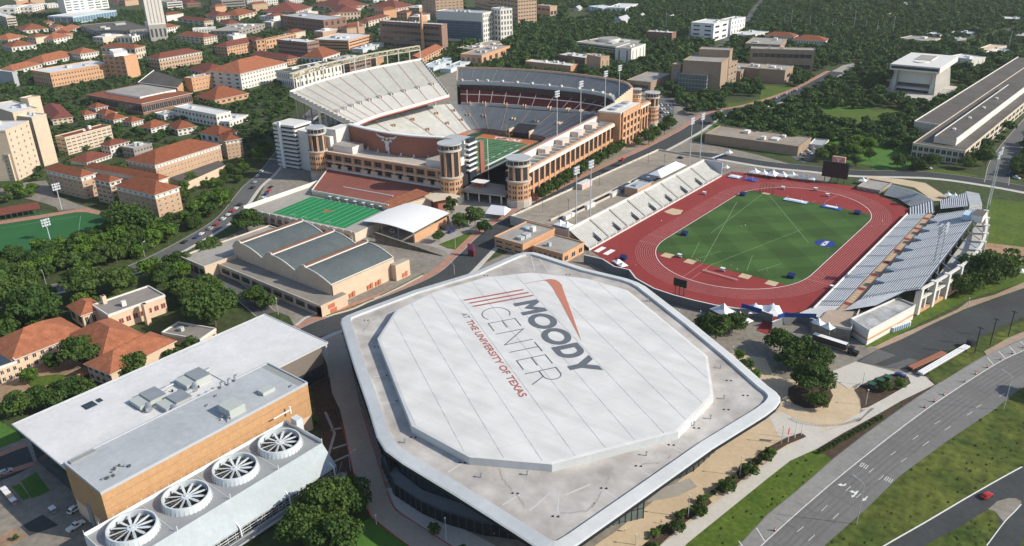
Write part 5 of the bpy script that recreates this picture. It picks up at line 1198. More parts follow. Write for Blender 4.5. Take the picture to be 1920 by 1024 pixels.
# retaining walls round the south end of the track
def wall_px(name, label, pts, z, th, m, cat='wall', cap=None):
 P = [G(x, y, z) for x, y in pts]; r = thing(name, label, cat, (*P[0], 0)); q = MB()
 for i in range(len(P)-1): q.obox(P[i], P[i+1], th, 0, z)
 q.build('wall_face', M[m], r)
 if cap:
  q = MB()
  for i in range(len(P)-1): q.obox(P[i], P[i+1], th+.2, z, z+.15)
  q.build('coping', M[cap], r)
 return r
wall_px('retaining_wall', 'curved dark grey retaining wall round the south end of the running track', [(1095, 478), (1130, 486), (1152, 500), (1180, 506), (1192, 522), (1226, 541), (1262, 553), (1300, 563), (1340, 572), (1380, 578), (1420, 580), (1450, 590)], 4.5, .5, 'greymetal_w', cap='offwhite')
wall_px('retaining_wall', 'grey retaining wall under the blue banners beside the track gate', [(1448, 604), (1470, 594), (1500, 590), (1530, 600)], 4, .5, 'greymetal_w', cap='offwhite')
# ------------------------------------------------------------------ buildings
M['roof_red'] = mat('dark_red_roof', (.24, .085, .065), .85, scale=.06, amt=.12, fine=(.4, .06))
M['turf_b'] = mat('bright_turf', (.01, .22, .07), .9, scale=.05, amt=.06, fine=(.5, .05))
M['trackline_w'] = mat('pale_turf_line', (.35, .5, .4), .9, amt=.05)
M['cream2'] = mat('pinkish_cream', (.62, .50, .38), .85, scale=.15, amt=.07, fine=(.6, .05))
M['brick_t2'] = mat('muted_tan_brick', (.34, .25, .18), .85, scale=.2, amt=.1, fine=(1, .06))
M['brick_b2'] = mat('plum_brick', (.27, .17, .13), .85, scale=.3, amt=.1)
M['glass_b2'] = mat('sky_glass', (.12, .2, .27), .15, scale=.3, amt=.2, spec=.7)
M['cream3'] = mat('warm_cream_wall', (.64, .50, .37), .88, scale=.08, amt=.08, fine=(.5, .05))
M['brick_r2'] = mat('brown_clerestory', (.22, .12, .085), .85, scale=.2, amt=.1)
M['roof_d2'] = mat('grey_brown_roof', (.26, .235, .21), .95, scale=.1, amt=.2)
M['red_panel'] = mat('terracotta_panel', (.52, .16, .09), .8, amt=.15)
M['red_win'] = mat('red_frame_window', (.20, .05, .04), .5, scale=2, amt=.5)
M['red_win'] = mat('red_frame_window', (.20, .05, .04), .5, scale=2, amt=.5)
# ------------------------------------------------------------------ buildings
def hfrom(bx, by, ty):
 q = G(bx, by); lo, hi = 0.0, 150.0
 for _ in range(40):
  m_ = (lo+hi)/2
  if proj((q[0], q[1], m_))[1] > ty: lo = m_
  else: hi = m_
 return lo
def full(r, p): return (RO[r][0]+p[0]/4, RO[r][1]+p[1]/4) if r is not None else p
def rect_from(A, B, C, h):
 a, b, c = [np.array(G(*p, h)) for p in (A, B, C)]
 dA, dC = a-b, c-b
 if np.hypot(*dA) >= np.hypot(*dC): u = dA/np.hypot(*dA); L1 = np.hypot(*dA); v = np.array([u[1], -u[0]]); v = v if v@dC > 0 else -v; L2 = max(4, dC@v)
 else: v = dC/np.hypot(*dC); L2 = np.hypot(*dC); u = np.array([-v[1], v[0]]); u = u if u@dA > 0 else -u; L1 = max(4, dA@u)
 return b, u, v, L1, L2           # near corner, direction along left face, along right face
def hip(mb, b, u, v, L1, L2, z, rise, ov=.9, m=0, me=1, gable=False):
 o = b-u*ov-v*ov; a1, a2 = L1+2*ov, L2+2*ov
 P = lambda s, t, zz: (*(o+u*s+v*t), zz)
 c = [P(0, 0, z), P(a1, 0, z), P(a1, a2, z), P(0, a2, z)]
 if a1 >= a2: k = 0 if gable else a2/2; r1, r2 = P(k, a2/2, z+rise), P(a1-k, a2/2, z+rise); F = [(c[0], c[1], r2, r1), (c[1], c[2], r2), (c[2], c[3], r1, r2), (c[3], c[0], r1)]
 else: k = 0 if gable else a1/2; r1, r2 = P(a1/2, k, z+rise), P(a1/2, a2-k, z+rise); F = [(c[1], c[2], r2, r1), (c[0], c[1], r1), (c[3], c[0], r1, r2), (c[2], c[3], r2)]
 flip = (u[0]*v[1]-u[1]*v[0]) < 0
 for f in F: mb.poly(f[::-1] if flip else f, m)
 e = [(p[0], p[1], z-.35) for p in c]
 for i in range(4): q = [e[i], e[(i+1) % 4], c[(i+1) % 4], c[i]]; mb.poly(q[::-1] if flip else q, me)
 mb.poly(e if flip else e[::-1], me)
WM = {}
FOOT = []
def win_mesh(w_, h_, mname):
 k = (round(w_, 2), round(h_, 2), mname)
 if k not in WM:
  me = bpy.data.meshes.new('window')
  V = []; F = []; MI = []
  def bx(x0, x1, y0, y1, z0, z1, mi):
   n = len(V); V.extend([(x0, y0, z0), (x1, y0, z0), (x1, y1, z0), (x0, y1, z0), (x0, y0, z1), (x1, y0, z1), (x1, y1, z1), (x0, y1, z1)])
   F.extend([(n, n+1, n+5, n+4), (n+1, n+2, n+6, n+5), (n+2, n+3, n+7, n+6), (n+3, n, n+4, n+7), (n+4, n+5, n+6, n+7)]); MI.extend([mi]*5)
  bx(-w_/2, w_/2, -.04, .1, 0, h_, 0); bx(-w_/2-.12, w_/2+.12, -.16, .1, -.22, -.02, 1); bx(-.05, .05, -.08, .02, 0.02, h_-.02, 1)
  me.from_pydata(V, [], F); me.materials.append(M[mname]); me.materials.append(M['limestone_w']); me.polygons.foreach_set('material_index', MI); me.update(); WM[k] = me
 return WM[k]
def place_windows(r, p0, d, n, L_, z0, h, rows, cols, wf=.45, hf=.5, mname='glass', ribbon=False, cnt=[0], base=0, name='window'):
 """windows on the face starting at p0 along d with outward normal n"""
 ang = math.atan2(d[1], d[0]);
 if (d[0]*n[1]-d[1]*n[0]) > 0: ang += math.pi
 fh = (h-z0-base)/rows
 for i in range(rows):
  zz = z0+base+fh*i+fh*(1-hf)*.5
  if ribbon:
   q = MB(); a = p0+d*L_*.04; b = p0+d*L_*.96; q.obox(a, b, .24, zz, zz+fh*hf, 0)
   for k in range(1, cols): c = p0+d*L_*(.04+.92*k/cols); q.obox(c-d*.1, c+d*.1, .36, zz, zz+fh*hf, 1)
   q.build('window_band', [M[mname], M['limestone']], r); continue
  for k in range(cols):
   c = p0+d*L_*(k+.5)/cols
   o = bpy.data.objects.new(name, win_mesh(L_/cols*wf, fh*hf, mname)); COL.objects.link(o); o.parent = r
   lc = r.location; o.location = (c[0]-lc[0], c[1]-lc[1], zz); o.rotation_euler = (0, 0, ang)
def rb(name, label, r, A, B, C, base, wall='brick_o', roof='flat', rm='roof_g', rise=.2, wl=(3, 6), wr=(3, 8), band=None, ribbon=False, wg='glass', wf=.45, hf=.5, h=None, parent=None, cat='building', z0=0, units=2, group=None, gable=False, basem=None):
 A, B, C = full(r, A), full(r, B), full(r, C)
 if h is None: bs = full(r, base); h = hfrom(bs[0], bs[1], B[1])
 b, u, v, L1, L2 = rect_from(A, B, C, h)
 root = parent or thing(name, label, cat, (float(b[0]), float(b[1]), 0), group)
 P = [tuple(b), tuple(b+u*L1), tuple(b+u*L1+v*L2), tuple(b+v*L2)]
 FOOT.append([tuple(np.array(p)) for p in P])
 q = MB(); top = h-.4 if roof != 'flat' else h-.02
 zb = z0
 if basem: q.prism(P, z0, z0+(h-z0)*.22, 2);
 q.prism([tuple(np.array(p)) for p in P], z0+((h-z0)*.22 if basem else 0), h-(h-z0)*.22 if band else top, 0)
 if band:
  q.prism(P, h-(h-z0)*.22, top, 1)
 q.build('wall', [M[wall], M[band or wall], M[basem or wall]], root)
 q = MB()
 if roof == 'flat':
  c = np.array(P).mean(0); q.flat(ccw([tuple(np.array(p)+(c-np.array(p))*.01) for p in P]), h+.02)
  o = q.build('roof', M[rm], root)
  q = MB()
  for i in range(4):
   a, bb = np.array(P[i]), np.array(P[(i+1) % 4]); d = (bb-a)/np.hypot(*(bb-a)); q.obox(a-d*.15, bb+d*.15-d*.0, .5, h-.5, h+.7)
  q.build('parapet', M[band or ('limestone_w' if wall in ('limestone_w', 'offwhite', 'white', 'cream') else wall)], root)
  rr = random.Random(int(abs(b[0])*7+abs(b[1])*3))
  for k in range(units):
   s, t = rr.uniform(.2, .75), rr.uniform(.2, .75); w_ = min(L1, L2)*rr.uniform(.04, .09)
   cc = b+u*L1*s+v*L2*t; q = MB(); q.prism([tuple(cc-u*w_-v*w_), tuple(cc+u*w_-v*w_), tuple(cc+u*w_+v*w_*1.6), tuple(cc-u*w_+v*w_*1.6)], h, h+rr.uniform(1.2, 3)); q.build('roof_unit', M[rr.choice(['greymetal_p', 'roof_gr', 'offwhite'])], root)
 else:
  hip(q, b, u, v, L1, L2, h-.4, min(L1, L2)*rise+.6, 1.0, 0, 1, gable); q.build('roof', [M[rm], M['limestone_w']], root)
 for (rows, cols), d, L_, n in ((wl, u, L1, -v), (wr, v, L2, -u)):
  if rows and cols: place_windows(root, b+n*.02, d, n, L_, z0, h-.6, rows, cols, wf, hf, wg, ribbon)
 return root, (b, u, v, L1, L2, h)
# --- west campus
rb('academic_hall', 'wide orange brick hall with pale flat roof and top row of tall windows', 0, (205, 535), (375, 552), (835, 475), (405, 655), 'brick_o', rm='roof_w', wl=(3, 9), wr=(3, 22), wf=.4, hf=.42)
r_, _ = rb('lecture_block', 'blank orange brick cube with a white penthouse beside the wide pale roofed hall', 0, (765, 415), (930, 425), (1062, 408), (965, 590), 'brick_o', rm='roof_w', wl=(5, 4), wr=(0, 0), units=0)
rb('penthouse', '', 0, (820, 375), (850, 395), (930, 370), None, 'white', rm='white', wl=(0, 0), wr=(0, 0), parent=r_, h=_[5]+5, units=0, z0=_[5])
rb('tile_roofed_hall', 'cream hall under a broad orange hip roof behind the orange brick cube', 0, (755, 350), (1010, 360), (1105, 345), (1030, 445), 'limestone', 'hip', 'tile', wl=(2, 7), wr=(2, 4))
rb('tile_roofed_hall', 'long tan hall with pale upper floor and dark red hip roof', 0, (1100, 430), (1190, 440), (1510, 385), (1200, 530), 'brick_t', 'hip', 'tile_d', band='limestone_w', wl=(3, 4), wr=(3, 15))
rb('tile_roofed_hall', 'cream hall with orange hip roof just right of and below the tall limestone tower', 0, (1325, 262), (1525, 282), (1610, 265), (1535, 338), 'limestone', 'hip', 'tile', wl=(3, 6), wr=(3, 5))
rb('tile_roofed_hall', 'long tan hall with red hip roof and three rows of arched windows', 0, (1620, 340), (1700, 350), (1960, 300), (1712, 425), 'brick_o', 'hip', 'tile_d', wl=(3, 4), wr=(3, 13), wf=.4)
r_, k_ = rb('tile_skirted_hall', 'wide low hall with a rust tile skirt round a flat grey roof', 0, (655, 705), (1060, 775), (1400, 690), (1085, 865), 'brick_b', 'hip', 'tile', rise=.001, wl=(1, 12), wr=(1, 12), wf=.8, hf=.5)
b, u, v, L1, L2, h = k_; q = MB(); q.prism([tuple(b+u*L1*s+v*L2*t) for s, t in ((.18, .18), (.82, .18), (.82, .9), (.18, .9))], h, h+2.6, 1, 0)
hip(q, b, u, v, L1, L2, h-.3, 2.8, 1.2, 2, 1); q.build('roof_deck', [M['roof_g'], M['white'], M['tile']], r_)
r_, k_ = rb('theatre', 'orange brick theatre with a sloped dark roof wedge and white coping', 0, (1360, 590), (1435, 592), (1625, 552), (1455, 690), 'brick_o', rm='roof_gr', wl=(0, 0), wr=(3, 8), wf=.3, hf=.3)
A_, B_, C_, D_ = G(*full(0, (1035, 620)), 10), G(*full(0, (1330, 660)), 10), G(*full(0, (1375, 600)), 16), G(*full(0, (1155, 530)), 19)
q = MB(); q.prism([A_, B_, G(*full(0, (1370, 620)), 10), G(*full(0, (1160, 590)), 10)], 0, 10, 0); q.poly([(*A_, 10), (*B_, 10), (*C_, 16), (*D_, 19)], 1); q.build('sloped_roof', [M['brick_o'], M['roof_d']], r_)
q = MB(); q.tube((*A_, 10.2), (*D_, 19.4), .5, 5); q.tube((*A_, 10.2), (*B_, 10.2), .5, 5); q.build('coping', M['white'], r_)
rb('tile_roofed_hall', 'white walled orange roofed hall at the left end of the stadium truss', 0, (1690, 500), (1800, 550), (2150, 465), (1825, 675), 'limestone_w', 'hip', 'tile_o', wl=(4, 4), wr=(4, 16), wf=.35, hf=.4)
rb('tile_roofed_hall', 'dark red roofed annex behind the white walled orange roofed hall', 0, (1410, 515), (1560, 545), (1700, 505), (1565, 580), 'limestone_w', 'hip', 'tile_d', wl=(1, 6), wr=(1, 5))
rb('gymnasium', 'tan brick gym with brown hip roof beside the turquoise pool', 0, (1490, 715), (1610, 748), (1860, 695), (1618, 792), 'brick_o', 'hip', 'tile', wl=(1, 5), wr=(1, 6), hf=.4, rise=.25)
rb('low_block', 'long low cream block with white flat roof below the brown roofed gym', 0, (1305, 805), (1620, 865), (1706, 835), (1628, 955), 'limestone_w', rm='roof_w', wl=(2, 12), wr=(2, 4), hf=.4)
rb('low_block', 'small cream block with white roof at the foot of the long low block', 0, (1625, 892), (1720, 918), (1860, 865), (1725, 955), 'limestone_w', rm='roof_w', wl=(1, 4), wr=(1, 6))
rb('low_block', 'flat roofed service block left of the long low cream block', 0, (1160, 850), (1230, 868), (1310, 845), (1233, 900), 'offwhite', rm='roof_gr', wl=(1, 3), wr=(1, 3))
for A, B, C, bs, lab in (((575, 850), (630, 864), (716, 846), (632, 900), 'leftmost small red roofed house below the wide skirted hall'), ((665, 795), (715, 808), (777, 785), (717, 862), 'tallest small cream house with a square red roof among the trees'),
      ((715, 842), (790, 857), (863, 837), (792, 892), 'second small red roofed house right of the square one'), ((765, 878), (850, 897), (937, 872), (852, 927), 'third small red roofed house in the downhill row'), ((920, 902), (985, 914), (1057, 892), (987, 952), 'last small cream house of the downhill row'),
      ((1070, 940), (1130, 960), (1265, 925), (1135, 1000), 'brown roofed cottage left of the white walled cottage'), ((1262, 935), (1330, 968), (1450, 935), (1333, 1020), 'white walled cottage with a low orange hip roof'), ((1500, 990), (1640, 1016), (1785, 982), (1645, 1080), 'broad orange roofed lodge beside the stair ramp trees')):
 rb('cottage', lab, 0, A, B, C, bs, 'limestone_w', 'hip', 'tile', wl=(1, 3), wr=(2, 4), cat='house', rise=.28)
rb('tile_roofed_hall', 'long cream hall with bright orange roof running left under the distant hotel', 0, (235, 449), (325, 467), (605, 405), (330, 495), 'limestone_w', 'hip', 'tile_o', wl=(1, 6), wr=(1, 12))
rb('tile_roofed_hall', 'white wing with orange roof at the right end of the long orange roofed hall', 0, (515, 389), (600, 402), (712, 378), (605, 458), 'limestone_w', 'hip', 'tile_o', wl=(2, 6), wr=(2, 7))
rb('tile_roofed_hall', 'low orange roofed range at the far left edge above the grey slab block', 0, (10, 520), (95, 532), (312, 476), (98, 562), 'limestone_w', 'hip', 'tile_o', wl=(1, 6), wr=(1, 8))
rb('tile_roofed_hall', 'red roofed pale range at the far left edge', 0, (15, 336), (85, 352), (245, 325), (88, 390), 'limestone_w', 'hip', 'tile', wl=(1, 6), wr=(1, 6))
rb('tile_roofed_hall', 'pale hall with orange roof left of the tall limestone tower', 0, (310, 284), (400, 292), (540, 266), (405, 332), 'limestone_w', 'hip', 'tile_o', wl=(1, 6), wr=(2, 6))
rb('tile_roofed_hall', 'orange roofed cream hall highest up at the far left edge', 0, (-5, 283), (60, 297), (200, 270), (63, 328), 'limestone_w', 'hip', 'tile_o', wl=(1, 5), wr=(1, 6))
rb('slab_block', 'plain grey slab block cut by the left edge of the view', 0, (-120, 520), (90, 545), (130, 540), (118, 650), 'roof_gr', rm='roof_w', wl=(0, 0), wr=(0, 0), units=1)
for A, B, C, bs, lab in (((30, 48), (110, 62), (196, 36), (115, 118), 'nearest white apartment house at the far left top'), ((192, 42), (240, 52), (326, 28), (245, 102), 'middle white apartment house at the far left top'), ((318, 30), (352, 40), (428, 26), (354, 68), 'farthest white apartment house at the far left top')):
 rb('apartment_house', lab, 0, A, B, C, bs, 'limestone_w', rm='roof_w', wl=(2, 3), wr=(3, 5), basem='brick_b')
rb('office_block', 'beige office block with stepped top at the left edge', 0, (-60, 100), (45, 132), (96, 120), (50, 212), 'limestone', rm='roof_w', wl=(5, 4), wr=(4, 3), ribbon=True)
rb('cottage', 'little orange roofed house in the trees left of the glass podium', 0, (325, 160), (350, 172), (395, 162), (352, 195), 'cream', 'hip', 'tile_o', wl=(0, 0), wr=(1, 2), cat='house')
rb('cottage', 'small cream hall with an orange roof below the glass podium', 0, (370, 195), (412, 208), (466, 192), (413, 240), 'limestone_w', 'hip', 'tile_o', wl=(1, 2), wr=(2, 3), cat='house')
rb('cottage', 'wide orange roofed hall with its roof touching the dark trees', 0, (435, 225), (505, 236), (602, 195), (507, 262), 'limestone_w', 'hip', 'tile_o', wl=(1, 4), wr=(2, 5), cat='house')
rb('cottage', 'white walled house with several red roof planes near the left edge', 0, (120, 208), (172, 228), (346, 206), (174, 255), 'limestone_w', 'hip', 'tile', wl=(1, 3), wr=(1, 6), cat='house')
rb('long_hall', 'long flat cream hall right of the pale tower base', 0, (1385, 215), (1445, 225), (1615, 215), (1448, 264), 'limestone_w', rm='roof_w', wl=(2, 3), wr=(2, 8))
for A, B, C, bs, lab in (((1640, 165), (1700, 182), (1772, 160), (1703, 218), 'small red roofed hall right of the dark hip roofed one'), ((1715, 100), (1790, 117), (1925, 86), (1793, 155), 'red roofed hall with a long ridge near the top'), ((1330, 135), (1530, 158), (1600, 150), (1535, 200), 'dark red hip roofed hall right of the limestone tower'), ((1535, 108), (1620, 124), (1705, 106), (1623, 165), 'bright orange hip roofed hall behind the dark hip roofed one')):
 rb('tile_roofed_hall', lab, 0, A, B, C, bs, 'limestone', 'hip', 'tile_d' if 'dark' in lab else 'tile', wl=(2, 5), wr=(2, 5))
rb('laboratory', 'tan laboratory with rooftop ducts left of the modern grey roofed hall', 0, (1615, 225), (1790, 235), (1985, 178), (1795, 285), 'stone_g', rm='roof_g', wl=(2, 6), wr=(2, 8), units=6)
rb('office_block', 'big blank grey block cut by the top edge', 0, (1580, -18), (1662, 8), (1822, -8), (1664, 70), 'stone_g', rm='roof_g', wl=(0, 0), wr=(3, 8), ribbon=True)
rb('office_block', 'pale gridded block at the top right of the grey block', 0, (1822, -22), (1850, -5), (1960, -15), (1853, 52), 'limestone_w', rm='roof_g', wl=(3, 2), wr=(4, 8))
rb('parking_garage', 'pale banded garage right of the tall limestone tower', 0, (1205, 5), (1252, 20), (1332, 2), (1254, 75), 'limestone_w', rm='concrete_dk', wl=(3, 3), wr=(3, 6), ribbon=True)
rb('tile_roofed_hall', 'red roofed house at the top edge beside the banded garage', 0, (1335, 8), (1400, 28), (1472, 12), (1403, 55), 'brick_b', 'hip', 'tile_d', wl=(1, 4), wr=(1, 5))
# tower and its base
r_, k_ = rb('university_tower', 'tall pale limestone tower rising past the top edge of the view', 0, (1085, 165), (1112, 188), (1232, 170), None, 'limestone_w', rm='limestone_w', wl=(1, 4), wr=(1, 4), h=25, units=0, cat='tower')
b, u, v, L1, L2, h = k_; q = MB(); L2 = L1 = max(L2, 20)
q.prism([tuple(b), tuple(b+u*L1), tuple(b+u*L1+v*L2), tuple(b+v*L2)], 0, 84, 0); q.build('shaft', M['limestone_w'], r_)
for k in range(4):
 for d, n in ((u, -v), (v, -u)):
  c = b+d*(L2*.2*(k+1))+n*.05; q = MB(); q.obox(c-d*.55, c+d*.55, .3, 27, 78); q.build('window_strip', M['stone_g'], r_)
rb('library_wing', 'grey roofed stone wing spreading in front of the limestone tower', 0, (605, 190), (765, 250), (1065, 195), (770, 305), 'stone_g', rm='roof_d', wl=(2, 8), wr=(2, 12), units=3)
rb('library_wing', 'red hip roofed white wing at the foot of the limestone tower', 0, (1100, 215), (1172, 220), (1342, 192), (1176, 265), 'limestone_w', 'hip', 'tile', wl=(2, 4), wr=(2, 9), hf=.6)
rb('library_wing', 'small red roofed wing above the colonnade of the tower building', 0, (850, 190), (985, 215), (1035, 200), (988, 240), 'limestone_w', 'hip', 'tile', wl=(1, 6), wr=(1, 2))
rb('library_wing', 'white pillared front of the tower building facing the trees', 0, (930, 264), (990, 278), (1152, 240), (996, 325), 'limestone_w', rm='roof_g', wl=(1, 4), wr=(1, 9), hf=.7)
r_, k_ = rb('hotel', 'tall blue glass hotel on a pale blue panelled podium at the top', 0, (435, 112), (545, 128), (872, 78), (550, 180), 'paleblue', rm='roof_w', wl=(1, 4), wr=(1, 16), wf=.85, hf=.8, wg='glass_b2', units=0, cat='hotel')
b, u, v, L1, L2, h = k_; b2 = np.array(G(*full(0, (500, 98)), h)); c2 = np.array(G(*full(0, (822, 62)), h)); v2 = c2-b2; L3 = float(np.hypot(*v2)); v2 /= L3; u2 = np.array([-v2[1], v2[0]]); u2 = u2 if u2@u > 0 else -u2
q = MB(); q.prism([tuple(b2), tuple(b2+u2*24), tuple(b2+u2*24+v2*L3), tuple(b2+v2*L3)], h, 78, 0); q.build('tower_block', M['limestone_w'], r_)
place_windows(r_, b2-u2*.05, v2, -u2, L3, h+2, 76, 13, 6, .72, .5, 'glass_b2'); q = MB(); q.obox(b2+v2*L3*.42-u2*.3, b2+v2*L3*.5-u2*.3, .5, h, 77); q.build('mullion_strip', M['white'], r_)
# dormitories
r_, k_ = rb('dormitory_tower', 'huge stepped beige dormitory tower at the left edge', 0, (-150, 960), (40, 985), (215, 910), (62, 1355), 'cream2', rm='roof_w', wl=(0, 0), wr=(8, 4), wf=.15, hf=.35)
rb('t', '', 0, (90, 870), (235, 848), (345, 860), None, 'cream2', rm='roof_w', wl=(0, 0), wr=(8, 2), wf=.3, hf=.3, parent=r_, h=k_[5]+1)
rb('t', '', 0, (-90, 790), (95, 850), (200, 790), None, 'cream2', rm='roof_w', wl=(0, 0), wr=(6, 3), wf=.2, hf=.3, parent=r_, h=k_[5]+4)
rb('t', '', 0, (190, 730), (210, 745), (300, 725), None, 'cream2', rm='cream2', wl=(0, 0), wr=(0, 0), parent=r_, h=k_[5]+10, units=0)
rb('dormitory_wing', 'lower beige dormitory end with ribbed corners at the left edge', 4, (-90, 132), (62, 142), (130, 112), (98, 335), 'cream2', rm='tile_d', wl=(7, 3), wr=(5, 2), wf=.25, hf=.3)
rb('tile_roofed_hall', 'dark red roofed hall squeezed behind the beige dormitory tower', 0, (300, 800), (390, 895), (495, 830), (392, 940), 'cream2', 'hip', 'tile_d', wl=(2, 4), wr=(2, 4))
rb('long_dormitory', 'long pink cream dormitory slab with banded windows and a dark tile roof strip', 4, (340, 20), (485, 12), (830, -78), (515, 140), 'cream2', rm='tile_d', wl=(4, 2), wr=(5, 9), wf=.7, hf=.3)
r_, k_ = rb('long_dormitory', 'big orange brick dormitory with white top floor and long rust hip roof', 4, (975, 165), (1160, 208), (1650, 55), (1198, 362), 'brick_t', 'hip', 'tile', band='limestone_w', wl=(4, 6), wr=(4, 20), wf=.22, hf=.3)
rb('t', '', 4, (1640, 0), (1690, 30), (1795, 0), None, 'brick_t', 'hip', 'tile', band='limestone_w', wl=(5, 3), wr=(5, 4), parent=r_, h=k_[5], wf=.3, hf=.35)
q = MB(); P = [G(*full(4, p), 6) for p in ((1270, 310), (1400, 345), (1690, 215), (1640, 180))]; q.prism(P, 0, 6, 0, 1); q.build('podium', [M['cream'], M['roof_d']], r_)
r_, k_ = rb('front_dormitory', 'large tan brick dormitory with three rust roofed wings above the practice field', 4, (870, 365), (1160, 432), (1335, 372), (1205, 612), 'brick_t', 'hip', 'tile', band='limestone_w', wl=(5, 7), wr=(5, 4), wf=.22, hf=.35, rise=.26)
hh = k_[5]
rb('t', '', 4, (705, 312), (820, 338), (900, 312), None, 'brick_t', 'hip', 'tile', band='limestone_w', wl=(5, 3), wr=(5, 2), parent=r_, h=hh+.3, wf=.5, hf=.4, rise=.28)
rb('t', '', 4, (345, 242), (605, 300), (705, 268), None, 'brick_t', 'hip', 'tile', band='limestone_w', wl=(5, 7), wr=(4, 2), parent=r_, h=hh+.2, wf=.22, hf=.35, rise=.3)
rb('t', '', 4, (640, 225), (1190, 322), (1255, 300), None, 'brick_t', 'hip', 'tile', band='limestone_w', wl=(0, 0), wr=(0, 0), parent=r_, h=hh-1, rise=.35)
rb('tile_roofed_hall', 'narrow rust roofed range behind the three winged dormitory', 4, (420, 205), (650, 190), (832, 130), (655, 222), 'limestone_w', 'hip', 'tile_d', wl=(0, 0), wr=(1, 8))
rb('cottage', 'tall white house with a red hip roof behind the three winged dormitory', 4, (745, 55), (820, 68), (962, 32), (832, 150), 'limestone_w', 'hip', 'tile_d', wl=(2, 3), wr=(3, 5), cat='house')
rb('low_block', 'grey block with crowded rooftop gear between two red roofed dormitories', 4, (925, 78), (1000, 95), (1138, 55), (1007, 165), 'stone_g', rm='roof_gr', wl=(2, 3), wr=(2, 6), units=6)
# practice bench shelter by the left sports field
r_ = thing('team_shelter', 'long brown roofed team shelter beside the left green sports field', 'shelter', (*G(35, 395), 0))
P = [G(*full(4, p), 4.5) for p in ((-80, 560), (-60, 600), (300, 535), (285, 497))]; q = MB(); q.poly([(*p, z) for p, z in zip(P, (5.4, 4.2, 4.2, 5.4))]); q.poly([(*p, z-.3) for p, z in zip(P, (5.4, 4.2, 4.2, 5.4))][::-1]); q.build('roof', M['tile_d'], r_)
for t in np.linspace(.02, .98, 9):
 for a, b in ((0, 3), (1, 2)):
  c = np.array(P[a])*(1-t)+np.array(P[b])*t; q = MB(); q.cyl(tuple(c), .15, 0, 4.2 if a else 5.2, 6); q.build('post', M['steel_d'], r_)
# --- science quarter behind the stadium
rb('science_block', 'long brown brick science block with ribbon windows and white louvred end', 1, (925, 160), (1390, 188), (1480, 182), (1403, 385), 'brick_b2', rm='roof_w', wl=(4, 14), wr=(0, 0), ribbon=True, hf=.4, units=5)
r_, k_ = rb('hospital', 'white framed block with a dark blue glass front behind the long brown block', 1, (1350, 85), (1700, 102), (1772, 86), (1715, 325), 'limestone_w', rm='roof_gr', wl=(0, 0), wr=(6, 5), hf=.6, units=5)
b, u, v, L1, L2, h = k_; q = MB(); q.obox(b+u*3-v*.15, b+u*(L1-1)-v*.15, .5, 4, h*.72, 0); q.build('glass_front', M['glass_b'], r_)
for k in range(7):
 q = MB(); q.obox(b+u*3-v*.45, b+u*(L1-1)-v*.45, .12, 6+k*h*.09, 6.25+k*h*.09); q.build('glazing_bar', M['greymetal_d'], r_)
rb('hospital_wing', 'slim white block right of the dark blue glass front', 1, (1765, 62), (1832, 72), (1897, 60), (1842, 315), 'limestone_w', rm='roof_gr', wl=(6, 3), wr=(6, 4), hf=.6)
rb('office_tower', 'dark tan office tower behind the white framed blue block', 1, (1240, -35), (1345, -10), (1522, -30), (1352, 150), 'brick_t', rm='roof_g', wl=(7, 4), wr=(7, 7), wf=.5, hf=.3)
rb('office_tower', 'broad tan tower block at the top edge above the north stands', 1, (1640, -40), (1815, -5), (1895, -20), (1820, 105), 'brick_t', rm='roof_g', wl=(4, 7), wr=(4, 4), wf=.8, hf=.35)
rb('modern_hall', 'modern brown hall under a thin floating grey roof', 1, (180, 118), (505, 155), (672, 132), (512, 255), 'brick_b', rm='roof_gr', wl=(3, 12), wr=(2, 4), hf=.6, wf=.35, units=2)
r_, k_ = rb('hall', 'orange brick hall with a dark curved roof left of the stadium screen truss', 1, (40, 298), (72, 302), (300, 252), (80, 370), 'brick_o', rm='roof_blue', wl=(2, 2), wr=(2, 10), units=2)
rb('engineering_hall', 'brown banded hall with broad white eaves behind the screen truss', 1, (155, 300), (382, 322), (492, 308), (390, 455), 'brick_b2', rm='roof_w', wl=(4, 12), wr=(4, 6), ribbon=True, hf=.35)
rb('engineering_hall', 'orange banded hall with a white chimney in front of it, behind the screen truss', 1, (462, 290), (692, 308), (872, 258), (700, 400), 'brick_o', rm='roof_w', wl=(4, 12), wr=(4, 8), ribbon=True, hf=.35, units=3)
rb('tile_roofed_hall', 'square hall with red pyramid roof below the two banded halls', 1, (375, 415), (500, 432), (627, 392), (507, 485), 'offwhite', 'hip', 'tile', wl=(1, 5), wr=(1, 5), rise=.3)
rb('tile_roofed_hall', 'wide dark red roofed hall at the left end of the screen truss', 1, (-40, 405), (235, 445), (332, 430), (238, 490), 'brick_o', 'hip', 'tile_d', wl=(1, 8), wr=(2, 4))
rb('gallery', 'stone gallery with tall windows and a dark flat roof beside the screen truss', 1, (65, 545), (292, 550), (640, 480), (300, 665), 'limestone_w', rm='roof_d', wl=(2, 10), wr=(2, 12), wf=.4, hf=.6, units=5)
rb('glass_lab', 'brown and glass laboratory seen between the screen truss posts', 1, (560, 440), (700, 462), (860, 425), (705, 560), 'brick_b2', rm='roof_gr', wl=(3, 5), wr=(3, 7), ribbon=True)
rb('stair_tower', 'two plain orange brick shafts just behind the stadium deck edge', 1, (862, 430), (905, 440), (945, 430), (910, 505), 'brick_o', rm='roof_g', wl=(0, 0), wr=(0, 0), units=0)
rb('boiler_house', 'orange brick boiler house with long orange roof below the tall chimney', 1, (1200, 400), (1235, 440), (1400, 355), (1262, 490), 'brick_o', 'hip', 'tile_o', wl=(1, 3), wr=(2, 9), gable=True)
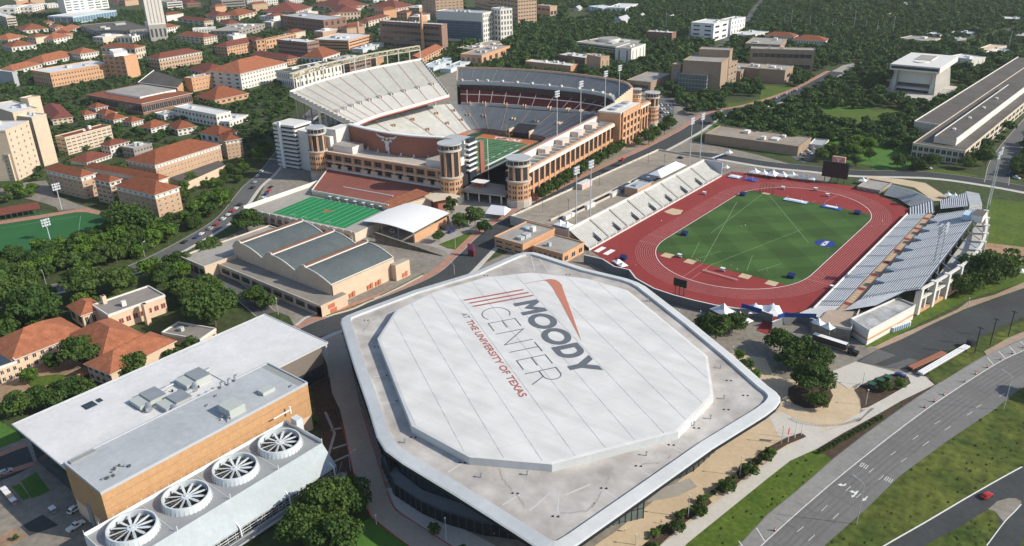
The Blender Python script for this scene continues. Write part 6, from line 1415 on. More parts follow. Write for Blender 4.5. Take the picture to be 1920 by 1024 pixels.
rb('plant_building', 'tan utility block crowded with pipes behind the north stands', 1, (1545, 405), (1692, 418), (1905, 345), (1697, 490), 'brick_o', rm='roof_g', wl=(1, 4), wr=(1, 5), units=7)
rb('plant_building', 'pale utility roof with pipework above the tan utility block', 1, (1520, 360), (1640, 375), (1900, 315), (1643, 400), 'limestone', rm='roof_g', wl=(0, 0), wr=(1, 5), units=7)
for (A, B, C, bs, lab) in (((740, 345), (800, 372), (960, 325), (803, 400), 'white cooling unit row just above the screen truss'), ((1290, 480), (1330, 510), (1508, 440), (1332, 535), 'left white cooling unit row beside the deck corner'), ((1425, 500), (1460, 522), (1618, 458), (1462, 548), 'right white cooling unit row beside the deck corner')):
 rb('cooling_units', lab, 1, A, B, C, bs, 'fascia_w', rm='fascia_w', wl=(0, 0), wr=(0, 0), units=6, cat='cooling units')
for A, B, C, bs, lab, w_ in (((430, 35), (600, 58), (825, 32), (603, 85), 'long red roofed hall at the top above the modern brown hall', 'tile_d'), ((850, 52), (1050, 62), (1222, 40), (1053, 100), 'wide red roofed hall left of the dark tan tower', 'tile_d'), ((100, 70), (300, 85), (420, 50), (303, 110), 'red roofed range left of the modern brown hall', 'tile_d'), ((665, 190), (692, 202), (822, 178), (694, 232), 'low white walled red roofed house behind the orange banded hall', 'tile'), ((815, 145), (842, 158), (1002, 118), (845, 202), 'white gabled hall with a dark red roof beside the dark trees', 'tile_d'), ((560, 60), (605, 95), (745, 62), (607, 155), 'bright beige block with small red roof behind the modern hall', 'tile_d')):
 rb('tile_roofed_hall', lab, 1, A, B, C, bs, 'limestone' if 'beige' not in lab else 'cream', 'hip', w_, wl=(1, 4), wr=(2, 7))
for k, (A, B, C, bs) in enumerate((((0, -10), (60, 5), (140, -8), (62, 45)), ((190, -8), (250, 5), (320, -10), (252, 30)), ((760, -30), (880, -12), (1050, -30), (883, 20)), ((390, -25), (450, -8), (520, -20), (452, 20)))):
 rb('office_block', ['white grid block at the top left of the red roofs', 'small pale block second along the top edge', 'long white flat block at the top edge centre', 'narrow tan block third along the top edge'][k], 1, A, B, C, bs, ['limestone_w', 'offwhite', 'limestone_w', 'brick_t'][k], rm='roof_w', wl=(2, 4), wr=(2, 6))
rb('tile_roofed_hall', 'orange brick hall cut by the seam of trees left of the curved roofed hall', 1, (-70, 285), (0, 300), (45, 288), (3, 395), 'brick_o', 'hip', 'tile_d', wl=(2, 3), wr=(3, 2))
def chimney(label, x, ytop, ybase, r0, r1, m):
 h = hfrom(x, ybase, ytop); c = G(x, ybase); r = thing('chimney', label, 'chimney', (*c, 0)); q = MB(); q.cyl(c, r0, 0, h, 16, 0, r1=r1); q.build('shaft', M[m], r, True); q = MB(); q.cyl(c, r1+.25, h-1.2, h, 16); q.build('rim', M['brick_t'], r)
chimney('tall tapering orange brick chimney behind the stadium deck corner', 793.7, 24, 94, 2.5, 1.7, 'brick_o'); chimney('shorter cream brick chimney in front of the orange banded hall', 674, 40, 82, 2.4, 1.8, 'brick_t')
# --- north and north-east
rb('office_tower', 'big tan brick tower block at the top centre with rows of windows', 2, (-140, -25), (42, 0), (186, -12), (47, 190), 'brick_t', rm='roof_g', wl=(6, 7), wr=(7, 7), wf=.6, hf=.35)
rb('office_block', 'lower tan block attached right of the big tan tower block', 2, (187, 40), (285, 50), (320, 42), (290, 145), 'brick_t', rm='roof_g', wl=(2, 3), wr=(1, 2), wf=.7, hf=.3)
rb('brick_hall', 'long pink brick hall with white roof edge right behind the north stands', 2, (98, 462), (440, 498), (496, 482), (446, 552), 'brick_o', rm='roof_w', wl=(0, 0), wr=(0, 0), units=4)
rb('brick_hall', 'dark brown hall with a row of rooftop vents behind the pink brick hall', 2, (345, 412), (548, 438), (562, 410), (552, 505), 'brick_b', rm='roof_w', wl=(1, 8), wr=(0, 0), units=8)
r_, k_ = rb('brick_hall', 'blocky tan brick tower hall with slit recesses right of the dark brown hall', 2, (560, 412), (665, 432), (745, 425), (672, 555), 'brick_t', rm='roof_g', wl=(0, 0), wr=(1, 2), wf=.15, hf=.6)
r_, k_ = rb('parking_garage', 'pale banded garage with a round drum on its roof', 2, (482, 318), (790, 355), (1042, 315), (800, 410), 'limestone', rm='roof_g', wl=(3, 12), wr=(3, 9), ribbon=True, hf=.5)
c = G(*full(2, (730, 285)), k_[5]+4); q = MB(); q.cyl(c, 15, k_[5], k_[5]+4, 28, 0, 1); q.build('roof_drum', [M['limestone_w'], M['roof_g']], r_)
rb('stone_block', 'pale windowless stone block standing in front of the banded garage', 2, (788, 355), (895, 368), (1002, 332), (902, 490), 'limestone_w', rm='roof_g', wl=(1, 2), wr=(1, 4), wf=.15, hf=.8)
rb('brown_hall', 'brown panelled hall with a ribbed white roof among the trees', 2, (1007, 238), (1200, 250), (1240, 240), (1206, 325), 'brick_b', rm='roof_w', wl=(1, 10), wr=(0, 0), wf=.3, hf=.7, units=4)
rb('white_office', 'white office block with black window slots rising from the woods', 2, (1336, 172), (1515, 182), (1625, 155), (1522, 312), 'white', rm='roof_w', wl=(4, 2), wr=(3, 2), wf=.55, hf=.35)
rb('white_office', 'rear white office wing stepping right from the slotted white block', 2, (1560, 150), (1645, 155), (1752, 130), (1650, 262), 'white', rm='roof_w', wl=(0, 0), wr=(3, 5), wf=.2, hf=.6)
rb('apartment_house', 'blue grey apartment house in the woods near the top', 2, (575, 48), (680, 66), (732, 46), (685, 102), 'paleblue', rm='roof_w', wl=(2, 5), wr=(2, 3))
rb('apartment_house', 'white apartment block right of the blue grey house', 2, (760, 42), (850, 62), (946, 30), (855, 108), 'white', rm='roof_w', wl=(2, 4), wr=(3, 5))
for k, (A, B, C, bs) in enumerate((((750, 150), (775, 160), (800, 150), (776, 180)), ((800, 148), (830, 160), (888, 142), (832, 188)), ((955, 118), (975, 126), (1000, 115), (976, 138)), ((1180, 130), (1200, 138), (1228, 128), (1201, 148)), ((480, 60), (500, 68), (525, 58), (501, 82)))):
 rb('house', ['little white gabled house left in a pair', 'larger white gabled house right in a pair', 'tiny cream house alone in the woods', 'tiny pale house under the round white tank', 'tiny grey house by the top road'][k], 2, A, B, C, bs, 'white', 'hip', 'roof_gr', wl=(0, 0), wr=(1, 2), cat='house', gable=True, rise=.45)
# performing arts centre
r_, k_ = rb('performing_arts_centre', 'stepped tan arts centre with a gridded glass front and flat roofs', 2, (1210, 500), (1540, 515), (1692, 455), (1552, 680), 'brick_t2', rm='roof_g', wl=(0, 0), wr=(3, 6), wf=.4, hf=.3, units=3)
H0 = k_[5]
rb('t', '', 2, (1285, 455), (1572, 472), (1645, 420), None, 'brick_t2', rm='roof_g', wl=(0, 0), wr=(0, 0), parent=r_, h=H0+7, units=0)
rb('t', '', 2, (1405, 372), (1635, 382), (1676, 364), None, 'brick_t2', rm='roof_g', wl=(0, 0), wr=(0, 0), parent=r_, h=H0+14, units=0)
rb('t', '', 2, (1205, 482), (1265, 490), (1296, 478), None, 'brick_t2', rm='roof_g', wl=(1, 1), wr=(0, 0), wf=.5, hf=.7, wg='glass_b2', parent=r_, h=H0+1, units=0)
rb('t', '', 2, (1487, 500), (1552, 506), (1602, 490), None, 'brick_t2', rm='roof_g', wl=(1, 1), wr=(3, 1), wf=.4, hf=.6, wg='glass_b2', parent=r_, h=H0+1, units=0)
rb('t', '', 2, (1245, 556), (1462, 572), (1484, 560), None, 'glass_g', rm='offwhite', wl=(4, 9), wr=(4, 2), wf=.86, hf=.8, wg='glass_g', parent=r_, h=H0-6, units=0)
rb('low_block', 'low tan flat roofed block beside the north east stadium tower', 2, (865, 602), (1040, 620), (1190, 555), (1048, 690), 'brick_t2', rm='roof_g', wl=(1, 1), wr=(0, 0), wf=.8, hf=.4, units=0)
rb('arts_annex', 'flat roofed tan annex right of the arts centre', 2, (1640, 520), (1715, 540), (1790, 480), (1720, 610), 'brick_t2', rm='roof_g', wl=(0, 0), wr=(1, 4))
rb('arts_annex', 'second tan annex with an open roof court beyond the arts centre', 2, (1740, 500), (1880, 522), (1960, 488), (1884, 600), 'brick_t2', rm='roof_g', wl=(0, 0), wr=(1, 3))
rb('brown_slab', 'long brown slab with two bands of dark windows left of the park promenade', 3, (-130, 368), (352, 382), (402, 364), (345, 545), 'brick_t2', rm='roof_g', wl=(2, 10), wr=(0, 0), ribbon=True, hf=.35)
rb('brown_slab', 'lower brown block in front of the long brown slab', 3, (-60, 515), (130, 532), (190, 496), (134, 632), 'brick_t2', rm='roof_g', wl=(0, 0), wr=(1, 1), wf=.4, hf=.3)
rb('brown_slab', 'brown upper block with angled fins behind the long brown slab', 3, (-140, 305), (90, 340), (142, 292), (92, 400), 'brick_t2', rm='roof_g', wl=(1, 3), wr=(0, 0), hf=.3)
rb('tile_roofed_hall', 'white hall with red hip roof left of its twin by the woods', 3, (-20, 262), (195, 275), (240, 262), (198, 330), 'limestone_w', 'hip', 'tile', wl=(2, 9), wr=(0, 0), wf=.35, hf=.4)
rb('tile_roofed_hall', 'white hall with red hip roof and arched windows nearest the wooded hill', 3, (188, 295), (430, 306), (468, 288), (434, 365), 'limestone_w', 'hip', 'tile', wl=(2, 12), wr=(2, 2), wf=.4, hf=.4)
rb('low_block', 'long low pale block under the red roofed halls edge', 2, (1670, 250), (1790, 268), (1925, 240), (1792, 300), 'offwhite', rm='roof_w', wl=(1, 4), wr=(1, 4))
for k, (A, B, C, bs) in enumerate((((975, 290), (1190, 312), (1325, 292), (1192, 340)), ((1220, 248), (1270, 262), (1320, 250), (1271, 280)), ((1370, 245), (1520, 258), (1556, 240), (1522, 275)), ((1345, 282), (1420, 296), (1445, 284), (1421, 305)), ((1755, 135), (1890, 148), (1905, 130), (1891, 165)), ((1612, 355), (1680, 385), (1790, 345), (1682, 400)), ((1630, 395), (1760, 405), (1822, 375), (1762, 420)), ((1420, 115), (1450, 123), (1478, 117), (1451, 133)), ((1880, 260), (1930, 275), (1990, 255), (1932, 300)), ((900, 108), (925, 115), (950, 103), (926, 125)), ((1000, 25), (1040, 35), (1090, 22), (1042, 45)))):
 labs = ['low pale terraced block in the woods left of the white library', 'little white pavilion behind the low terraced block', 'long grey roof deep in the woods behind the library', 'small flat white roof between the long grey roof and library', 'white roofed building at the top right woods edge', 'cream flat roofed store by the right street', 'white metal roof at the end of the right street', 'single tiny white roof high in the woods', 'grey roofed house cut by the right edge', 'tiny pink house high in the woods', 'yellow gabled house near the top edge']
 rb('house', labs[k], 3, A, B, C, bs, ['limestone', 'white', 'glass_b', 'white', 'stone_g', 'limestone_w', 'white', 'white', 'stone_g', 'brick_o', 'cream'][k], rm=['roof_g', 'white', 'roof_gr', 'white', 'roof_w', 'cream', 'roof_w', 'white', 'roof_gr', 'roof_g', 'roof_g'][k], wl=(0, 0), wr=(1, 3) if k in (0, 5) else (0, 0), cat='house', units=1)
# library of pale stone with battered walls
def build_library():
 H = 29.0; b, u, v, L1, L2 = rect_from((1673.3, 117.5), (1763.3, 127.5), (1797.5, 105), H)
 r = thing('library', 'white stone library with tall battered side walls and an overhanging top floor', 'library', (float(b[0]), float(b[1]), 0))
 P = lambda s, t: b+u*L1*s+v*L2*t
 q = MB(); q.prism([tuple(P(*c)) for c in ((0, 0), (1, 0), (1, 1), (0, 1))], H-5.5, H, 0, 1); q.build('top_floor', [M['limestone_w'], M['offwhite']], r)
 q = MB(); q.obox(P(.02, 0)-v*.1, P(.97, 0)-v*.1, .5, H-3.9, H-1.4); q.build('window_band', M['glass'], r)
 for s0, s1 in ((.1, .17), (.86, .93)):
  q = MB(); B0 = [P(s0-.06 if s0 < .5 else s0, .06), P(s1 if s0 < .5 else s1+.07, .06), P(s1 if s0 < .5 else s1+.07, .94), P(s0-.06 if s0 < .5 else s0, .94)]; T0 = [P(s0, .12), P(s1, .12), P(s1, .88), P(s0, .88)]
  for i in range(4):
   j = (i+1) % 4; f = [(*B0[i], 0), (*B0[j], 0), (*T0[j], H-5.5), (*T0[i], H-5.5)]; q.poly(f); q.poly(f[::-1])
  q.build('battered_wall', M['limestone_w'], r)
 q = MB(); q.prism([tuple(P(*c)) for c in ((.17, .16), (.86, .16), (.86, .84), (.17, .84))], 0, H-5.5, 0); q.build('inner_wall', M['offwhite'], r)
 q = MB(); q.obox(P(.18, .155), P(.85, .155), .4, 6.5, 10, 0); q.obox(P(.18, .15), P(.85, .15), .5, .5, 4.2, 0); q.obox(P(.17, .13), P(.86, .13), 1.2, 4.6, 5.6, 1); q.build('entrance_glass', [M['glass'], M['limestone_w']], r)
 q = MB(); q.prism([tuple(P(*c)) for c in ((.35, .45), (.7, .45), (.7, .8), (.35, .8))], H, H+.8, 0, 1); q.build('roof_well', [M['limestone_w'], M['roof_g']], r)
 q = MB(); q.cyl(tuple(P(.5, .3)), 6.5, H, H+.9, 20); q.build('roof_disc', M['limestone_w'], r)
 q = MB(); q.prism([G(*p, 1.5) for p in z4(3, (800, 710), (910, 745), (1200, 800), (1230, 790), (1420, 650), (1000, 600))], 0, 1.5, 0, 1); o = q.build('plaza_podium', [M['concrete_dk'], M['walk']], r)
 q = MB()
 for k in range(12):
  for j in range(2):
   c = np.array(G(*full(3, (945+k*26+j*8, 722+k*6+j*16)), 1.5)); q.flat(ccw([tuple(c+u*a+v*d) for a, d in ((-1.5, -1.2), (1.5, -1.2), (1.5, 1.2), (-1.5, 1.2))]), 1.52)
  for j in range(3):
   c = np.array(G(*full(3, (1225+k*12-j*22, 775-k*9-j*3)), 1.5)); q.flat(ccw([tuple(c+u*a+v*d) for a, d in ((-1.5, -1.2), (1.5, -1.2), (1.5, 1.2), (-1.5, 1.2))]), 1.52)
 o = q.build('paving_squares', M['concrete_dk'], r); o['kind'] = 'stuff'
 rb('auditorium', 'low white ribbed auditorium tucked behind the stone library', 3, (1350, 425), (1530, 450), (1580, 425), (1525, 520), 'limestone_w', rm='offwhite', wl=(1, 3), wr=(1, 3), wf=.08, hf=.8)
build_library()
def build_long_hall():
 r, k = rb('long_office_hall', 'very long low office hall with grey flat roofs and a raised roof spine', 7, (1075, 62), (1478, 112), (2300, -560), (1462, 215), 'limestone', rm='roof_d', wl=(2, 9), wr=(2, 30), wf=.72, hf=.62, units=0)
 b, u, v, L1, L2, h = k
 q = MB(); P = lambda s, t: b+u*L1*s+v*t
 q.prism([tuple(P(.28, 12)), tuple(P(.68, 12)), tuple(P(.68, L2*.55)), tuple(P(.28, L2*.55))], h, h+4.6, 0, 1); q.build('roof_spine', [M['limestone'], M['roof_d']], r)
 q = MB(); q.obox(P(.275, 12), P(.275, L2*.55), .8, h, h+5.4); q.obox(P(.685, 12), P(.685, L2*.55), .5, h, h+5.2); q.build('spine_parapet', M['limestone_w'], r)
 q = MB(); q.prism([tuple(P(1.0, 70)), tuple(P(1.55, 70)), tuple(P(1.55, L2)), tuple(P(1.0, L2))], 0, h, 0, 1)
 for a, c in ((P(1.55, 70), P(1.55, L2)), (P(1.0, 70), P(1.55, 70))): q.obox(a, c, .6, h-.5, h+.8, 2)
 FOOT.append([tuple(P(1.0, 70)), tuple(P(1.55, 70)), tuple(P(1.55, L2)), tuple(P(1.0, L2))]); q.build('rear_wing', [M['limestone'], M['roof_d'], M['limestone_w']], r)
 for k in range(4):
  q = MB(); c = P(.5, 40+45*k); q.prism([tuple(c), tuple(c+u*2), tuple(c+u*2+v*3), tuple(c+v*3)], h+4.6, h+5.8); q.build('roof_unit', M['offwhite'], r)
build_long_hall()
rb('flat_store', 'wide tan flat roofed building across the street north of the track', None, (1322, 252), (1497, 276), (1508, 257), (1497, 293), 'brick_t2', rm='deck_conc', wl=(0, 0), wr=(0, 0), units=4)
rb('small_kiosk', 'small grey kiosk beside the car park north of the track', 7, (332, 40), (415, 72), (455, 30), (418, 95), 'offwhite', rm='roof_gr', wl=(0, 0), wr=(1, 3), units=0)
r_, k_ = rb('office_block', 'two storey orange brick office wing with grey roof just north of the arena', None, (998, 463), (1055, 478), (1095, 456), (1057, 496), 'brick_o', rm='roof_g', wl=(1, 6), wr=(1, 3), units=1)
rb('t', '', None, (925, 446), (980, 460), (1040, 430), None, 'brick_o', rm='roof_g', wl=(2, 3), wr=(0, 0), parent=r_, h=k_[5]+.6, units=4, wf=.6, hf=.35)
# --- field house, practice turf, canopy and barrel vaulted hall south of the stadium
def build_fieldhouse():
 r = thing('field_house', 'low field house with dark red flat roofs and pale walls south of the stadium', 'building', (*S(-10, -125), 0))
 q = MB(); q.prism([S(-58, -104), S(42, -104), S(30, -146), S(-34, -146)], 0, 8.4, 0, 1); q.build('main_block', [M['limestone'], M['roof_red']], r)
 q = MB()
 for a, b in ((S(-34, -146), S(30, -146)), (S(-34, -146), S(-58, -104)), (S(-20, -131), S(22, -131))): q.obox(a, b, .5, 7.8, 9.0)
 q.build('parapet', M['limestone_w'], r)
 q = MB(); P = [S(22, -146), S(34, -150), S(44, -120), S(30, -116)]; q.prism(P, 0, 8, 0); o = [(*P[0], 8), (*P[1], 8), (*P[2], 10.5), (*P[3], 10.5)]; q.poly(o, 1); q.poly(o[::-1], 1); q.build('tile_wing', [M['limestone'], M['tile_o']], r)
 q = MB(); P = [S(38, -122), S(50, -126), S(60, -110), S(44, -106)]; q.prism(P, 7.5, 8.3, 0, 0, True); q.build('entrance_canopy', M['limestone'], r)
 q = MB(); q.prism([S(42, -118), S(50, -121), S(55, -110), S(46, -108)], 0, 7.4, 0); q.build('entrance_glass', M['board'], r)
 for k in range(8):
  q = MB(); c = np.array(S(-30+k*8, -146.2)); q.obox(c, c+SE_*(1.2 if k % 3 else 3.4), .3, 2, 4.6); q.build('window', M['glass'], r)
 r = thing('practice_deck', 'raised bright green practice turf on a walled deck with yard lines', 'practice field', (*S(0, -165), 0))
 Z = 5.5
 F = lambda x, y, z=Z: G(x, y, z)
 P = [F(472, 398), F(500, 383), F(640, 335), F(660, 345), F(700, 380), F(735, 398), F(700, 440), F(598, 425), F(510, 405)]
 q = MB(); q.prism([S(-52, -188), S(-46, -122), S(-40, -118), S(38, -118), S(38, -188)], 0, Z, 0, 1); q.build('deck', [M['limestone'], M['concrete']], r)
 q = MB()
 for k in range(15):
  u = -50+k*6; q.obox(S(u, -188.3), S(u+2.2, -188.3), 1.0, 0, Z+1.3, 0)
 q.obox(S(-52, -188.1), S(38, -188.1), .4, Z, Z+1.2, 0); q.build('buttress_wall', M['limestone_w2'], r)
 q = MB(); q.obox(S(-50, -188.35), S(36, -188.35), .3, 1.2, 3.6); q.build('opening_band', M['brick_b'], r)
 q = MB(); q.obox(S(-53, -188), S(-47, -122), .6, 0, 8); q.build('side_wall', M['limestone_w'], r)
 a, b = (-32, 27); v0, v1 = -184, -149
 q = MB(); q.poly([S(a, v0, Z+.06), S(b, v0, Z+.06), S(b, v1, Z+.06), S(a, v1, Z+.06)])
 for k in range(12):
  u = a+3+k*4.8; q.poly([S(u, v0+1, Z+.09), S(u+.3, v0+1, Z+.09), S(u+.3, v1-1, Z+.09), S(u, v1-1, Z+.09)], 1)
 for k in range(4): put_text(q, ('3 0', '4 0', '5 0', '4 0')[k], S(-20+k*9.6, -181.5, Z+.1), (SE_[0], SE_[1], 0), (SN[0], SN[1], 0), 1.8, 3.8, .02, 1)
 longhorn(q, lambda x, y: S(-3+x, -166+y, Z+.11), .95, 2)
 q.build('practice_turf', [M['turf_b'], M['trackline_w'], M['orange']], r)
 for k in range(7):
  r2 = thing('golf_cart', '', 'cart', (*S(-20+k*7.0, -147.8), Z)) if False else None
 r = thing('carport', 'broad white curved canopy over parked cars beside the practice turf', 'canopy', (*S(50, -155), 0))
 q = MB(); n = 14; Zc = 8.2; c = lambda s, t, z: S(33+37*s, -174.5+37*t, z)
 for i in range(n):
  t0, t1 = i/n, (i+1)/n; z0, z1 = Zc+1.9*math.sin(math.pi*(.12+.88*t0))-1, Zc+1.9*math.sin(math.pi*(.12+.88*t1))-1
  # arch runs east-west
  q.poly([c(t0, 0, z0), c(t1, 0, z1), c(t1, 1, z1), c(t0, 1, z0)]); q.poly([c(t0, 1, z0-.4), c(t1, 1, z1-.4), c(t1, 0, z1-.4), c(t0, 0, z0-.4)])
  q.poly([c(t0, 0, z0-.4), c(t1, 0, z1-.4), c(t1, 0, z1), c(t0, 0, z0)]); q.poly([c(t0, 1, z0), c(t1, 1, z1), c(t1, 1, z1-.4), c(t0, 1, z0-.4)])
 q.build('canopy_roof', M['white'], r)
 for s in (.03, .35, .68, .97):
  for t in (.04, .5, .96):
   zz = Zc+1.9*math.sin(math.pi*(.12+.88*s))-1.5; q = MB(); q.cyl(c(s, t, 0)[:2], .22, 0, zz, 8); q.build('post', M['steel'], r)
 q = MB(); q.obox(S(69.5, -173), S(69.5, -140), .5, 0, 5.2); q.obox(S(34, -137.5), S(70, -137.5), .5, 0, 5.4); q.build('back_wall', M['brick_o'], r)
 r = thing('ramp_wall', 'long grey wedge wall of the ramp below the white canopy', 'wall', (*G(760, 470), 0)); q = MB()
 A = np.array(G(704, 453)); B = np.array(G(830, 481)); q.poly([(*A, 0), (*B, 0), (*B, .4), (*A, 5.8)]); q.poly([(*A, 5.8), (*B, .4), (*B, 0), (*A, 0)]); nn = np.array([0.2, .9]); q.poly([(*A, 5.8), (*B, .4), (*(B+nn), .4), (*(A+nn), 5.8)]); q.build('wall_face', M['concrete_dk'], r)
build_fieldhouse()
def build_vaults():
 r = thing('vaulted_hall', 'cream hall with three slate blue barrel roofs beside the street', 'building', (-333, 235, 0))
 y0, y1, H = 219.5, 261, 11.4
 def prof(x0):
  P = [(x0+8*t, H+.2+4.7*math.sin(math.pi*.5*min(1, t*1.2))) for t in (0, .25, .5, .75, 1)]
  Q = [(x0+8.3+18.9*t, H-.2+4.1*math.cos(math.pi*.5*t**1.15)) for t in np.linspace(0, 1, 10)]
  return P, Q
 for k in range(3):
  x0 = -374.5+27.4*k; P, Q = prof(x0)
  q = MB()
  q.strip([(x, y0, z) for x, z in P], [(x, y1, z) for x, z in P], 1); q.poly([(P[-1][0], y0, P[-1][1]), (Q[0][0], y0, Q[0][1]), (Q[0][0], y1, Q[0][1]), (P[-1][0], y1, P[-1][1])][::-1], 1)
  q.strip([(x, y1, z) for x, z in Q], [(x, y0, z) for x, z in Q], 0); q.build('barrel_roof', [M['roof_blue'], M['brick_r2']], r)
  q = MB()
  for y in (y0, y1):
   allp = P+Q; q.poly([(x, y, z+.02) for x, z in allp]+[(allp[-1][0], y, 0), (x0, y, 0)])
   for a, b in zip(allp[:-1], allp[1:]):
    q.tube((a[0], y, a[1]+.25), (b[0], y, b[1]+.25), .33, 5, 1)
  q.tube((P[-1][0]+.2, y0, Q[0][1]+.2), (P[-1][0]+.2, y1, Q[0][1]+.2), .35, 5, 1); q.tube((Q[-1][0], y0, Q[-1][1]+.15), (Q[-1][0], y1, Q[-1][1]+.15), .25, 5, 1)
  q.build('gable_wall', [M['cream3'], M['limestone_w']], r)
 q = MB(); q.box(-374.4, -291.9, y0+.3, y1-.3, 0, H-.6); q.build('wall', M['cream3'], r)
 q = MB(); q.box(-372, -287, 208, 219.3, 0, 5.6, 0, 1); q.box(-290.5, -286.8, 208, 224, 0, 6.4, 0, 1); q.build('front_range', [M['cream3'], M['roof_d2']], r)
 q = MB(); q.box(-372.3, -286.6, 207.7, 208.1, 5.3, 6.4); q.build('parapet', M['limestone'], r)
 for k in range(9):
  x = -369+k*9; q = MB(); q.box(x, x+6.4, 207.75, 207.95, 1.8, 4.4); q.build('window', M['glass'], r)
 q = MB(); q.box(-396, -372.2, 200, 258, 0, 6.8, 0, 1); q.build('side_range', [M['cream3'], M['roof_g']], r)
 q = MB(); parapet(q, -396.2, -372.1, 199.8, 258.2, 6.8, .7, .5); q.build('parapet', M['limestone'], r)
 for k in range(4):
  x = -394+k*5.6; q = MB(); q.box(x, x+3.8, 199.7, 199.9, 1.4, 5.2); q.build('window', M['glass'], r)
 q = MB(); q.box(-291.9, -288, y1-3, y1+7, 0, 9, 0, 1); q.build('end_block', [M['cream3'], M['roof_g']], r)
 for y in (222.5, 229, 241, 246.5, 262):
  x = -291.6 if y < 260 else -287.9
  for k in (0, 2.2):
   q = MB(); q.box(x-.1, x+.12, y+k, y+k+1.7, .6, 3.4 if k else 2.9); q.build('red_panel', M['red_panel'], r)
 q = MB(); q.box(-287.0, -286.7, 212, 216, 2.8, 5); q.box(-287.0, -286.7, 213, 217, .2, 2.4); q.build('red_panel', M['red_panel'], r)
build_vaults()
# --- tile roofed school left of the plant
r_, k_ = rb('school', 'old cream school with weathered orange tile hips round a garden', 8, (505, 465), (770, 607), (1090, 470), (775, 725), 'cream', 'hip', 'tile_o', wl=(1, 4), wr=(0, 0), rise=.28, cat='school', wf=.4, hf=.4)
hs = k_[5]
rb('t', '', 8, (-60, 520), (92, 642), (625, 432), None, 'cream', 'hip', 'tile_o', wl=(0, 0), wr=(2, 9), parent=r_, h=hs, rise=.28, wf=.4, hf=.45)
rb('t', '', 8, (690, 650), (827, 745), (1300, 505), None, 'cream', 'hip', 'tile_o', wl=(2, 4), wr=(0, 0), parent=r_, h=hs, rise=.26)
rb('t', '', 8, (785, 215), (812, 322), (1235, 172), None, 'cream', rm='roof_d2', wl=(0, 0), wr=(1, 8), parent=r_, h=hs+1, wf=.6, hf=.3, wg='red_win', units=1)
rb('t', '', 8, (512, 240), (612, 308), (762, 248), None, 'cream', 'hip', 'tile_o', wl=(1, 2), wr=(1, 3), parent=r_, h=hs, rise=.3)
rb('t', '', 8, (1215, 452), (1500, 505), (1650, 430), None, 'cream', rm='roof_d2', wl=(0, 0), wr=(1, 3), parent=r_, h=4.5, units=1)
rb('t', '', 8, (-120, 610), (-20, 720), (95, 640), None, 'cream', rm='glass', wl=(0, 0), wr=(2, 3), parent=r_, h=hs-.5, units=0)
for p, bs, w_ in (((770, 170), (790, 300), 1.1), ((1080, 230), (1130, 440), 1.3)):
 a = full(8, p); z = hs+5 if w_ < 1.2 else hs+3; c = G(*a, z); q = MB(); q.box(c[0]-w_, c[0]+w_, c[1]-w_*.8, c[1]+w_*.8, 0, z, 0); q.box(c[0]-w_*.7, c[0]+w_*.7, c[1]-w_*.5, c[1]+w_*.5, z, z+.1, 1); q.build('chimney', [M['cream'], M['dark']], r_)
A_, B_ = np.array(G(*full(8, (-60, 1010)), 3)), np.array(G(*full(8, (720, 715)), 3)); d_ = (B_-A_)/np.hypot(*(B_-A_)); n_ = np.array([-d_[1], d_[0]])*1.6
q = MB(); q.poly([(*(A_-n_), 2.7), (*(B_-n_), 2.7), (*B_, 3.5), (*A_, 3.5)]); q.poly([(*A_, 3.5), (*B_, 3.5), (*(B_+n_), 2.7), (*(A_+n_), 2.7)]); q.build('covered_walk', M['tile_o'], r_)
rb('timing_block', 'small grey block with a dark top beside the north bend of the track', 7, (680, 372), (838, 412), (925, 352), (842, 432), 'stone_g', rm='roof_g', wl=(1, 3), wr=(0, 0), units=0)
# more halls of the far west campus in the gaps between the ones above
rf = np.random.default_rng(5); made = 0; tries = 0; FAR = []
while made < 34 and tries < 900:
 tries += 1; px = (rf.uniform(10, 880), rf.uniform(6, 84)); c = np.array(G(*px))
 if any(math.dist(c, np.mean(P, 0)) < 17+.5*max(math.dist(P[0], P[1]), math.dist(P[1], P[2])) for P in FOOT): continue
 a = rf.choice([.1, .25, -.1]); u = np.array([math.cos(a), math.sin(a)]); v = np.array([-u[1], u[0]]); l1, l2, h = rf.uniform(16, 24), rf.uniform(22, 38), rf.uniform(9, 15)
 r = thing('campus_hall', 'distant red or flat roofed hall packed among the trees of the upper left', 'building', (float(c[0]), float(c[1]), 0), 'distant campus halls'); P = [tuple(c), tuple(c+u*l1), tuple(c+u*l1+v*l2), tuple(c+v*l2)]; FOOT.append(P); FAR.append((px[0], r, ('white', 'clay tile', 'dark tile')[made % 3]))
 q = MB(); q.prism(P, 0, h); q.build('wall', M[('limestone_w', 'limestone', 'brick_o', 'brick_t')[made % 4]], r); q = MB()
 if made % 3: hip(q, c, u, v, l1, l2, h, 4, 1.0)
 else: q.prism(P, h, h+.5, 0); q.prism([tuple(c+u*l1*s+v*l2*t) for s, t in ((.3, .3), (.7, .3), (.7, .6), (.3, .6))], h+.5, h+3, 1)
 q.build('roof', [M[('roof_w', 'tile', 'tile_d')[made % 3]], M['limestone_w']], r)
 cc = c+u*l1; place_windows(r, cc-u*l1, v, -u, l2, 0, h, 2, 5, .4, .4)
 cc = None; place_windows(r, c, u, -v, l1, 0, h, 2, 3, .4, .4); made += 1
for k, (x_, r, c_) in enumerate(sorted(FAR, key=lambda t: t[0])): r['label'] = f'{nth(k)} far campus hall counted from the left, with a {c_} roof'
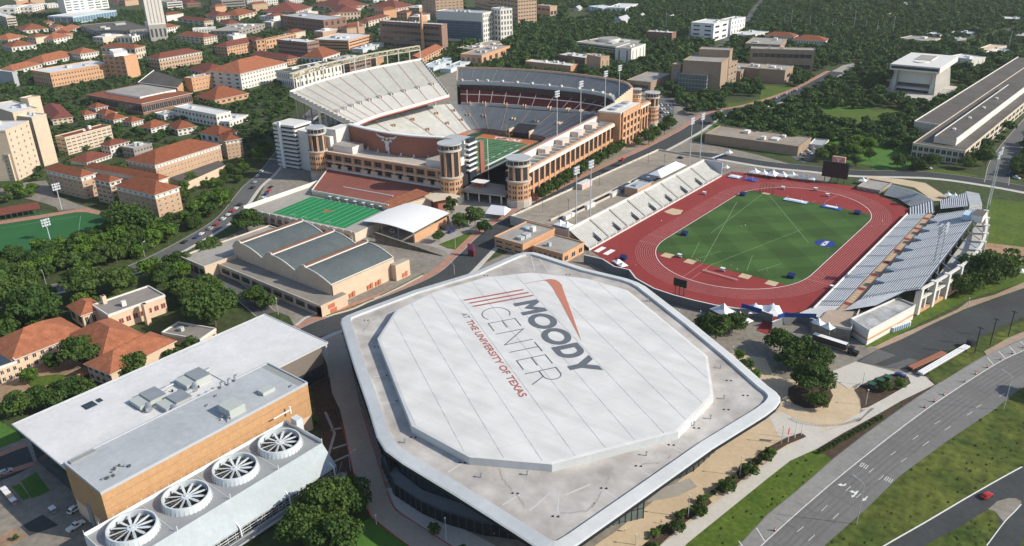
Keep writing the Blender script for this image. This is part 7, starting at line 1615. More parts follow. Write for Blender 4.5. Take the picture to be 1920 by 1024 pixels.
# ------------------------------------------------------------------ trees
def leaf_mat(name, c1, c2, c3):
 mm = bpy.data.materials.new(name); mm.use_nodes = True; nt = mm.node_tree; b = nt.nodes['Principled BSDF']; b.inputs['Roughness'].default_value = .75; b.inputs['Specular IOR Level'].default_value = .25
 oi = nt.nodes.new('ShaderNodeObjectInfo'); tc = nt.nodes.new('ShaderNodeTexCoord'); n = nt.nodes.new('ShaderNodeTexNoise'); n.inputs['Scale'].default_value = .085; n.inputs['Detail'].default_value = 6; n.inputs['Roughness'].default_value = .7; nt.links.new(tc.outputs['Object'], n.inputs['Vector'])
 mx = nt.nodes.new('ShaderNodeMix'); mx.data_type = 'RGBA'; mx.inputs['A'].default_value = (*c1, 1); mx.inputs['B'].default_value = (*c2, 1)
 nt.links.new(oi.outputs['Random'], mx.inputs['Factor'])
 mr = nt.nodes.new('ShaderNodeMapRange'); mr.inputs[1].default_value = .44; mr.inputs[2].default_value = .64; nt.links.new(n.outputs[0], mr.inputs[0])
 m2 = nt.nodes.new('ShaderNodeMix'); m2.data_type = 'RGBA'; m2.inputs['B'].default_value = (*c3, 1); nt.links.new(mx.outputs['Result'], m2.inputs['A']); nt.links.new(mr.outputs[0], m2.inputs['Factor'])
 nt.links.new(m2.outputs['Result'], b.inputs['Base Color']); out = nt.nodes['Material Output']
 tr = nt.nodes.new('ShaderNodeBsdfTranslucent'); nt.links.new(m2.outputs['Result'], tr.inputs[0]); ms = nt.nodes.new('ShaderNodeMixShader'); ms.inputs[0].default_value = .28
 nt.links.new(b.outputs[0], ms.inputs[1]); nt.links.new(tr.outputs[0], ms.inputs[2]); nt.links.new(ms.outputs[0], out.inputs[0])
 return mm
M['leaf'] = leaf_mat('foliage', (.046, .098, .022), (.086, .142, .03), (.11, .17, .036))
M['leaf_far'] = leaf_mat('woodland_foliage', (.027, .073, .02), (.046, .10, .027), (.10, .17, .046))
M['tuft'] = leaf_mat('tuft_foliage', (.08, .12, .02), (.10, .14, .025), (.14, .16, .04))
M['leaf_bright'] = leaf_mat('bright_foliage', (.10, .19, .025), (.13, .22, .03), (.07, .14, .025))
def crown_arrays(seed, nleaf, leaf, flat=.62, nclump=26, up=False):
 rg = np.random.default_rng(seed); C_ = []
 while len(C_) < nclump:
  p = rg.uniform(-1, 1, 3)
  if p@p < 1 and p[2] > -.55: C_.append(p*.74)
 C_ = np.array(C_); R_c = rg.uniform(.24, .42, nclump); k = rg.integers(0, nclump, nleaf); d = rg.normal(size=(nleaf, 3)); d /= np.linalg.norm(d, axis=1)[:, None]; d[:, 2] = np.abs(d[:, 2])*np.where(rg.random(nleaf) < .8, 1, -1)
 P = C_[k]+d*(R_c[k]*rg.uniform(.72, 1.05, nleaf))[:, None]; nrm = d*.75+rg.normal(size=(nleaf, 3))*.42; nrm /= np.linalg.norm(nrm, axis=1)[:, None]
 t = np.cross(nrm, rg.normal(size=(nleaf, 3))); t /= np.linalg.norm(t, axis=1)[:, None]; b = np.cross(nrm, t); s = leaf*rg.uniform(.55, 1.25, nleaf)[:, None]
 P[:, 2] *= flat if not up else 1.15
 return np.stack([P-t*s-b*s*.7, P+t*s-b*s*.6, P+t*s*.9+b*s*.8, P-t*s*.8+b*s*.7], 1)  # n,4,3
def quads_mesh(name, Q, mt):
 n = len(Q); me = bpy.data.meshes.new(name); me.vertices.add(n*4); me.vertices.foreach_set('co', Q.reshape(-1).astype(np.float32)); me.loops.add(n*4); me.loops.foreach_set('vertex_index', np.arange(n*4, dtype=np.int32))
 me.polygons.add(n); me.polygons.foreach_set('loop_start', np.arange(0, n*4, 4, dtype=np.int32)); me.polygons.foreach_set('loop_total', np.full(n, 4, np.int32)); me.materials.append(mt); me.update(calc_edges=True); return me
def trunk_mesh():
 q = MB(); q.tube((0, 0, 0), (.03, .02, .55), .045, 7, r1=.03)
 for i in range(6):
  a = i*1.05+.3; q.tube((.03, .02, .35+.06*(i % 3)), (.5*math.cos(a), .5*math.sin(a), .8+.1*(i % 2)), .022, 5, r1=.008)
 o = q.build('trunk', M['bark']); me = o.data; bpy.data.objects.remove(o); return me
TRK = trunk_mesh()
PRO = {}
for kind, n, lf, flat, nc, up, mt in (('oak', 4200, .052, .62, 34, False, 'leaf'), ('oak2', 4200, .052, .7, 28, False, 'leaf'), ('round', 1500, .08, .8, 22, False, 'leaf'), ('round2', 1500, .08, .72, 26, False, 'leaf'), ('small', 900, .1, 1, 14, True, 'leaf'), ('bright', 1500, .08, .75, 24, False, 'leaf_bright')):
 Q = crown_arrays(sum(map(ord, kind)), n, lf, flat, nc, up); Q[:, :, 2] += (.78 if 'oak' in kind else .92) if not up else 1.2; PRO[kind] = quads_mesh('crown', Q, M[mt])
NT = [0]
def tree(px, py, rpx, kind, label, group=None, hs=1.0, pos=None, r=None, nm='tree', z0=0):
 if pos is None:
  c = G(px, py, 6); dist = math.dist((*c, 0), (0, 0, 175)); r = rpx*dist/FOC*1.02
 else: c = pos
 t = thing(nm, label, 'tree' if nm != 'shrub' else 'shrub', (c[0], c[1], z0), group); NT[0] += 1
 t.rotation_euler = (0, 0, (px*7.3+py*3.1+c[0]) % 6.28)
 H = r*hs
 o = bpy.data.objects.new('crown', PRO[kind]); COL.objects.link(o); o.parent = t; o.scale = (r, r, H)
 o = bpy.data.objects.new('trunk', TRK); COL.objects.link(o); o.parent = t; o.scale = (r, r, H)
 return t
for a in ((600, 952, 54, 'oak', 'large dark oak in the clump at the bottom left, its crown centre'), (655, 925, 40, 'oak2', 'oak at the right of the bottom clump, reaching toward the service road'), (560, 985, 44, 'oak2', 'oak at the lower left of the bottom clump, beside the cooling towers'), (628, 1005, 48, 'oak', 'lowest oak of the bottom clump, cut by the bottom edge'),
  (150, 664, 36, 'oak', 'oak standing in the school garden between the tile roofs'), (95, 670, 18, 'round', 'small tree left of the oak in the school garden'), (250, 682, 32, 'oak2', 'dark oak covering the corner of the front school roof'), (357, 642, 19, 'round', 'right tree of two between the school and the white hall'), (322, 658, 16, 'round2', 'left tree of two between the school and the white hall'), (50, 697, 16, 'bright', 'bright shrubby tree at the school corner'),
  (67, 588, 44, 'oak', 'broad grey green oak left of the school roofs'), (12, 560, 42, 'oak2', 'oak at the left edge above the school'), (155, 540, 38, 'oak', 'oak right behind the school roof ridge'), (220, 530, 27, 'round', 'tree on the verge behind the small square school roof'), (5, 622, 26, 'round', 'tree at the left edge touching the school roof'),
  (352, 552, 36, 'oak2', 'bright green oak between the flat school roof and the vaulted hall'), (400, 590, 50, 'oak', 'very broad oak above the white roofed hall'), (388, 530, 22, 'round2', 'small tree left of the vaulted hall ramp'), (475, 552, 26, 'oak2', 'tree in the bed before the vaulted hall front'), (500, 560, 18, 'round', 'smaller tree beside the one before the vaulted hall front'),
  (462, 420, 30, 'oak', 'oak at the bend of the street left of the practice turf deck'), (390, 463, 24, 'oak2', 'oak on the street side above the vaulted hall annex'), (337, 486, 20, 'round', 'smaller tree down the street from the annex'), (312, 508, 24, 'oak', 'tree by the crossing below the annex'),
  (125, 724, 28, 'oak2', 'tree behind the white hall, third from the left edge'), (75, 740, 28, 'oak', 'tree behind the white hall, second from the left edge'), (160, 720, 18, 'round', 'little tree behind the white hall nearest the school'), (35, 755, 30, 'oak2', 'tree behind the white hall nearest the left edge'), (100, 748, 22, 'round2', 'tree squeezed between two others behind the white hall'),
  (845, 385, 15, 'small', 'slim dark conifer like tree at the stadium corner tower'), (862, 412, 19, 'round', 'left tree of three beside the small lawn by the street'), (890, 406, 22, 'round2', 'tallest tree of three beside the small lawn by the street'), (908, 420, 16, 'round', 'right tree of three beside the small lawn by the street'), (822, 436, 13, 'round2', 'round street tree right of the white canopy'),
  (1345, 612, 34, 'oak2', 'dark oak left of the white tents at the track gate'), (1375, 600, 26, 'oak', 'dark oak hiding the foot of the white tents'), (1320, 600, 18, 'round', 'small tree nearest the arena roof edge by the track gate'), (1465, 635, 30, 'oak', 'left oak of the dark group before the black trailer'), (1500, 655, 34, 'oak2', 'middle oak of the dark group before the black trailer'), (1540, 665, 28, 'oak', 'right oak of the dark group before the black trailer'), (1480, 670, 24, 'round', 'lower oak of the dark group before the black trailer'),
  (1520, 712, 40, 'oak', 'oak on the round mulch island of the drive'), (1535, 740, 22, 'oak2', 'low limb clump on the round mulch island'), (1850, 515, 42, 'oak', 'dark oak behind the silver bleacher piers'), (1815, 530, 26, 'oak2', 'oak leaning on the brick walk behind the bleachers'), (1885, 505, 30, 'round', 'oak right of the dark one behind the bleachers'),
  (1665, 710, 12, 'round', 'shrubby tree beside the green boxes'), (1690, 705, 12, 'bright', 'low tree beside the blue car'), (1387, 652, 12, 'bright', 'small bright tree by the arena edge path'), (1400, 672, 14, 'round2', 'second small tree by the arena edge path'), (1418, 690, 13, 'bright', 'third small tree by the arena edge path'),
  (1225, 1010, 15, 'round', 'plaza tree nearest the bottom edge by the long walk'), (1272, 970, 14, 'round2', 'plaza tree second from the bottom by the long walk'), (1317, 940, 14, 'round', 'plaza tree third from the bottom by the long walk'), (1367, 897, 15, 'round2', 'plaza tree with an orange shrub by the long walk'), (1411, 866, 14, 'round', 'plaza tree second from the flagpoles'), (1440, 842, 12, 'round2', 'plaza tree beside the flagpoles'),
  (812, 975, 12, 'small', 'young tree in a small bed beside the red kerb'), (867, 1014, 11, 'small', 'young tree at the bottom edge below the arena'), (1450, 830, 9, 'bright', 'tiny bright tree at the flag bed'),
  (242, 425, 42, 'oak2', 'huge pale grey green oak at the corner of the left sports field'), (22, 985, 5, 'small', 'tiny clipped tree by the bottom left drive')):
 tree(*a)
for k, v in enumerate(np.arange(-72, 62, 8.2)):
 t = tree(k*9, k, 0, ('round', 'round2')[k % 2], nth(k)+' street tree from the gate along the brick arcade', 'arcade street trees', 1.15, S(99.5, v), 4.4+.5*(k % 3))
for k in range(9): tree(k*5, k, 0, ('round', 'round2')[k % 2], nth(k)+' tree up the verge past the big brick stadium block', 'north verge trees', 1.1, S(106+(k % 2)*6, 78+k*9), 4.6+.6*(k % 3))
for k in range(16):
 a = z4(15, (400+k*30, 330-k*17))[0]; c = G(*a); t = tree(k, k, 0, 'small', nth(k)+' low shrub up the reddish strip by the frontage road', 'planting strip shrubs', .8, c, 1.1, 'shrub')
for k in range(22):
 a = z4(14, (1030+k*42+(k*37 % 17), 985-k*31.5+(k*53 % 26)-12))[0]; c = G(*a); tree(k*3, k, 0, ('small', 'bright')[k % 3 == 1], nth(k)+' low shrub up the strip between plaza and long walk', 'plaza strip shrubs', .6, c, .8+.35*(k*7 % 4), 'shrub')
# woods: scattered trees, nearest as things, the rest one mass
def inside(p, poly):
 x, y = p; c = False; j = len(poly)-1
 for i in range(len(poly)):
  xi, yi = poly[i]; xj, yj = poly[j]
  if (yi > y) != (yj > y) and x < (xj-xi)*(y-yi)/(yj-yi)+xi: c = not c
  j = i
 return c
def grow(P, d):
 c = np.mean(P, 0); return [tuple(np.array(p)+(np.array(p)-c)/max(1e-6, np.hypot(*(np.array(p)-c)))*d) for p in P]
def toward(P, d): c = np.mean(P, 0); t = -c/np.hypot(*c)*d; return [tuple(np.array(p)+t) for p in P]
BLK = [grow(P, 3.5) for P in FOOT]+[toward(P, 18) for P in FOOT]+HARD+[[S(-120, -100), S(100, -100), S(104, 150), S(-120, 160)], [S(-60, -195), S(75, -195), S(60, -100), S(-70, -100)], [(-398, 198), (-284, 198), (-284, 270), (-398, 270)], [(-292, 340), (-60, 340), (-60, 560), (-292, 545)], [G(*p) for p in z4(3, (790, 700), (930, 590), (1440, 620), (1440, 700), (1200, 800))]]
BB = [(min(p[0] for p in P), max(p[0] for p in P), min(p[1] for p in P), max(p[1] for p in P)) for P in BLK]
SPARSE = [[G(*p) for p in P] for P in (z4(3, (370, 820), (560, 820), (1000, 810), (960, 900), (700, 940), (380, 930)), z4(2, (1540, 760), (1920, 720), (1920, 800), (1550, 820)), z4(7, (760, 60), (1060, 130), (1060, 200), (960, 240), (780, 250)), z4(7, (180, 50), (540, 50), (500, 120), (270, 210), (170, 170)), z4(2, (400, 60), (600, 60), (600, 160), (400, 160)), z4(3, (320, 600), (420, 520), (700, 460), (720, 480), (560, 580), (380, 630)))]
REG = [([(0, 30), (430, 16), (860, 60), (900, 130), (640, 140), (560, 150), (540, 320), (480, 350), (330, 400), (235, 412), (190, 385), (90, 345), (-60, 340), (-60, 30)], 10.5, .8, 'green tree among the red roofed halls of the west campus', 'west campus trees', (2.8, 4.8)),
 ([(-60, 480), (90, 448), (150, 440), (200, 400), (330, 420), (420, 370), (480, 345), (440, 420), (400, 436), (350, 448), (290, 482), (200, 512), (100, 536), (-60, 565)], 9.5, .97, 'tree in the dense strip between the left sports field and the curving street', 'field side wood', (5, 7.2)),
 ([(850, 130), (870, 60), (960, 10), (1010, -12), (1960, -12), (1960, 330), (1740, 322), (1600, 312), (1440, 300), (1330, 235), (1230, 180)], 10.6, .93, 'dark tree of the park and wooded hills beyond the track', 'park trees', (4.2, 7.8)),
 ([(300, -12), (870, -12), (880, 60), (430, 16)], 12, .6, 'green tree among the red roofed halls of the west campus', 'west campus trees', (2.8, 4.6)), ([(1855, 330), (1960, 340), (1960, 270), (1905, 270)], 11, .8, 'tree beside the street at the right edge', 'right edge trees', (5, 6.5)),
 ([(-60, 580), (110, 548), (235, 525), (330, 492), (420, 525), (440, 585), (360, 645), (330, 600), (240, 560), (130, 600), (-60, 655)], 9, .45, 'tree on the grounds between the tile roofed school and the street', 'school side trees', (3.5, 5.5)),
 ([G4 for G4 in z4(4, (140, 150), (300, 105), (480, 130), (440, 200), (345, 235), (200, 335), (160, 335))], 9, .9, 'tree', 'dormitory court trees', (3.5, 5)), ([G4 for G4 in z4(4, (-60, 400), (60, 370), (180, 400), (330, 430), (360, 490), (0, 525), (-60, 530))], 9, .8, 'tree', 'shelter back trees', (3.8, 5)),
 ([(575, 800), (600, 880), (640, 880), (640, 820), (620, 740), (600, 700)], 7, .5, 'small garden tree between the plant and the service road', 'garden trees', (1.6, 2.2))]
rg = np.random.default_rng(11); cand = []
for P, sp, pr, lab, grp, (ra, rb_) in REG:
 W_ = [G(*p) for p in P]; xs_ = [p[0] for p in W_]; ys_ = [p[1] for p in W_]
 for x in np.arange(min(xs_), max(xs_), sp):
  for y in np.arange(min(ys_), max(ys_), sp):
   p = (x+rg.uniform(-.42, .42)*sp, y+rg.uniform(-.42, .42)*sp)
   if rg.random() > pr or not inside(p, W_): continue
   pp = proj((p[0], p[1], 6))
   if pp[0] < -40 or pp[0] > 1960 or pp[1] < -25: continue
   if any(b[0] < p[0] < b[1] and b[2] < p[1] < b[3] and inside(p, P2) for b, P2 in zip(BB, BLK)): continue
   if any(inside(p, s) for s in SPARSE) : continue
   cand.append((math.dist((*p, 0), (0, 0, 175)), p, rg.uniform(ra, rb_), lab, grp))
cand.sort(key=lambda c: c[0]); NEAR = 300-sum(1 for o in bpy.data.objects if o.get('category') == 'tree')
LM = [(a, b, c) for a, b, c in ((20, 470, 'the left end of the sports pitch'), (94, 449, 'the low floodlight of the sports pitch'), (180, 440, 'the corner of the sports pitch'), (240, 425, 'the huge pale oak'), (297, 400, 'the three winged dormitory corner'), (340, 380, 'the dormitory service wing'), (400, 330, 'the low podium of the orange dormitory'), (430, 400, 'the red car on the curving street'), (345, 455, 'the blue car on the curving street'), (460, 320, 'the bend of the curving street'), (272, 482, 'the street lamp at the wood edge'), (60, 540, 'the silver suv on the street'), (120, 500, 'the middle of the dense strip'), (20, 590, 'the school left wing'), (130, 590, 'the school roof ridge'), (290, 540, 'the flat school hall'), (340, 600, 'the small flat school block'), (400, 620, 'the white roofed hall tip'), (30, 300, 'the huge beige dormitory tower'), (100, 290, 'the dark red hall behind the tower'), (150, 260, 'the pink cream dormitory slab'), (200, 230, 'the row of small cream houses'), (260, 200, 'the wide tile skirted hall'), (330, 215, 'the long low cream block'), (400, 180, 'the brown roofed gym'), (500, 190, 'the turquoise pool trees'), (520, 240, 'the spiral ramp tower'), (440, 250, 'the orange roofed lodge'), (330, 260, 'the white walled cottage'), (80, 390, 'the team shelter'), (1300, 270, 'the flat store across the street'), (1400, 290, 'the small car lot'), (1480, 300, 'the small grey kiosk'), (1560, 300, 'the dark video screen'), (1640, 300, 'the park lawn by the screen'), (1720, 320, 'the long office hall end'), (1840, 300, 'the right street corner'), (1560, 220, 'the round park clearing'), (1300, 180, 'the arts centre'), (1400, 200, 'the slanted row of cars'), (1250, 240, 'the north stadium corner'), (1700, 200, 'the stone library podium'), (1890, 320, 'the right edge street'), (620, 850, 'the shaded service road lamp'))]
LMW = [G(a, b) for a, b, c in LM]; cnt = {}
for i, (d, p, r, lab, grp) in enumerate(cand[:NEAR]): cnt.setdefault(min(range(len(LM)), key=lambda j: math.dist(p, LMW[j])), []).append(i)
LBL = {}
for j, L_ in cnt.items():
 for k, i in enumerate(sorted(L_, key=lambda i: math.dist(cand[i][1], LMW[j]))): LBL[i] = f'{"small" if cand[i][2] < 4.2 else "broad" if cand[i][2] > 5.6 else "mid sized"} tree, {nth(k)} nearest to {LM[j][2]}'
for i, (d, p, r, lab, grp) in enumerate(cand[:NEAR]):
 lab = LBL[i]
 tree(p[0], p[1], 0, ('round', 'round2', 'oak', 'round2', 'oak2', 'bright')[i % 6 if (i*7) % 5 else 5] if d < 800 else ('round', 'round2')[i % 2], lab, grp, rnd.uniform(.9, 1.15), p, r)
LODS = [[crown_arrays(90+k, n, l, .75, 14) for k in range(5)] for n, l in ((420, .14), (130, .22))]
parts = []
for i, (d, p, r, lab, grp) in enumerate(cand[NEAR:]):
 Q = LODS[0 if d < 1000 else 1][i % 5]; a = i*2.4; c, s = math.cos(a), math.sin(a); T = Q.copy(); T[:, :, 2] += .8; h = r*rnd.uniform(.75, 1.1)
 X = (T[:, :, 0]*c-T[:, :, 1]*s)*r+p[0]; Y = (T[:, :, 0]*s+T[:, :, 1]*c)*r+p[1]; parts.append(np.stack([X, Y, T[:, :, 2]*h], 2))
tree(0, 0, 0, 'oak', 'oak just beyond the right edge whose shade falls on the frontage road', None, 1, (-8, 330.5), 6.5)
TU = []; Qs = crown_arrays(5, 26, .3, .7, 6)
for P, n in (((1547, 1023), (1627, 952), (1687, 893), (1775, 828), (1865, 768), (1921, 725), (1990, 700), (1990, 840), (1921, 872), (1830, 924), (1740, 978), (1655, 1030)), 170), (((1300, 1023), (1440, 905), (1482, 870), (1532, 850), (1555, 862), (1526, 888), (1440, 960), (1380, 1020)), 40), (((1735, 1023), (1865, 955), (1875, 985), (1850, 1023)), 40):
 W_ = [G(*p) for p in P]; xs_ = [p[0] for p in W_]; ys_ = [p[1] for p in W_]; c = 0
 while c < n:
  p = (rg.uniform(min(xs_), max(xs_)), rg.uniform(min(ys_), max(ys_)))
  if not inside(p, W_): c += .2; continue
  c += 1; r = rg.uniform(.25, .9)**1.3*1.0; TU.append(Qs*np.array([r, r, r*.7])+np.array([p[0], p[1], .1]))
me = quads_mesh('grass_tufts', np.concatenate(TU), M['tuft']); o = bpy.data.objects.new('grass_tufts', me); COL.objects.link(o); tag(o, 'rough weedy tufts growing over the road side grass banks', 'weeds', None, 'stuff')
print('trees', NT[0], 'woodland', len(parts), sum(len(p) for p in parts))
me = quads_mesh('woodland', np.concatenate(parts), M['leaf_far']); o = bpy.data.objects.new('woodland', me); COL.objects.link(o); tag(o, 'endless dark green tree canopy filling the far hills and campus gaps', 'woodland', None, 'stuff')
# ------------------------------------------------------------------ vehicles
def car_proto(kind):
 r = thing('parked_car', '', 'car', (0, 0, 0)); q = MB()
 L, W, H = {'sedan': (4.6, 1.85, 1.4), 'suv': (4.9, 1.95, 1.75), 'pickup': (5.7, 2.0, 1.8)}[kind]
 def sect(P, w0, m=0):
  n = len(P)
  for s in (-1, 1):
   f = [(x, s*w, z) for x, w, z in P]; q.poly(f if s < 0 else f[::-1], m)
  for i in range(n):
   a, b = P[i], P[(i+1) % n]; q.poly([(a[0], -a[1], a[2]), (a[0], a[1], a[2]), (b[0], b[1], b[2]), (b[0], -b[1], b[2])], m)
 w = W/2; l = L/2
 sect([(-l, w*.92, .35), (l*.9, w, .3), (l, w*.88, .45), (l*.98, w*.85, .72), (l*.45, w*.97, .92 if kind == 'sedan' else 1.05), (-l*.75, w*.97, .95 if kind == 'sedan' else 1.05), (-l, w*.88, .85)], w)
 if kind != 'pickup': sect([(l*.42, w*.9, .92), (l*.1, w*.76, H), (-l*.5, w*.76, H), (-l*(.82 if kind == 'sedan' else .96), w*.88, .95)], w)
 else: sect([(l*.45, w*.9, 1.05), (l*.2, w*.76, H), (-l*.15, w*.76, H), (-l*.25, w*.88, 1.05)], w); q.box(-l+.1, -l*.28, -w+.12, w-.12, 1.05, 1.12, 0)
 q.build('body', M['car_white'], r)
 g_ = MB(); o = H-.02
 xr = -l*.15 if kind == 'pickup' else -l*.5; xe = -l*.25 if kind == 'pickup' else -l*(.82 if kind == 'sedan' else .96)
 g_.poly([(l*.41+.03, -w*.84, .97), (l*.41+.03, w*.84, .97), (l*.13+.02, w*.7, H-.06), (l*.13+.02, -w*.7, H-.06)]); g_.poly([(xe-.03, w*.82, 1.0), (xe-.03, -w*.82, 1.0), (xr-.04, -w*.7, H-.08), (xr-.04, w*.7, H-.08)])
 for s in (-1, 1): f = [(l*.36, s*(w*.9+.02), 1.0), (l*.12, s*(w*.78+.03), H-.1), (xr+.05, s*(w*.78+.03), H-.1), (xe+.25, s*(w*.89+.03), 1.0)]; g_.poly(f if s < 0 else f[::-1])
 g_.build('windows', M['glass'], r)
 for x in (-l*.62, l*.62):
  for s in (-1, 1):
   t = MB(); t.tube((x, s*(w-.2), .33), (x, s*(w+.02), .33), .33, 10); t.build('wheel', M['tire'], r)
 for s in (-1, 1):
  t = MB(); t.box(l-.12, l+.01, s*w*.6-.2, s*w*.6+.2, .55, .7); t.build('headlight', M['offwhite'], r)
 return r
for nm, c in (('white', (.78, .78, .77)), ('silver', (.42, .44, .46)), ('black', (.02, .02, .025)), ('red', (.45, .02, .02)), ('blue', (.03, .06, .25)), ('grey', (.12, .13, .14))): M['car_'+nm] = mat('car_paint_'+nm, c, .3, amt=.03, spec=.5)
CP = {k: car_proto(k) for k in ('sedan', 'suv', 'pickup')}; USED = set()
def car(px, ang_px, colr, kind, label, group=None, z=0, cat='car', nm=None, pos=None):
 c = pos or G(*px, z+.5); e = G(px[0]+ang_px[0], px[1]+ang_px[1], z+.5) if not pos else (pos[0]+ang_px[0], pos[1]+ang_px[1])
 if kind in USED: r = copy_tree(CP[kind])
 else: r = CP[kind]; USED.add(kind)
 if 'group' in r: del r['group']
 r.location = (c[0], c[1], z+.17); r.rotation_euler = (0, 0, math.atan2(e[1]-c[1], e[0]-c[0])); tag(r, label, cat, group)
 for ch in r.children:
  if ch.name.startswith('body'): ch.material_slots[0].link = 'OBJECT'; ch.material_slots[0].material = M['car_'+colr]
 if nm: r.name = nm
 return r
car((1850, 930), (12, -7), 'red', 'sedan', 'bright red car driving on the lower right road', cat='car')
car((142, 987), (14, -9), 'white', 'pickup', 'white pickup truck parked beside the orange hall', cat='pickup', nm='pickup_truck')
car((141, 955), (12, -8), 'white', 'suv', 'white van half hidden by the orange hall corner', cat='van')
car((10, 885), (12, -5), 'silver', 'sedan', 'silver car on the street at the left edge below the white roof')
car((104, 556), (10, 1), 'silver', 'suv', 'silver suv on the street between the two left oaks')
SL = (((346, 454), 'black', 'sedan'), ((368, 445), 'blue', 'sedan'), ((378, 439), 'white', 'sedan'), ((395, 429), 'silver', 'suv'), ((406, 421), 'red', 'sedan'), ((419, 411), 'white', 'suv'), ((428, 403), 'white', 'sedan'), ((436, 396), 'red', 'sedan'), ((443, 391), 'white', 'sedan'), ((450, 384), 'black', 'suv'), ((474, 352), 'black', 'suv'), ((478, 342), 'silver', 'sedan'), ((508, 351), 'black', 'sedan'), ((504, 358), 'red', 'sedan'), ((499, 364), 'blue', 'suv'), ((495, 372), 'white', 'suv'), ((491, 377), 'white', 'sedan'), ((487, 383), 'grey', 'sedan'), ((483, 330), 'white', 'sedan'), ((490, 322), 'white', 'suv'))
for i, (p, c, k) in enumerate(SL): car(p, (9, -7), c, k, f'{c} {k} parked along the curving street beside the dense left wood' if i < 12 else f'{c} {k} parked at the kerb left of the practice turf deck', 'cars parked on the curving street')
for i, (p, c, k, z) in enumerate((((800, 431), 'white', 'sedan', 0), ((829, 428), 'black', 'suv', 0), ((872-25, 424), 'silver', 'suv', 0), ((735, 435), 'white', 'suv', 0), ((690, 430), 'black', 'sedan', 0), ((700, 423), 'silver', 'sedan', 0))):
 if i == 0 or i == 2: continue
 car(p, (10, 4), c, k, f'{c} {k} parked in the mouth of the white canopy', 'cars under the canopy', z)
car((846, 435), (9, -4), 'blue', 'suv', 'dark blue suv beside the small lawn by the street')
car((645, 449), (8, 4), 'white', 'suv', 'white van parked behind the vaulted hall'); car((695, 462), (8, -2), 'black', 'suv', 'black vehicle at the foot of the wedge wall')
for i, (x, y) in enumerate(((225, 117), (255, 132), (298, 80), (300, 108), (325, 97), (275, 138), (318, 125), (340, 90), (510, 73), (268, 172))): car(z4(7, (x, y))[0], (6, 3), ('silver', 'white', 'blue', 'white', 'grey', 'silver', 'white', 'silver', 'white', 'black')[i], ('suv', 'sedan')[i % 2], ('silver', 'white', 'blue', 'white', 'grey', 'silver', 'white', 'silver', 'white', 'black')[i]+' car in the small lot north of the track', 'cars in the small north lot')
for i in range(11): car(z4(3, (45+19*i, 742-7.5*i))[0], (3, 5), ('black', 'white', 'silver', 'grey')[i % 4], 'sedan', ('black', 'white', 'silver', 'grey')[i % 4]+' car in the slanted row left of the park lawn', 'slanted row of parked cars')
for i in range(14): car(z4(2, (1120+(i % 4)*22, 790+(i//4)*28))[0], (5, 2), ('white', 'grey', 'silver', 'black', 'white')[i % 5], ('suv', 'sedan')[i % 2], ('white', 'grey', 'silver', 'black', 'white')[i % 5]+' car in the lot beside the north east stadium tower', 'cars beside the stadium tower')
for i, (x, y, c) in enumerate(((1205, 237, 'white'), (1865, 312, 'white'), (1810, 290, 'blue'))): car(z4(7, (x, y))[0], (8, 2), c, 'suv', ('white van parked under the long office hall', 'white car at the right edge under the trees', 'blue car left of the white one at the right edge')[i])
for i, (x, y, c) in enumerate(((1570, 838, 'white'), (1655, 835, 'silver'), (1870, 790, 'white'), (1560, 905, 'grey'), (1590, 935, 'silver'))): car(z4(2, (x, y))[0], (8, -3), c, 'suv', ('white suv in the junction north of the stadium', 'silver suv right of it in the junction', 'white car on the road beside the park', 'grey suv under the traffic signal', 'silver suv near the signal pole')[i])
car((1167, 300), (8, -5), 'red', 'pickup', 'red pickup with a white box beside the garage parapet'); car((1688, 704), (12, 2), 'blue', 'sedan', 'blue car beside the green boxes')
car((1276, 296), (8, 1), 'black', 'sedan', 'black car on the garage deck by the far tent', z=5)
# black lorry with white roofed trailer, flatbeds
CL = {}
for o_ in [o_ for o_ in bpy.data.objects if o_.get('category') == 'car' and o_.get('group')]:
 n_ = CL.setdefault(o_['group'], [0]); o_['label'] = nth(n_[0])+' in order, '+o_['label'].replace(' parked along the curving street beside the dense left wood', ' on the curving street').replace(' parked at the kerb left of the practice turf deck', ' left of the practice turf'); n_[0] += 1
def lorry(label, A, B, h, roofm, sidem, cab=True, bed=False, z0=1.1, wd=2.6):
 a, b = np.array(G(*A, z0+1)), np.array(G(*B, z0+1)); d = (b-a)/np.hypot(*(b-a)); n = np.array([-d[1], d[0]]); r = thing('lorry', label, 'lorry', (float(a[0]), float(a[1]), 0)); L_ = float(np.hypot(*(b-a)))
 q = MB(); e = a+d*(L_-(5.5 if cab else 0))
 if bed: q.obox(a, e, wd, z0, z0+.3, 0); [q.obox(a+d*.5+n*s, e-d*.5+n*s, .55, z0+.3, z0+h*.75, 1) for s in (-.8, .1, .9)]
 else: q.obox(a, e, wd, z0, z0+h, 1, 0)
 q.build('load' if bed else 'trailer_box', [M[roofm], M[sidem]], r)
 if cab:
  q = MB(); c = e+d*.8; q.obox(c, c+d*2.2, 2.5, .6, 3.3, 0); q.obox(c+d*2.2, c+d*4.3, 2.2, .6, 1.9, 0); q.build('cab', M['car_black'], r); q = MB(); q.obox(c+d*2.18, c+d*2.26, 2.1, 2.1, 3.0); q.build('windscreen', M['glass'], r)
 for t in (.06, .12, .8, .95):
  for s in (-1, 1):
   p = a+d*L_*t; q = MB(); q.tube((*(p+n*s*.95), .5), (*(p+n*s*1.25), .5), .5, 10); q.build('wheel', M['tire'], r)
lorry('black lorry with a long white roofed trailer behind the dark oaks', (1525, 632), (1612, 660), 2.9, 'white', 'car_black')
lorry('black lorry tractor pulling a white beam flatbed on the closed road', (1725, 698), (1828, 638), 1.0, 'greymetal', 'white', True, True)
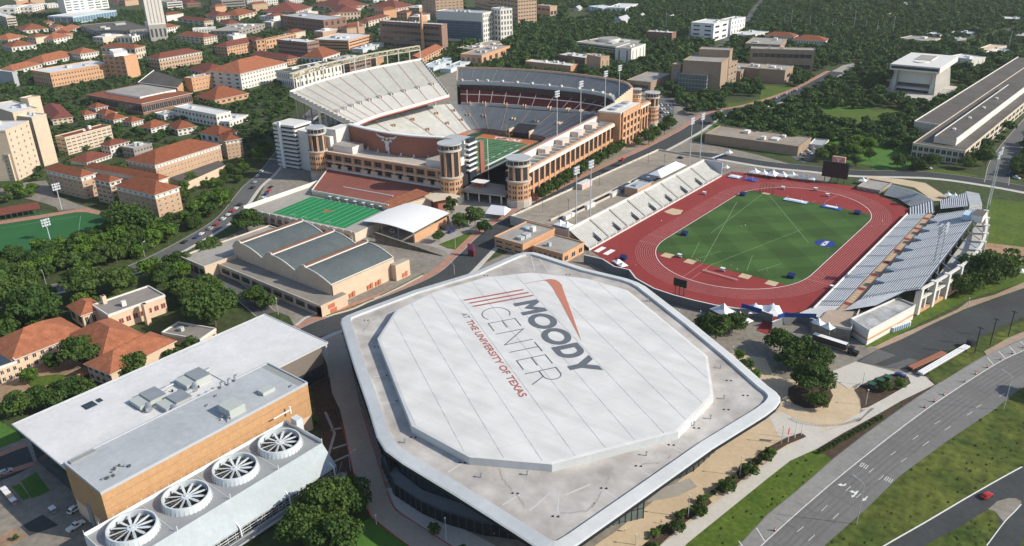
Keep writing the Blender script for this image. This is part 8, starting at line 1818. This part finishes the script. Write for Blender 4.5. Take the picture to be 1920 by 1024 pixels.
lorry('flatbed trailer stacked with orange beams on the closed road', (1706, 689), (1772, 659), 1.3, 'black', 'brick_r', False, True)
# golf carts and track carts
def cart(px, label, z=0, group=None, nm='golf_cart', top='white'):
 c = G(*px, z+1); r = thing(nm, label, 'cart', (*c, z), group); q = MB(); q.box(c[0]-1.2, c[0]+1.2, c[1]-.6, c[1]+.6, z+.3, z+.9); q.box(c[0]-.5, c[0]-.3, c[1]-.55, c[1]+.55, z+.9, z+1.3); q.build('body', M['greymetal_d'], r)
 q = MB(); q.box(c[0]-1.3, c[0]+1.1, c[1]-.9, c[1]+.9, z+2.0, z+2.12); q.build('canopy', M[top], r)
 for s in (-1, 1):
  for e in (-1.1, .9):
   t = MB(); t.tube((c[0]+e, c[1]+s*.6, z+.8), (c[0]+e, c[1]+s*.7, z+2), .05, 4); t.build('post', M['steel'], r); t = MB(); t.tube((c[0]+e*.8, c[1]+s*.5, z+.3), (c[0]+e*.8, c[1]+s*.68, z+.3), .28, 8); t.build('wheel', M['tire'], r)
 return r
T3 = lambda x, y: (1080+x/3, 300+y/3)
for p, l in (((722, 188), 'white topped cart on the red track near the west stand'), ((1165, 158), 'white topped cart left on the north red apron'), ((1348, 165), 'white topped cart in the middle of the north red apron'), ((1414, 198), 'white topped cart right on the north red apron'), ((583, 540), 'white topped cart left on the south red apron'), ((826, 618), 'white topped cart in the middle of the south red apron'), ((1443, 718), 'white topped cart at the foot of the silver bleachers')): cart(T3(*p), l, nm='canopy_cart')
for i in range(4): cart(z4(12, (35+22*i, 612+27*i))[0], 'golf cart in the row at the left edge below the white hall', 0, 'left edge golf carts', top='white' if i != 2 else 'sand')['label'] = nth(i)+' golf cart down the row at the left edge'
cart((99, 957), 'white cart beside the bollards at the orange hall')
for i in range(7): c = S(-17+i*7, -147.4); cart(proj((*c, 6.5)), 'golf cart lined up along the back of the bright practice turf', 5.5, 'practice turf carts').__setitem__('label', nth(i)+' golf cart from the left behind the bright practice turf')
# ------------------------------------------------------------------ tents, mats, pits, boards
def tent(px, label, w=6, d=6, peaks=1, z=0, h=2.4, rise=2.6, group=None, ang=0.0, ridge=False, m='tent_white'):
 c = np.array(G(*px, z+h+rise*.5)); r = thing('tent', label, 'tent', (float(c[0]), float(c[1]), z), group); u = np.array([math.cos(ang), math.sin(ang)]); v = np.array([-u[1], u[0]]); q = MB()
 def P(s, t, zz): p = c+u*s+v*t; return (float(p[0]), float(p[1]), zz)
 for k in range(peaks):
  o = (k-(peaks-1)/2)*w; E = [(-w/2, -d/2), (w/2, -d/2), (w/2, d/2), (-w/2, d/2)]; top = [(o-(0 if not ridge else w*.36), 0), (o+(0 if not ridge else w*.36), 0)]
  if ridge:
   a, b = P(*top[0], z+h+rise), P(*top[1], z+h+rise); e = [P(o+x, y, z+h) for x, y in E]; q.poly([e[0], e[1], b, a]); q.poly([e[1], e[2], b]); q.poly([e[2], e[3], a, b]); q.poly([e[3], e[0], a])
  else:
   for i in range(4):
    x0, y0 = E[i]; x1, y1 = E[(i+1) % 4]; m0 = P(o+x0*.35, y0*.35, z+h+rise*.42); m1 = P(o+x1*.35, y1*.35, z+h+rise*.42); e0 = P(o+x0, y0, z+h); e1 = P(o+x1, y1, z+h); q.poly([e0, e1, m1, m0]); q.poly([m0, m1, P(o, 0, z+h+rise)])
 q.build('tent_roof', M[m], r)
 for k in range(peaks+1):
  for y in (-d/2+.1, d/2-.1):
   x = (k-peaks/2)*w; x = max(min(x, peaks*w/2-.1), -peaks*w/2+.1); p = P(x, y, 0); t = MB(); t.cyl(p[:2], .08, z, z+h, 5); t.build('pole', M['steel'], r)
M['pink_panel'] = mat('pink_panel', (.45, .16, .26), .7, scale=1, amt=.3)
M['tent_white'] = mat('tent_canvas', (.78, .80, .83), .6, scale=1, amt=.04)
tent((1250, 315), 'very long white ridged marquee on the garage deck', 36, 12, z=5, h=2.6, rise=3.2, ang=math.pi/2, ridge=True)
tent((934, 391), 'white pyramid tent between the stadium gate towers', 13, 12, h=3, rise=4, ridge=True, ang=.3)
tent((1057, 417), 'pair of small white tents at the near corner of the garage deck', 5, 7, 2, z=5)
tent((1163, 491), 'white twin peaked tent on the south west red apron', 5, 4.5, 2, h=1.9, rise=1.6, ang=-.5)
for p, w_, n, l in (((1432, 321), 6.5, 3, 'leftmost white triple tent in the north row'), ((1459, 323), 7, 2, 'white double tent in the middle of the north row'), ((1486, 325), 6.5, 1, 'white tent right of the double tent in the north row'), ((1505, 328), 4, 1, 'small white tent near the right of the north row'), ((1524, 331), 4.5, 1, 'rightmost small tent of the north row beside the dark screen')): tent(p, l, w_, 6, n, rise=3.2)
tent((1618, 335), 'lone white tent right of the dark screen', 5, 5); tent((1784, 363), 'white tents on the tan path behind the curved benches', 4, 5, 2); tent((1367, 297-14), 'white tent by the street corner north of the west stand', 5, 5)
tent((1372, 583), 'white tent with two peaks outside the south track wall', 10, 8, 2, h=4, rise=4, ang=-.35); tent((1433, 574), 'cluster of white peaked tents on the south red apron', 8, 9, 2, h=2.6, rise=3.6, ang=.6); tent((1449, 580), 'front white peaked tent of the south apron cluster', 8, 7, 1, h=2.6, rise=3.6, ang=.6)
tent((1544, 604), 'twin white tents on the grey walled terrace', 5, 4, 2, z=5, ang=-.3); tent((1887, 498), 'row of white tents beyond the clay infield at the right edge', 6, 5, 3)
tent((1362, 311), 'white tent beside the blue mats north of the track', 4, 4)
for k, (p, w_, d_, m, l) in enumerate(((T3(895, 92), 8.5, 6.5, 'paleblue', 'pale blue pole vault landing mat at the north west corner'), (T3(985, 108), 8, 6, 'blue', 'bright blue pole vault landing mat right of the pale one'), ((1492, 376), 15, 5, 'paleblue', 'white topped long jump mat on the north apron edge'), ((1559, 388), 12, 5, 'blue', 'blue high jump mat on the north apron edge'))):
 c = G(*p, .8); r = thing('landing_mat', l, 'landing mat', (*c, .15)); q = MB(); q.box(c[0]-w_/2, c[0]+w_/2, c[1]-d_/2, c[1]+d_/2, .16, .8, 0, 1); q.build('cushion', [M['blue'], M[m]], r)
 q = MB(); q.box(c[0]-w_*.3, c[0]+w_*.3, c[1]-d_*.28, c[1]+d_*.28, .8, 1.15); q.build('top_cushion', M['white' if k != 1 else 'blue'], r)
 for s in (-1, 1): t = MB(); t.cyl((c[0]+s*w_*.3, c[1]-d_*.5), .08, .16, 4.5, 5); t.build('upright', M['offwhite'], r)
for p, w_, l in (((1251.5, 479), 7, 'leftmost square tan throwing pad'), ((1294, 490.5), 6.5, 'tan throwing pad left of the finish line'), ((1397, 518), 6.5, 'tan throwing pad right of the middle cart'), ((1447, 531), 6.5, 'rightmost tan throwing pad on the south apron')):
 c = G(*p, .2); q = MB(); q.box(c[0]-w_*.42, c[0]+w_*.42, c[1]-w_*.42, c[1]+w_*.42, .16, .23); tag(q.build('throwing_pad', M['sand']), l, 'throwing pad')
q = MB(); q.flat(ccw([G(*p) for p in ((1245, 397), (1260, 391), (1281, 395), (1276, 402), (1264, 404), (1250, 400))]), .21); tag(q.build('sand_pit', M['sand']), 'pale sand landing pit on the west side of the track', 'sand pit')
for p, l in (((1125, 468), 'left white painted board on the south west apron'), ((1142, 473), 'right white painted board on the south west apron')):
 c = G(*p, .2); q = MB(); q.box(c[0]-1.5, c[0]+1.5, c[1]-4.2, c[1]+4.2, .16, .3); tag(q.build('white_board', M['white']), l, 'board')
for p, l in (((610, 415), 'navy equipment bin on the west grass edge'), ((938, 194), 'navy equipment bin at the north west grass corner'), ((1582, 298), 'navy equipment bin at the north east grass corner'), ((1210, 654), 'navy equipment bin at the south east grass corner'), ((266, 552), 'black equipment rack behind the twin peaked tent')):
 c = G(*T3(*p), 1); r = thing('equipment_bin', l, 'bin', (*c, .2)); q = MB(); q.prism([(c[0]-1.7, c[1]-1.3), (c[0]+1.7, c[1]-1.3), (c[0]+1.7, c[1]+1.3), (c[0]-1.7, c[1]+1.3)], .2, 1.8); q.build('body', M['navy'], r); q = MB(); q.poly([(c[0]-1.9, c[1]-1.5, 1.8), (c[0]+1.9, c[1]-1.5, 1.8), (c[0]+1.9, c[1]+1.4, 2.5), (c[0]-1.9, c[1]+1.4, 2.5)]); q.build('cover', M['navy'], r)
c = G(1437, 363); r = thing('throwing_cage', 'tall netted throwing cage at the north edge of the grass', 'cage', (*c, .2))
for i in range(9):
 a = -.3+i*.47; p = (c[0]+4.6*math.cos(a), c[1]+4.2*math.sin(a)); q = MB(); q.cyl(p, .1, .2, 6, 5); q.build('post', M['dark'], r)
 if i: pp = (c[0]+4.6*math.cos(a-.47), c[1]+4.2*math.sin(a-.47)); q = MB(); [q.obox(pp, p, .04, z, z+.05) for z in np.arange(.8, 6, .65)]; q.build('net', M['brick_b'], r)
q = MB(); q.box(c[0]-2.5, c[0]+2.5, c[1]-2.5, c[1]+1, .17, .24); q.build('pad', M['sand'], r)
r = thing('hurdle_rack', 'long row of stored hurdles on the south red apron', 'hurdles', (*G(1340, 515), .15))
for i in range(30):
 p = G(*T3(715+i*6.6, 628+i*1.9)); q = MB(); q.box(p[0]-.05, p[0]+.05, p[1]-.6, p[1]+.6, .95, 1.1, 0); q.box(p[0]-.04, p[0]+.04, p[1]-.55, p[1]-.48, .16, .95, 0); q.box(p[0]-.04, p[0]+.04, p[1]+.48, p[1]+.55, .16, .95, 0); q.build('hurdle', M['pink_conc'], r)
def board(px0, px1, z0, z1, label, legs=3, m='black', th=.6, nm='scoreboard'):
 a, b = np.array(G(*px0, z0)), np.array(G(*px1, z0)); r = thing(nm, label, 'scoreboard', (float(a[0]), float(a[1]), 0)); q = MB(); q.obox(a, b, th, z0, z1); q.build('panel', M[m], r); q = MB(); d = (b-a)/np.hypot(*(b-a)); n = np.array([d[1], -d[0]]); q.obox(a+d*.4+n*(th/2+.03), b-d*.4+n*(th/2+.03), .05, z0+.4, z1-.4); q.build('screen', M['screen'], r)
 for k in range(legs): p = a+(b-a)*(k+.5)/legs; q = MB(); q.cyl(tuple(p), .3, 0, z0, 8); q.build('leg', M['steel_d'], r)
 return r, a, b
M['screen'] = mat('dark_screen', (.015, .02, .022), .25, scale=1, amt=.2, spec=.5)
board((1263, 534), (1287, 541), 4.5, 8.5, 'small black scoreboard on three legs at the south curve of the track')
r, a, b = board((1541, 329), (1589, 336), 3.6, 14.5, 'big dark video screen north of the track with a terracotta sign on top', 4, th=2.2)
q = MB(); q.obox(a+(b-a)*.32, a+(b-a)*.82, 2.4, 14.5, 18.3); q.build('top_sign', M['orange_pale'], r); d = (b-a)/np.hypot(*(b-a)); n = np.array([d[1], -d[0]]); o = a+(b-a)*.57+n*1.25; q = MB(); longhorn(q, lambda x, y: (*(o+d*x), 16.5+y), .45); q.build('steer_emblem', M['white'], r)
# ------------------------------------------------------------------ poles
def floodlight(px, z0, ztop, label, group=None, pos=None, heads=6, rad=.38):
 c = pos or G(*px, z0); r = thing('floodlight_mast', label, 'floodlight', (*c, z0), group); q = MB(); q.cyl(c, rad, z0, ztop, 8, r1=rad*.55); q.build('mast', M['mast'], r)
 for k in range(3):
  q = MB(); q.box(c[0]-.15, c[0]+.15, c[1]-2.3, c[1]+2.3, ztop-.4-k*1.7, ztop-.2-k*1.7); q.build('crossbar', M['steel'], r)
  for j in range(heads-2): q = MB(); y = c[1]-2+j*4/(heads-3); q.box(c[0]-.45, c[0]+.45, y-.45, y+.45, ztop-.9-k*1.7, ztop+.1-k*1.7); q.build('lamp_head', M['lamp_head'], r)
M['mast'] = mat('mast_galvanised', (.55, .58, .6), .5, scale=1, amt=.05, metal=.2); M['lamp_head'] = mat('lamp_head', (.6, .63, .66), .4, scale=2, amt=.2)
for (x, y), l in (((-250.8, 368), 'nearest floodlight mast on the garage deck'), ((-250.8, 383), 'second floodlight mast on the garage deck'), ((-250.8, 510), 'third floodlight mast, by the far end of the marquee'), ((-250.8, 526), 'farthest floodlight mast on the garage deck')): floodlight(None, 5, 41, l, pos=(x, y))
for v, l in ((-8, 'first floodlight mast on the east rim of the stadium'), (31, 'second floodlight mast on the east rim of the stadium'), (76, 'third floodlight mast on the east rim of the stadium'), (104, 'fourth floodlight mast on the east rim of the stadium')): floodlight(None, 25, 58, l, pos=S(77.5, v))
floodlight((1850, 392), 0, 36, 'left mast of the leaning looking pair at the right end of the bleachers', rad=.32); floodlight((1855, 385), 0, 37, 'right mast of the pair at the right end of the bleachers', rad=.32)
floodlight((1747, 511), 7, 32, 'left mast standing in the silver bleachers', rad=.4); floodlight((1757, 512), 7, 33, 'right mast standing in the silver bleachers', rad=.4)
floodlight((116, 393), 0, 18, 'floodlight mast in front of the three winged dormitory'); floodlight((94, 449), 0, 13, 'floodlight mast in the wood left of the sports pitch')
def streetlight(base, top, side, label, arm=2.6, m='mast', name='street_lamp', heads=0):
 h = hfrom(base[0], base[1], top); c = G(*base); e = np.array(G(base[0]+side[0], base[1]+side[1]))-np.array(c); e = e/np.hypot(*e); r = thing(name, label, 'street lamp', (*c, 0)); q = MB(); q.cyl(c, .13, 0, h, 7, r1=.09); q.build('pole', M[m], r)
 if arm: q = MB(); q.tube((*c, h), (c[0]+e[0]*arm, c[1]+e[1]*arm, h+.9), .07, 5); q.build('arm', M[m], r); q = MB(); q.tube((c[0]+e[0]*arm, c[1]+e[1]*arm, h+.9), (c[0]+e[0]*(arm+.9), c[1]+e[1]*(arm+.9), h+.95), .16, 6); q.build('lamp_head', M['lamp_head'], r)
 else: q = MB(); q.cyl(c, .28, h, h+.35, 8); q.build('lamp_head', M['offwhite'], r)
for b_, t_, s_, l, a in (((1606, 984), 908, (-20, -12), 'tall street lamp with a long arm at the edge of the grass bank', 3.2), ((1881, 770), 706, (-18, -8), 'tall street lamp with a long arm near the right edge', 3.2), ((657.5, 884), 852, (8, -3), 'street lamp leaning over the shaded service road', 2), ((852, 515), 497, (-8, -4), 'street lamp over the street above the arena roof corner', 1.6), ((706, 984), 967, (1, -1), 'short post lamp on the lawn by the red kerb', 0), ((837, 1012), 972, (1, 0), 'slim lamp on the pale walk below the arena', 0), ((1290, 970), 930, (1, 0), 'plaza lamp nearest the bottom among the small trees', 0), ((1387, 892), 857, (1, 0), 'plaza lamp beside the orange shrub tree', 0), ((1192, 1022), 1003, (1, 0), 'plaza lamp at the bottom edge', 0), ((1465, 832), 800, (1, 0), 'lamp left of the flagpoles', 0), ((1617, 722), 700, (1, 0), 'lamp beside the mulch island of the drive', 0), ((1623, 760), 732, (-3, 0), 'leaning lamp by the green boxes', 0), ((371, 553), 545, (2, 0), 'banner lamp before the vaulted hall', 0), ((522, 590), 560, (2, 0), 'banner lamp at the corner of the vaulted hall', 0), ((272, 482), 457, (3, -1), 'street lamp at the curving street wood edge', 1), ((90, 545), 512, (-3, -3), 'street lamp above the school oaks', 1.4), ((854, 467), 440, (3, 0), 'lamp on the small lawn', 0), ((1611, 640), 633, (1, 0), 'lamp by the black lorry', 0), ((1814, 577), 560, (1, 0), 'lamp on the brick walk beside the closed road', 0), ((1273, 590), 582, (1, 0), 'left lamp under the track wall', 0), ((1313, 592), 584, (1, 0), 'right lamp under the track wall', 0)): streetlight(b_, t_, s_, l, a)
for b_, t_, l in (((1827, 663), 613, 'left dark utility pole on the dry grass'), ((1856, 648), 597, 'middle dark utility pole on the dry grass'), ((1890, 632), 583, 'right dark utility pole on the dry grass')):
 h = hfrom(b_[0], b_[1], t_); c = G(*b_); r = thing('utility_pole', l, 'utility pole', (*c, 0)); q = MB(); q.cyl(c, .2, 0, h, 7); q.build('pole', M['black'], r); q = MB(); q.box(c[0]-1.2, c[0]+1.2, c[1]-.1, c[1]+.1, h-.6, h-.4); q.build('crossarm', M['black'], r)
for b_, t_, fl, l in (((1477.5, 829), 800, 'red', 'flagpole with a red flag at the plaza bed'), ((1490, 822), 779, None, 'tall bare flagpole in the middle of the plaza bed'), ((1502, 816), 788, None, 'right bare flagpole of the plaza bed'), ((917, 356), 261, None, 'very tall white flagpole in front of the stadium field')):
 h = hfrom(b_[0], b_[1], t_); c = G(*b_); r = thing('flagpole', l, 'flagpole', (*c, 0)); q = MB(); q.cyl(c, .14 if h < 25 else .32, 0, h, 7, r1=.07 if h < 25 else .2); q.build('pole', M['white'], r)
 if fl: q = MB(); q.box(c[0]-.1, c[0]-.05, c[1]-1.3, c[1], h-3, h-.4); q.build('flag', M[fl], r)
for i in range(26):    # far woods masts
 p = ((1291, 52+30), (1313, 80), (1482, 55), (1622, 62), (1642, 72), (1672, 72), (1470, 50), (1517, 58), (1248, 56), (1750, 85), (1890, 95), (1600, 58), (1559, 60))[i % 13]
 if i >= 13: break
 h = 20+5*(i % 3); c = G(*p); r = thing('lattice_mast', 'tall thin mast standing up out of the far woods', 'mast', (*c, 0), 'far wood masts'); r['label'] = nth(i)+' thin mast listed over the far woods, '+('short', 'middling', 'tall')[i % 3]; q = MB(); q.cyl(c, .4, 0, h, 5, r1=.2); q.build('mast_shaft', M['greymetal'], r)
# ------------------------------------------------------------------ small things
M['box_green'] = mat('box_green', (.035, .10, .06), .6, amt=.08)
def cone_mesh():
 q = MB(); q.cyl((0, 0), .42, 0, .12, 10, 1); q.cyl((0, 0), .3, .12, 1.25, 10, 0, r1=.2); q.cyl((0, 0), .285, .45, .62, 10, 2, r1=.27); q.cyl((0, 0), .26, .8, .95, 10, 2, r1=.245); o = q.build('traffic_drum', [M['cone'], M['black'], M['white']]); return o
M['cone'] = mat('cone_orange', (.62, .10, .04), .6, amt=.05)
C0 = cone_mesh(); first = True
for i, (x, y) in enumerate(z4(11, (1645, 712), (1555, 762), (1475, 820), (1317, 918), (1245, 968), (1175, 1012), (1745, 655), (1830, 608), (1912, 563), (1115, 762))+z4(15, (50, 912))+[(1385, 1052)][:0]):
 o = C0 if i == 0 else C0.copy()
 if i: COL.objects.link(o)
 c = G(x, y); o.location = (c[0], c[1], .2); tag(o, 'orange traffic drum in the line along the road shoulder', 'traffic drum', 'drums along the shoulder'); o['label'] = nth(i)+' orange traffic drum counted up the road shoulder' if i else 'orange traffic drum beside the last pair of hatch lines'
for i in range(8):
 p = z4(11, (935+i*17, 425-i*6))[0]; c = G(*p, 1.1); r = thing('portable_toilet', 'white portable toilet in the row beside the pale service block', 'portable toilet', (*c, 0), 'row of portable toilets'); r['label'] = nth(i)+' white portable toilet from the left beside the pale service block'; q = MB(); q.box(c[0]-.75, c[0]+.75, c[1]-.75, c[1]+.75, 0, 2.2); q.build('cabin', M['paleblue'], r); q = MB(); q.box(c[0]-.8, c[0]+.8, c[1]-.8, c[1]+.8, 2.2, 2.45); q.build('roof', M['white'], r)
for i in range(7):
 c = G(1336+i*3.2, 299-i*1.2, 1.1); r = thing('portable_toilet', 'white portable toilet in the row at the street corner north of the west stand', 'portable toilet', (*c, 0), 'north row of portable toilets'); r['label'] = nth(i)+' portable toilet from the left at the street corner'; q = MB(); q.box(c[0]-.7, c[0]+.7, c[1]-.7, c[1]+.7, 0, 2.2); q.build('cabin', M['navy'], r); q = MB(); q.box(c[0]-.8, c[0]+.8, c[1]-.8, c[1]+.8, 2.2, 2.45); q.build('roof', M['white'], r)
for i, (x, y) in enumerate(((778, 862), (838, 832), (890, 808))):
 c = G(*z4(11, (x, y))[0]); r = thing('transformer_box', ('left', 'middle', 'right')[i]+' green transformer box in the mulch bed', 'transformer', (*c, .2)); q = MB(); q.box(c[0]-1.3, c[0]+1.3, c[1]-1.2, c[1]+1.2, .2, 2.1, 0); q.build('cabinet', M['box_green'], r); q = MB(); q.box(c[0]-1.4, c[0]+1.4, c[1]-1.3, c[1]+1.3, 2.1, 2.25); q.build('lid', M['box_green'], r)
for P, l in (((1458, 598), (1476, 592)), 'blue banner panel left of the track gate'), (((1390, 576), (1428, 587)), 'long blue banner panel below the peaked tents'), (((1470, 594), (1530, 596)), 'blue banner panel right of the track gate'):
 a, b = G(*P[0], 4.6), G(*P[1], 4.6); q = MB(); q.obox(a, b, .25, 4.5, 6.6); tag(q.build('banner', M['navy_l']), l, 'banner')
c = G(884, 480); r = thing('street_banner', 'tall pink and maroon banner panel at the street edge', 'banner', (*c, 0)); q = MB(); q.box(c[0]-2.2, c[0]+2.2, c[1]-.4, c[1]+.4, 0, 7, 1); q.box(c[0]-2.2, c[0]+2.2, c[1]-.45, c[1]-.401, 3.6, 7, 0); q.build('panel', [M['pink_panel'], M['maroon']], r)
# fences round the plaza ring
r = thing('bike_rack_ring', 'curved row of grey metal barriers round the tan drive circle', 'barrier', (*G(1540, 800), 0))
for i in range(26):
 a = R_(200+i*5.4); p = z4(15, (430+270*math.cos(a), 40-88*math.sin(a)))[0]; p2 = z4(15, (430+270*math.cos(a+.07), 40-88*math.sin(a+.07)))[0]; q = MB(); A_, B_ = G(*p), G(*p2); q.obox(A_, B_, .08, .9, 1.0); q.obox(A_, B_, .06, .4, .46); q.cyl(A_, .06, .1, 1.0, 5); q.build('barrier', M['steel'], r)
# people
def person_mesh(pose):
 bm_v = [(0, 0, .92), (0, 0, 1.18), (0, 0, 1.42), (0, 0, 1.52), (0, 0, 1.68), (-.1, 0, .88), (-.11, .04*pose, .48), (-.12, -.04*pose, .08), (-.12, .12, .03), (.1, 0, .88), (.11, -.06*pose, .48), (.12, .05*pose, .08), (.12, .14, .03), (-.2, 0, 1.40), (-.28, .03, 1.13), (-.27, .12*pose, .88), (.2, 0, 1.40), (.28, 0, 1.13), (.28, .1, .88)]
 ed = [(0, 1), (1, 2), (2, 3), (3, 4), (0, 5), (5, 6), (6, 7), (7, 8), (0, 9), (9, 10), (10, 11), (11, 12), (2, 13), (13, 14), (14, 15), (2, 16), (16, 17), (17, 18)]
 rad = [.15, .14, .15, .06, .105, .1, .07, .05, .045, .1, .07, .05, .045, .07, .05, .04, .07, .05, .04]
 me = bpy.data.meshes.new('person'); me.from_pydata(bm_v, ed, []); o = bpy.data.objects.new('person_source', me); COL.objects.link(o); md = o.modifiers.new('s', 'SKIN')
 for v, rr in zip(me.skin_vertices[0].data, rad): v.radius = (rr, rr)
 me.skin_vertices[0].data[0].use_root = True; s = o.modifiers.new('sub', 'SUBSURF'); s.levels = 1
 dg = bpy.context.evaluated_depsgraph_get(); dg.update(); m2 = bpy.data.meshes.new_from_object(o.evaluated_get(dg)); m2.name = 'person'; bpy.data.objects.remove(o)
 cols = [M['skin'], M['cloth_w'], M['cloth_d']]; m2.materials.clear(); [m2.materials.append(c) for c in cols]; mi = []
 for p in m2.polygons: z = p.center[2]; mi.append(0 if z > 1.5 or (abs(p.center[0]) > .24 and z < 1.1) or z < .42 else 1 if z > .95 else 2)
 m2.polygons.foreach_set('material_index', mi); return m2
M['skin'] = mat('skin', (.45, .28, .2), .7, amt=.03); M['cloth_w'] = mat('white_shirt', (.75, .75, .75), .9, amt=.03); M['cloth_d'] = mat('dark_shorts', (.05, .06, .09), .9, amt=.03)
PM = [person_mesh(1), person_mesh(-1.5)]
for i, (x, y, l) in enumerate(((928, 383, 'person in white standing left of a pair on the infield grass'), (951, 377, 'person in white standing right of a pair on the infield grass'), (675, 570, 'person in white beside the south tan pad'), (684, 575, 'second person in white near the south tan pad'), (698, 580, 'third person in white right of the south tan pad'), (870, 605, 'lone person in white at the south edge of the grass'), (905, 625, 'person crouched low in white on the south apron edge'), (335, 602, 'person in white near the twin peaked tent on the south west curve'), (480, 352, 'person in white walking on the west red apron'), (1417, 505, 'person in dark shorts below the blue roundel'), (1150, 857, 'person by the peaked tents at the gate'), (730, 628, 'person beside the hurdle row'), (1074, 635, 'person on the grass right of the south cart'), (1722, 353, 'person on the east curve of the track'))):
 c = G(*T3(x, y), .2); o = bpy.data.objects.new('person', PM[i % 2]); COL.objects.link(o); o.location = (c[0], c[1], .21); o.rotation_euler = (0, 0, i*1.3); tag(o, l, 'person')
for i, (p, l) in enumerate((((926, 1005), 'person on the shaded walk at the bottom below the arena'), ((1172, 996), 'person on the tan plaza beside the glass lobby'), ((1240, 981), 'person crouching by the plaza planting'), ((1395, 637), 'person in dark clothes on the gate path'), ((1375, 655), 'person beside the dark carts by the gate path'))):
 c = G(*p, .2); o = bpy.data.objects.new('person', PM[i % 2]); COL.objects.link(o); o.location = (c[0], c[1], .15); o.rotation_euler = (0, 0, i*1.9); tag(o, l, 'person')
for k, CPk in CP.items():
 if k not in USED: [bpy.data.objects.remove(c) for c in list(CPk.children)]; bpy.data.objects.remove(CPk)
# ------------------------------------------------------------------ air
hz = MB(); hz.box(-3750, 1350, -750, 4150, -3, 205); o = hz.build('haze', []) if False else None
me = bpy.data.meshes.new('haze'); V = [(x, y, z) for x in (-3750, 1350) for y in (-750, 4150) for z in (-3, 205)]
me.from_pydata(V, [], [(0, 1, 3, 2), (4, 6, 7, 5), (0, 4, 5, 1), (2, 3, 7, 6), (0, 2, 6, 4), (1, 5, 7, 3)]); o = bpy.data.objects.new('haze', me); COL.objects.link(o); tag(o, 'thin pale summer haze lying over the whole city', 'haze', None, 'stuff')
hm = bpy.data.materials.new('haze'); hm.use_nodes = True; nt = hm.node_tree; nt.nodes.clear(); out = nt.nodes.new('ShaderNodeOutputMaterial'); pv = nt.nodes.new('ShaderNodeVolumePrincipled'); pv.inputs['Color'].default_value = (.93, .98, 1, 1); pv.inputs['Density'].default_value = .000045; pv.inputs['Anisotropy'].default_value = .2; nt.links.new(pv.outputs[0], out.inputs['Volume']); me.materials.append(hm)
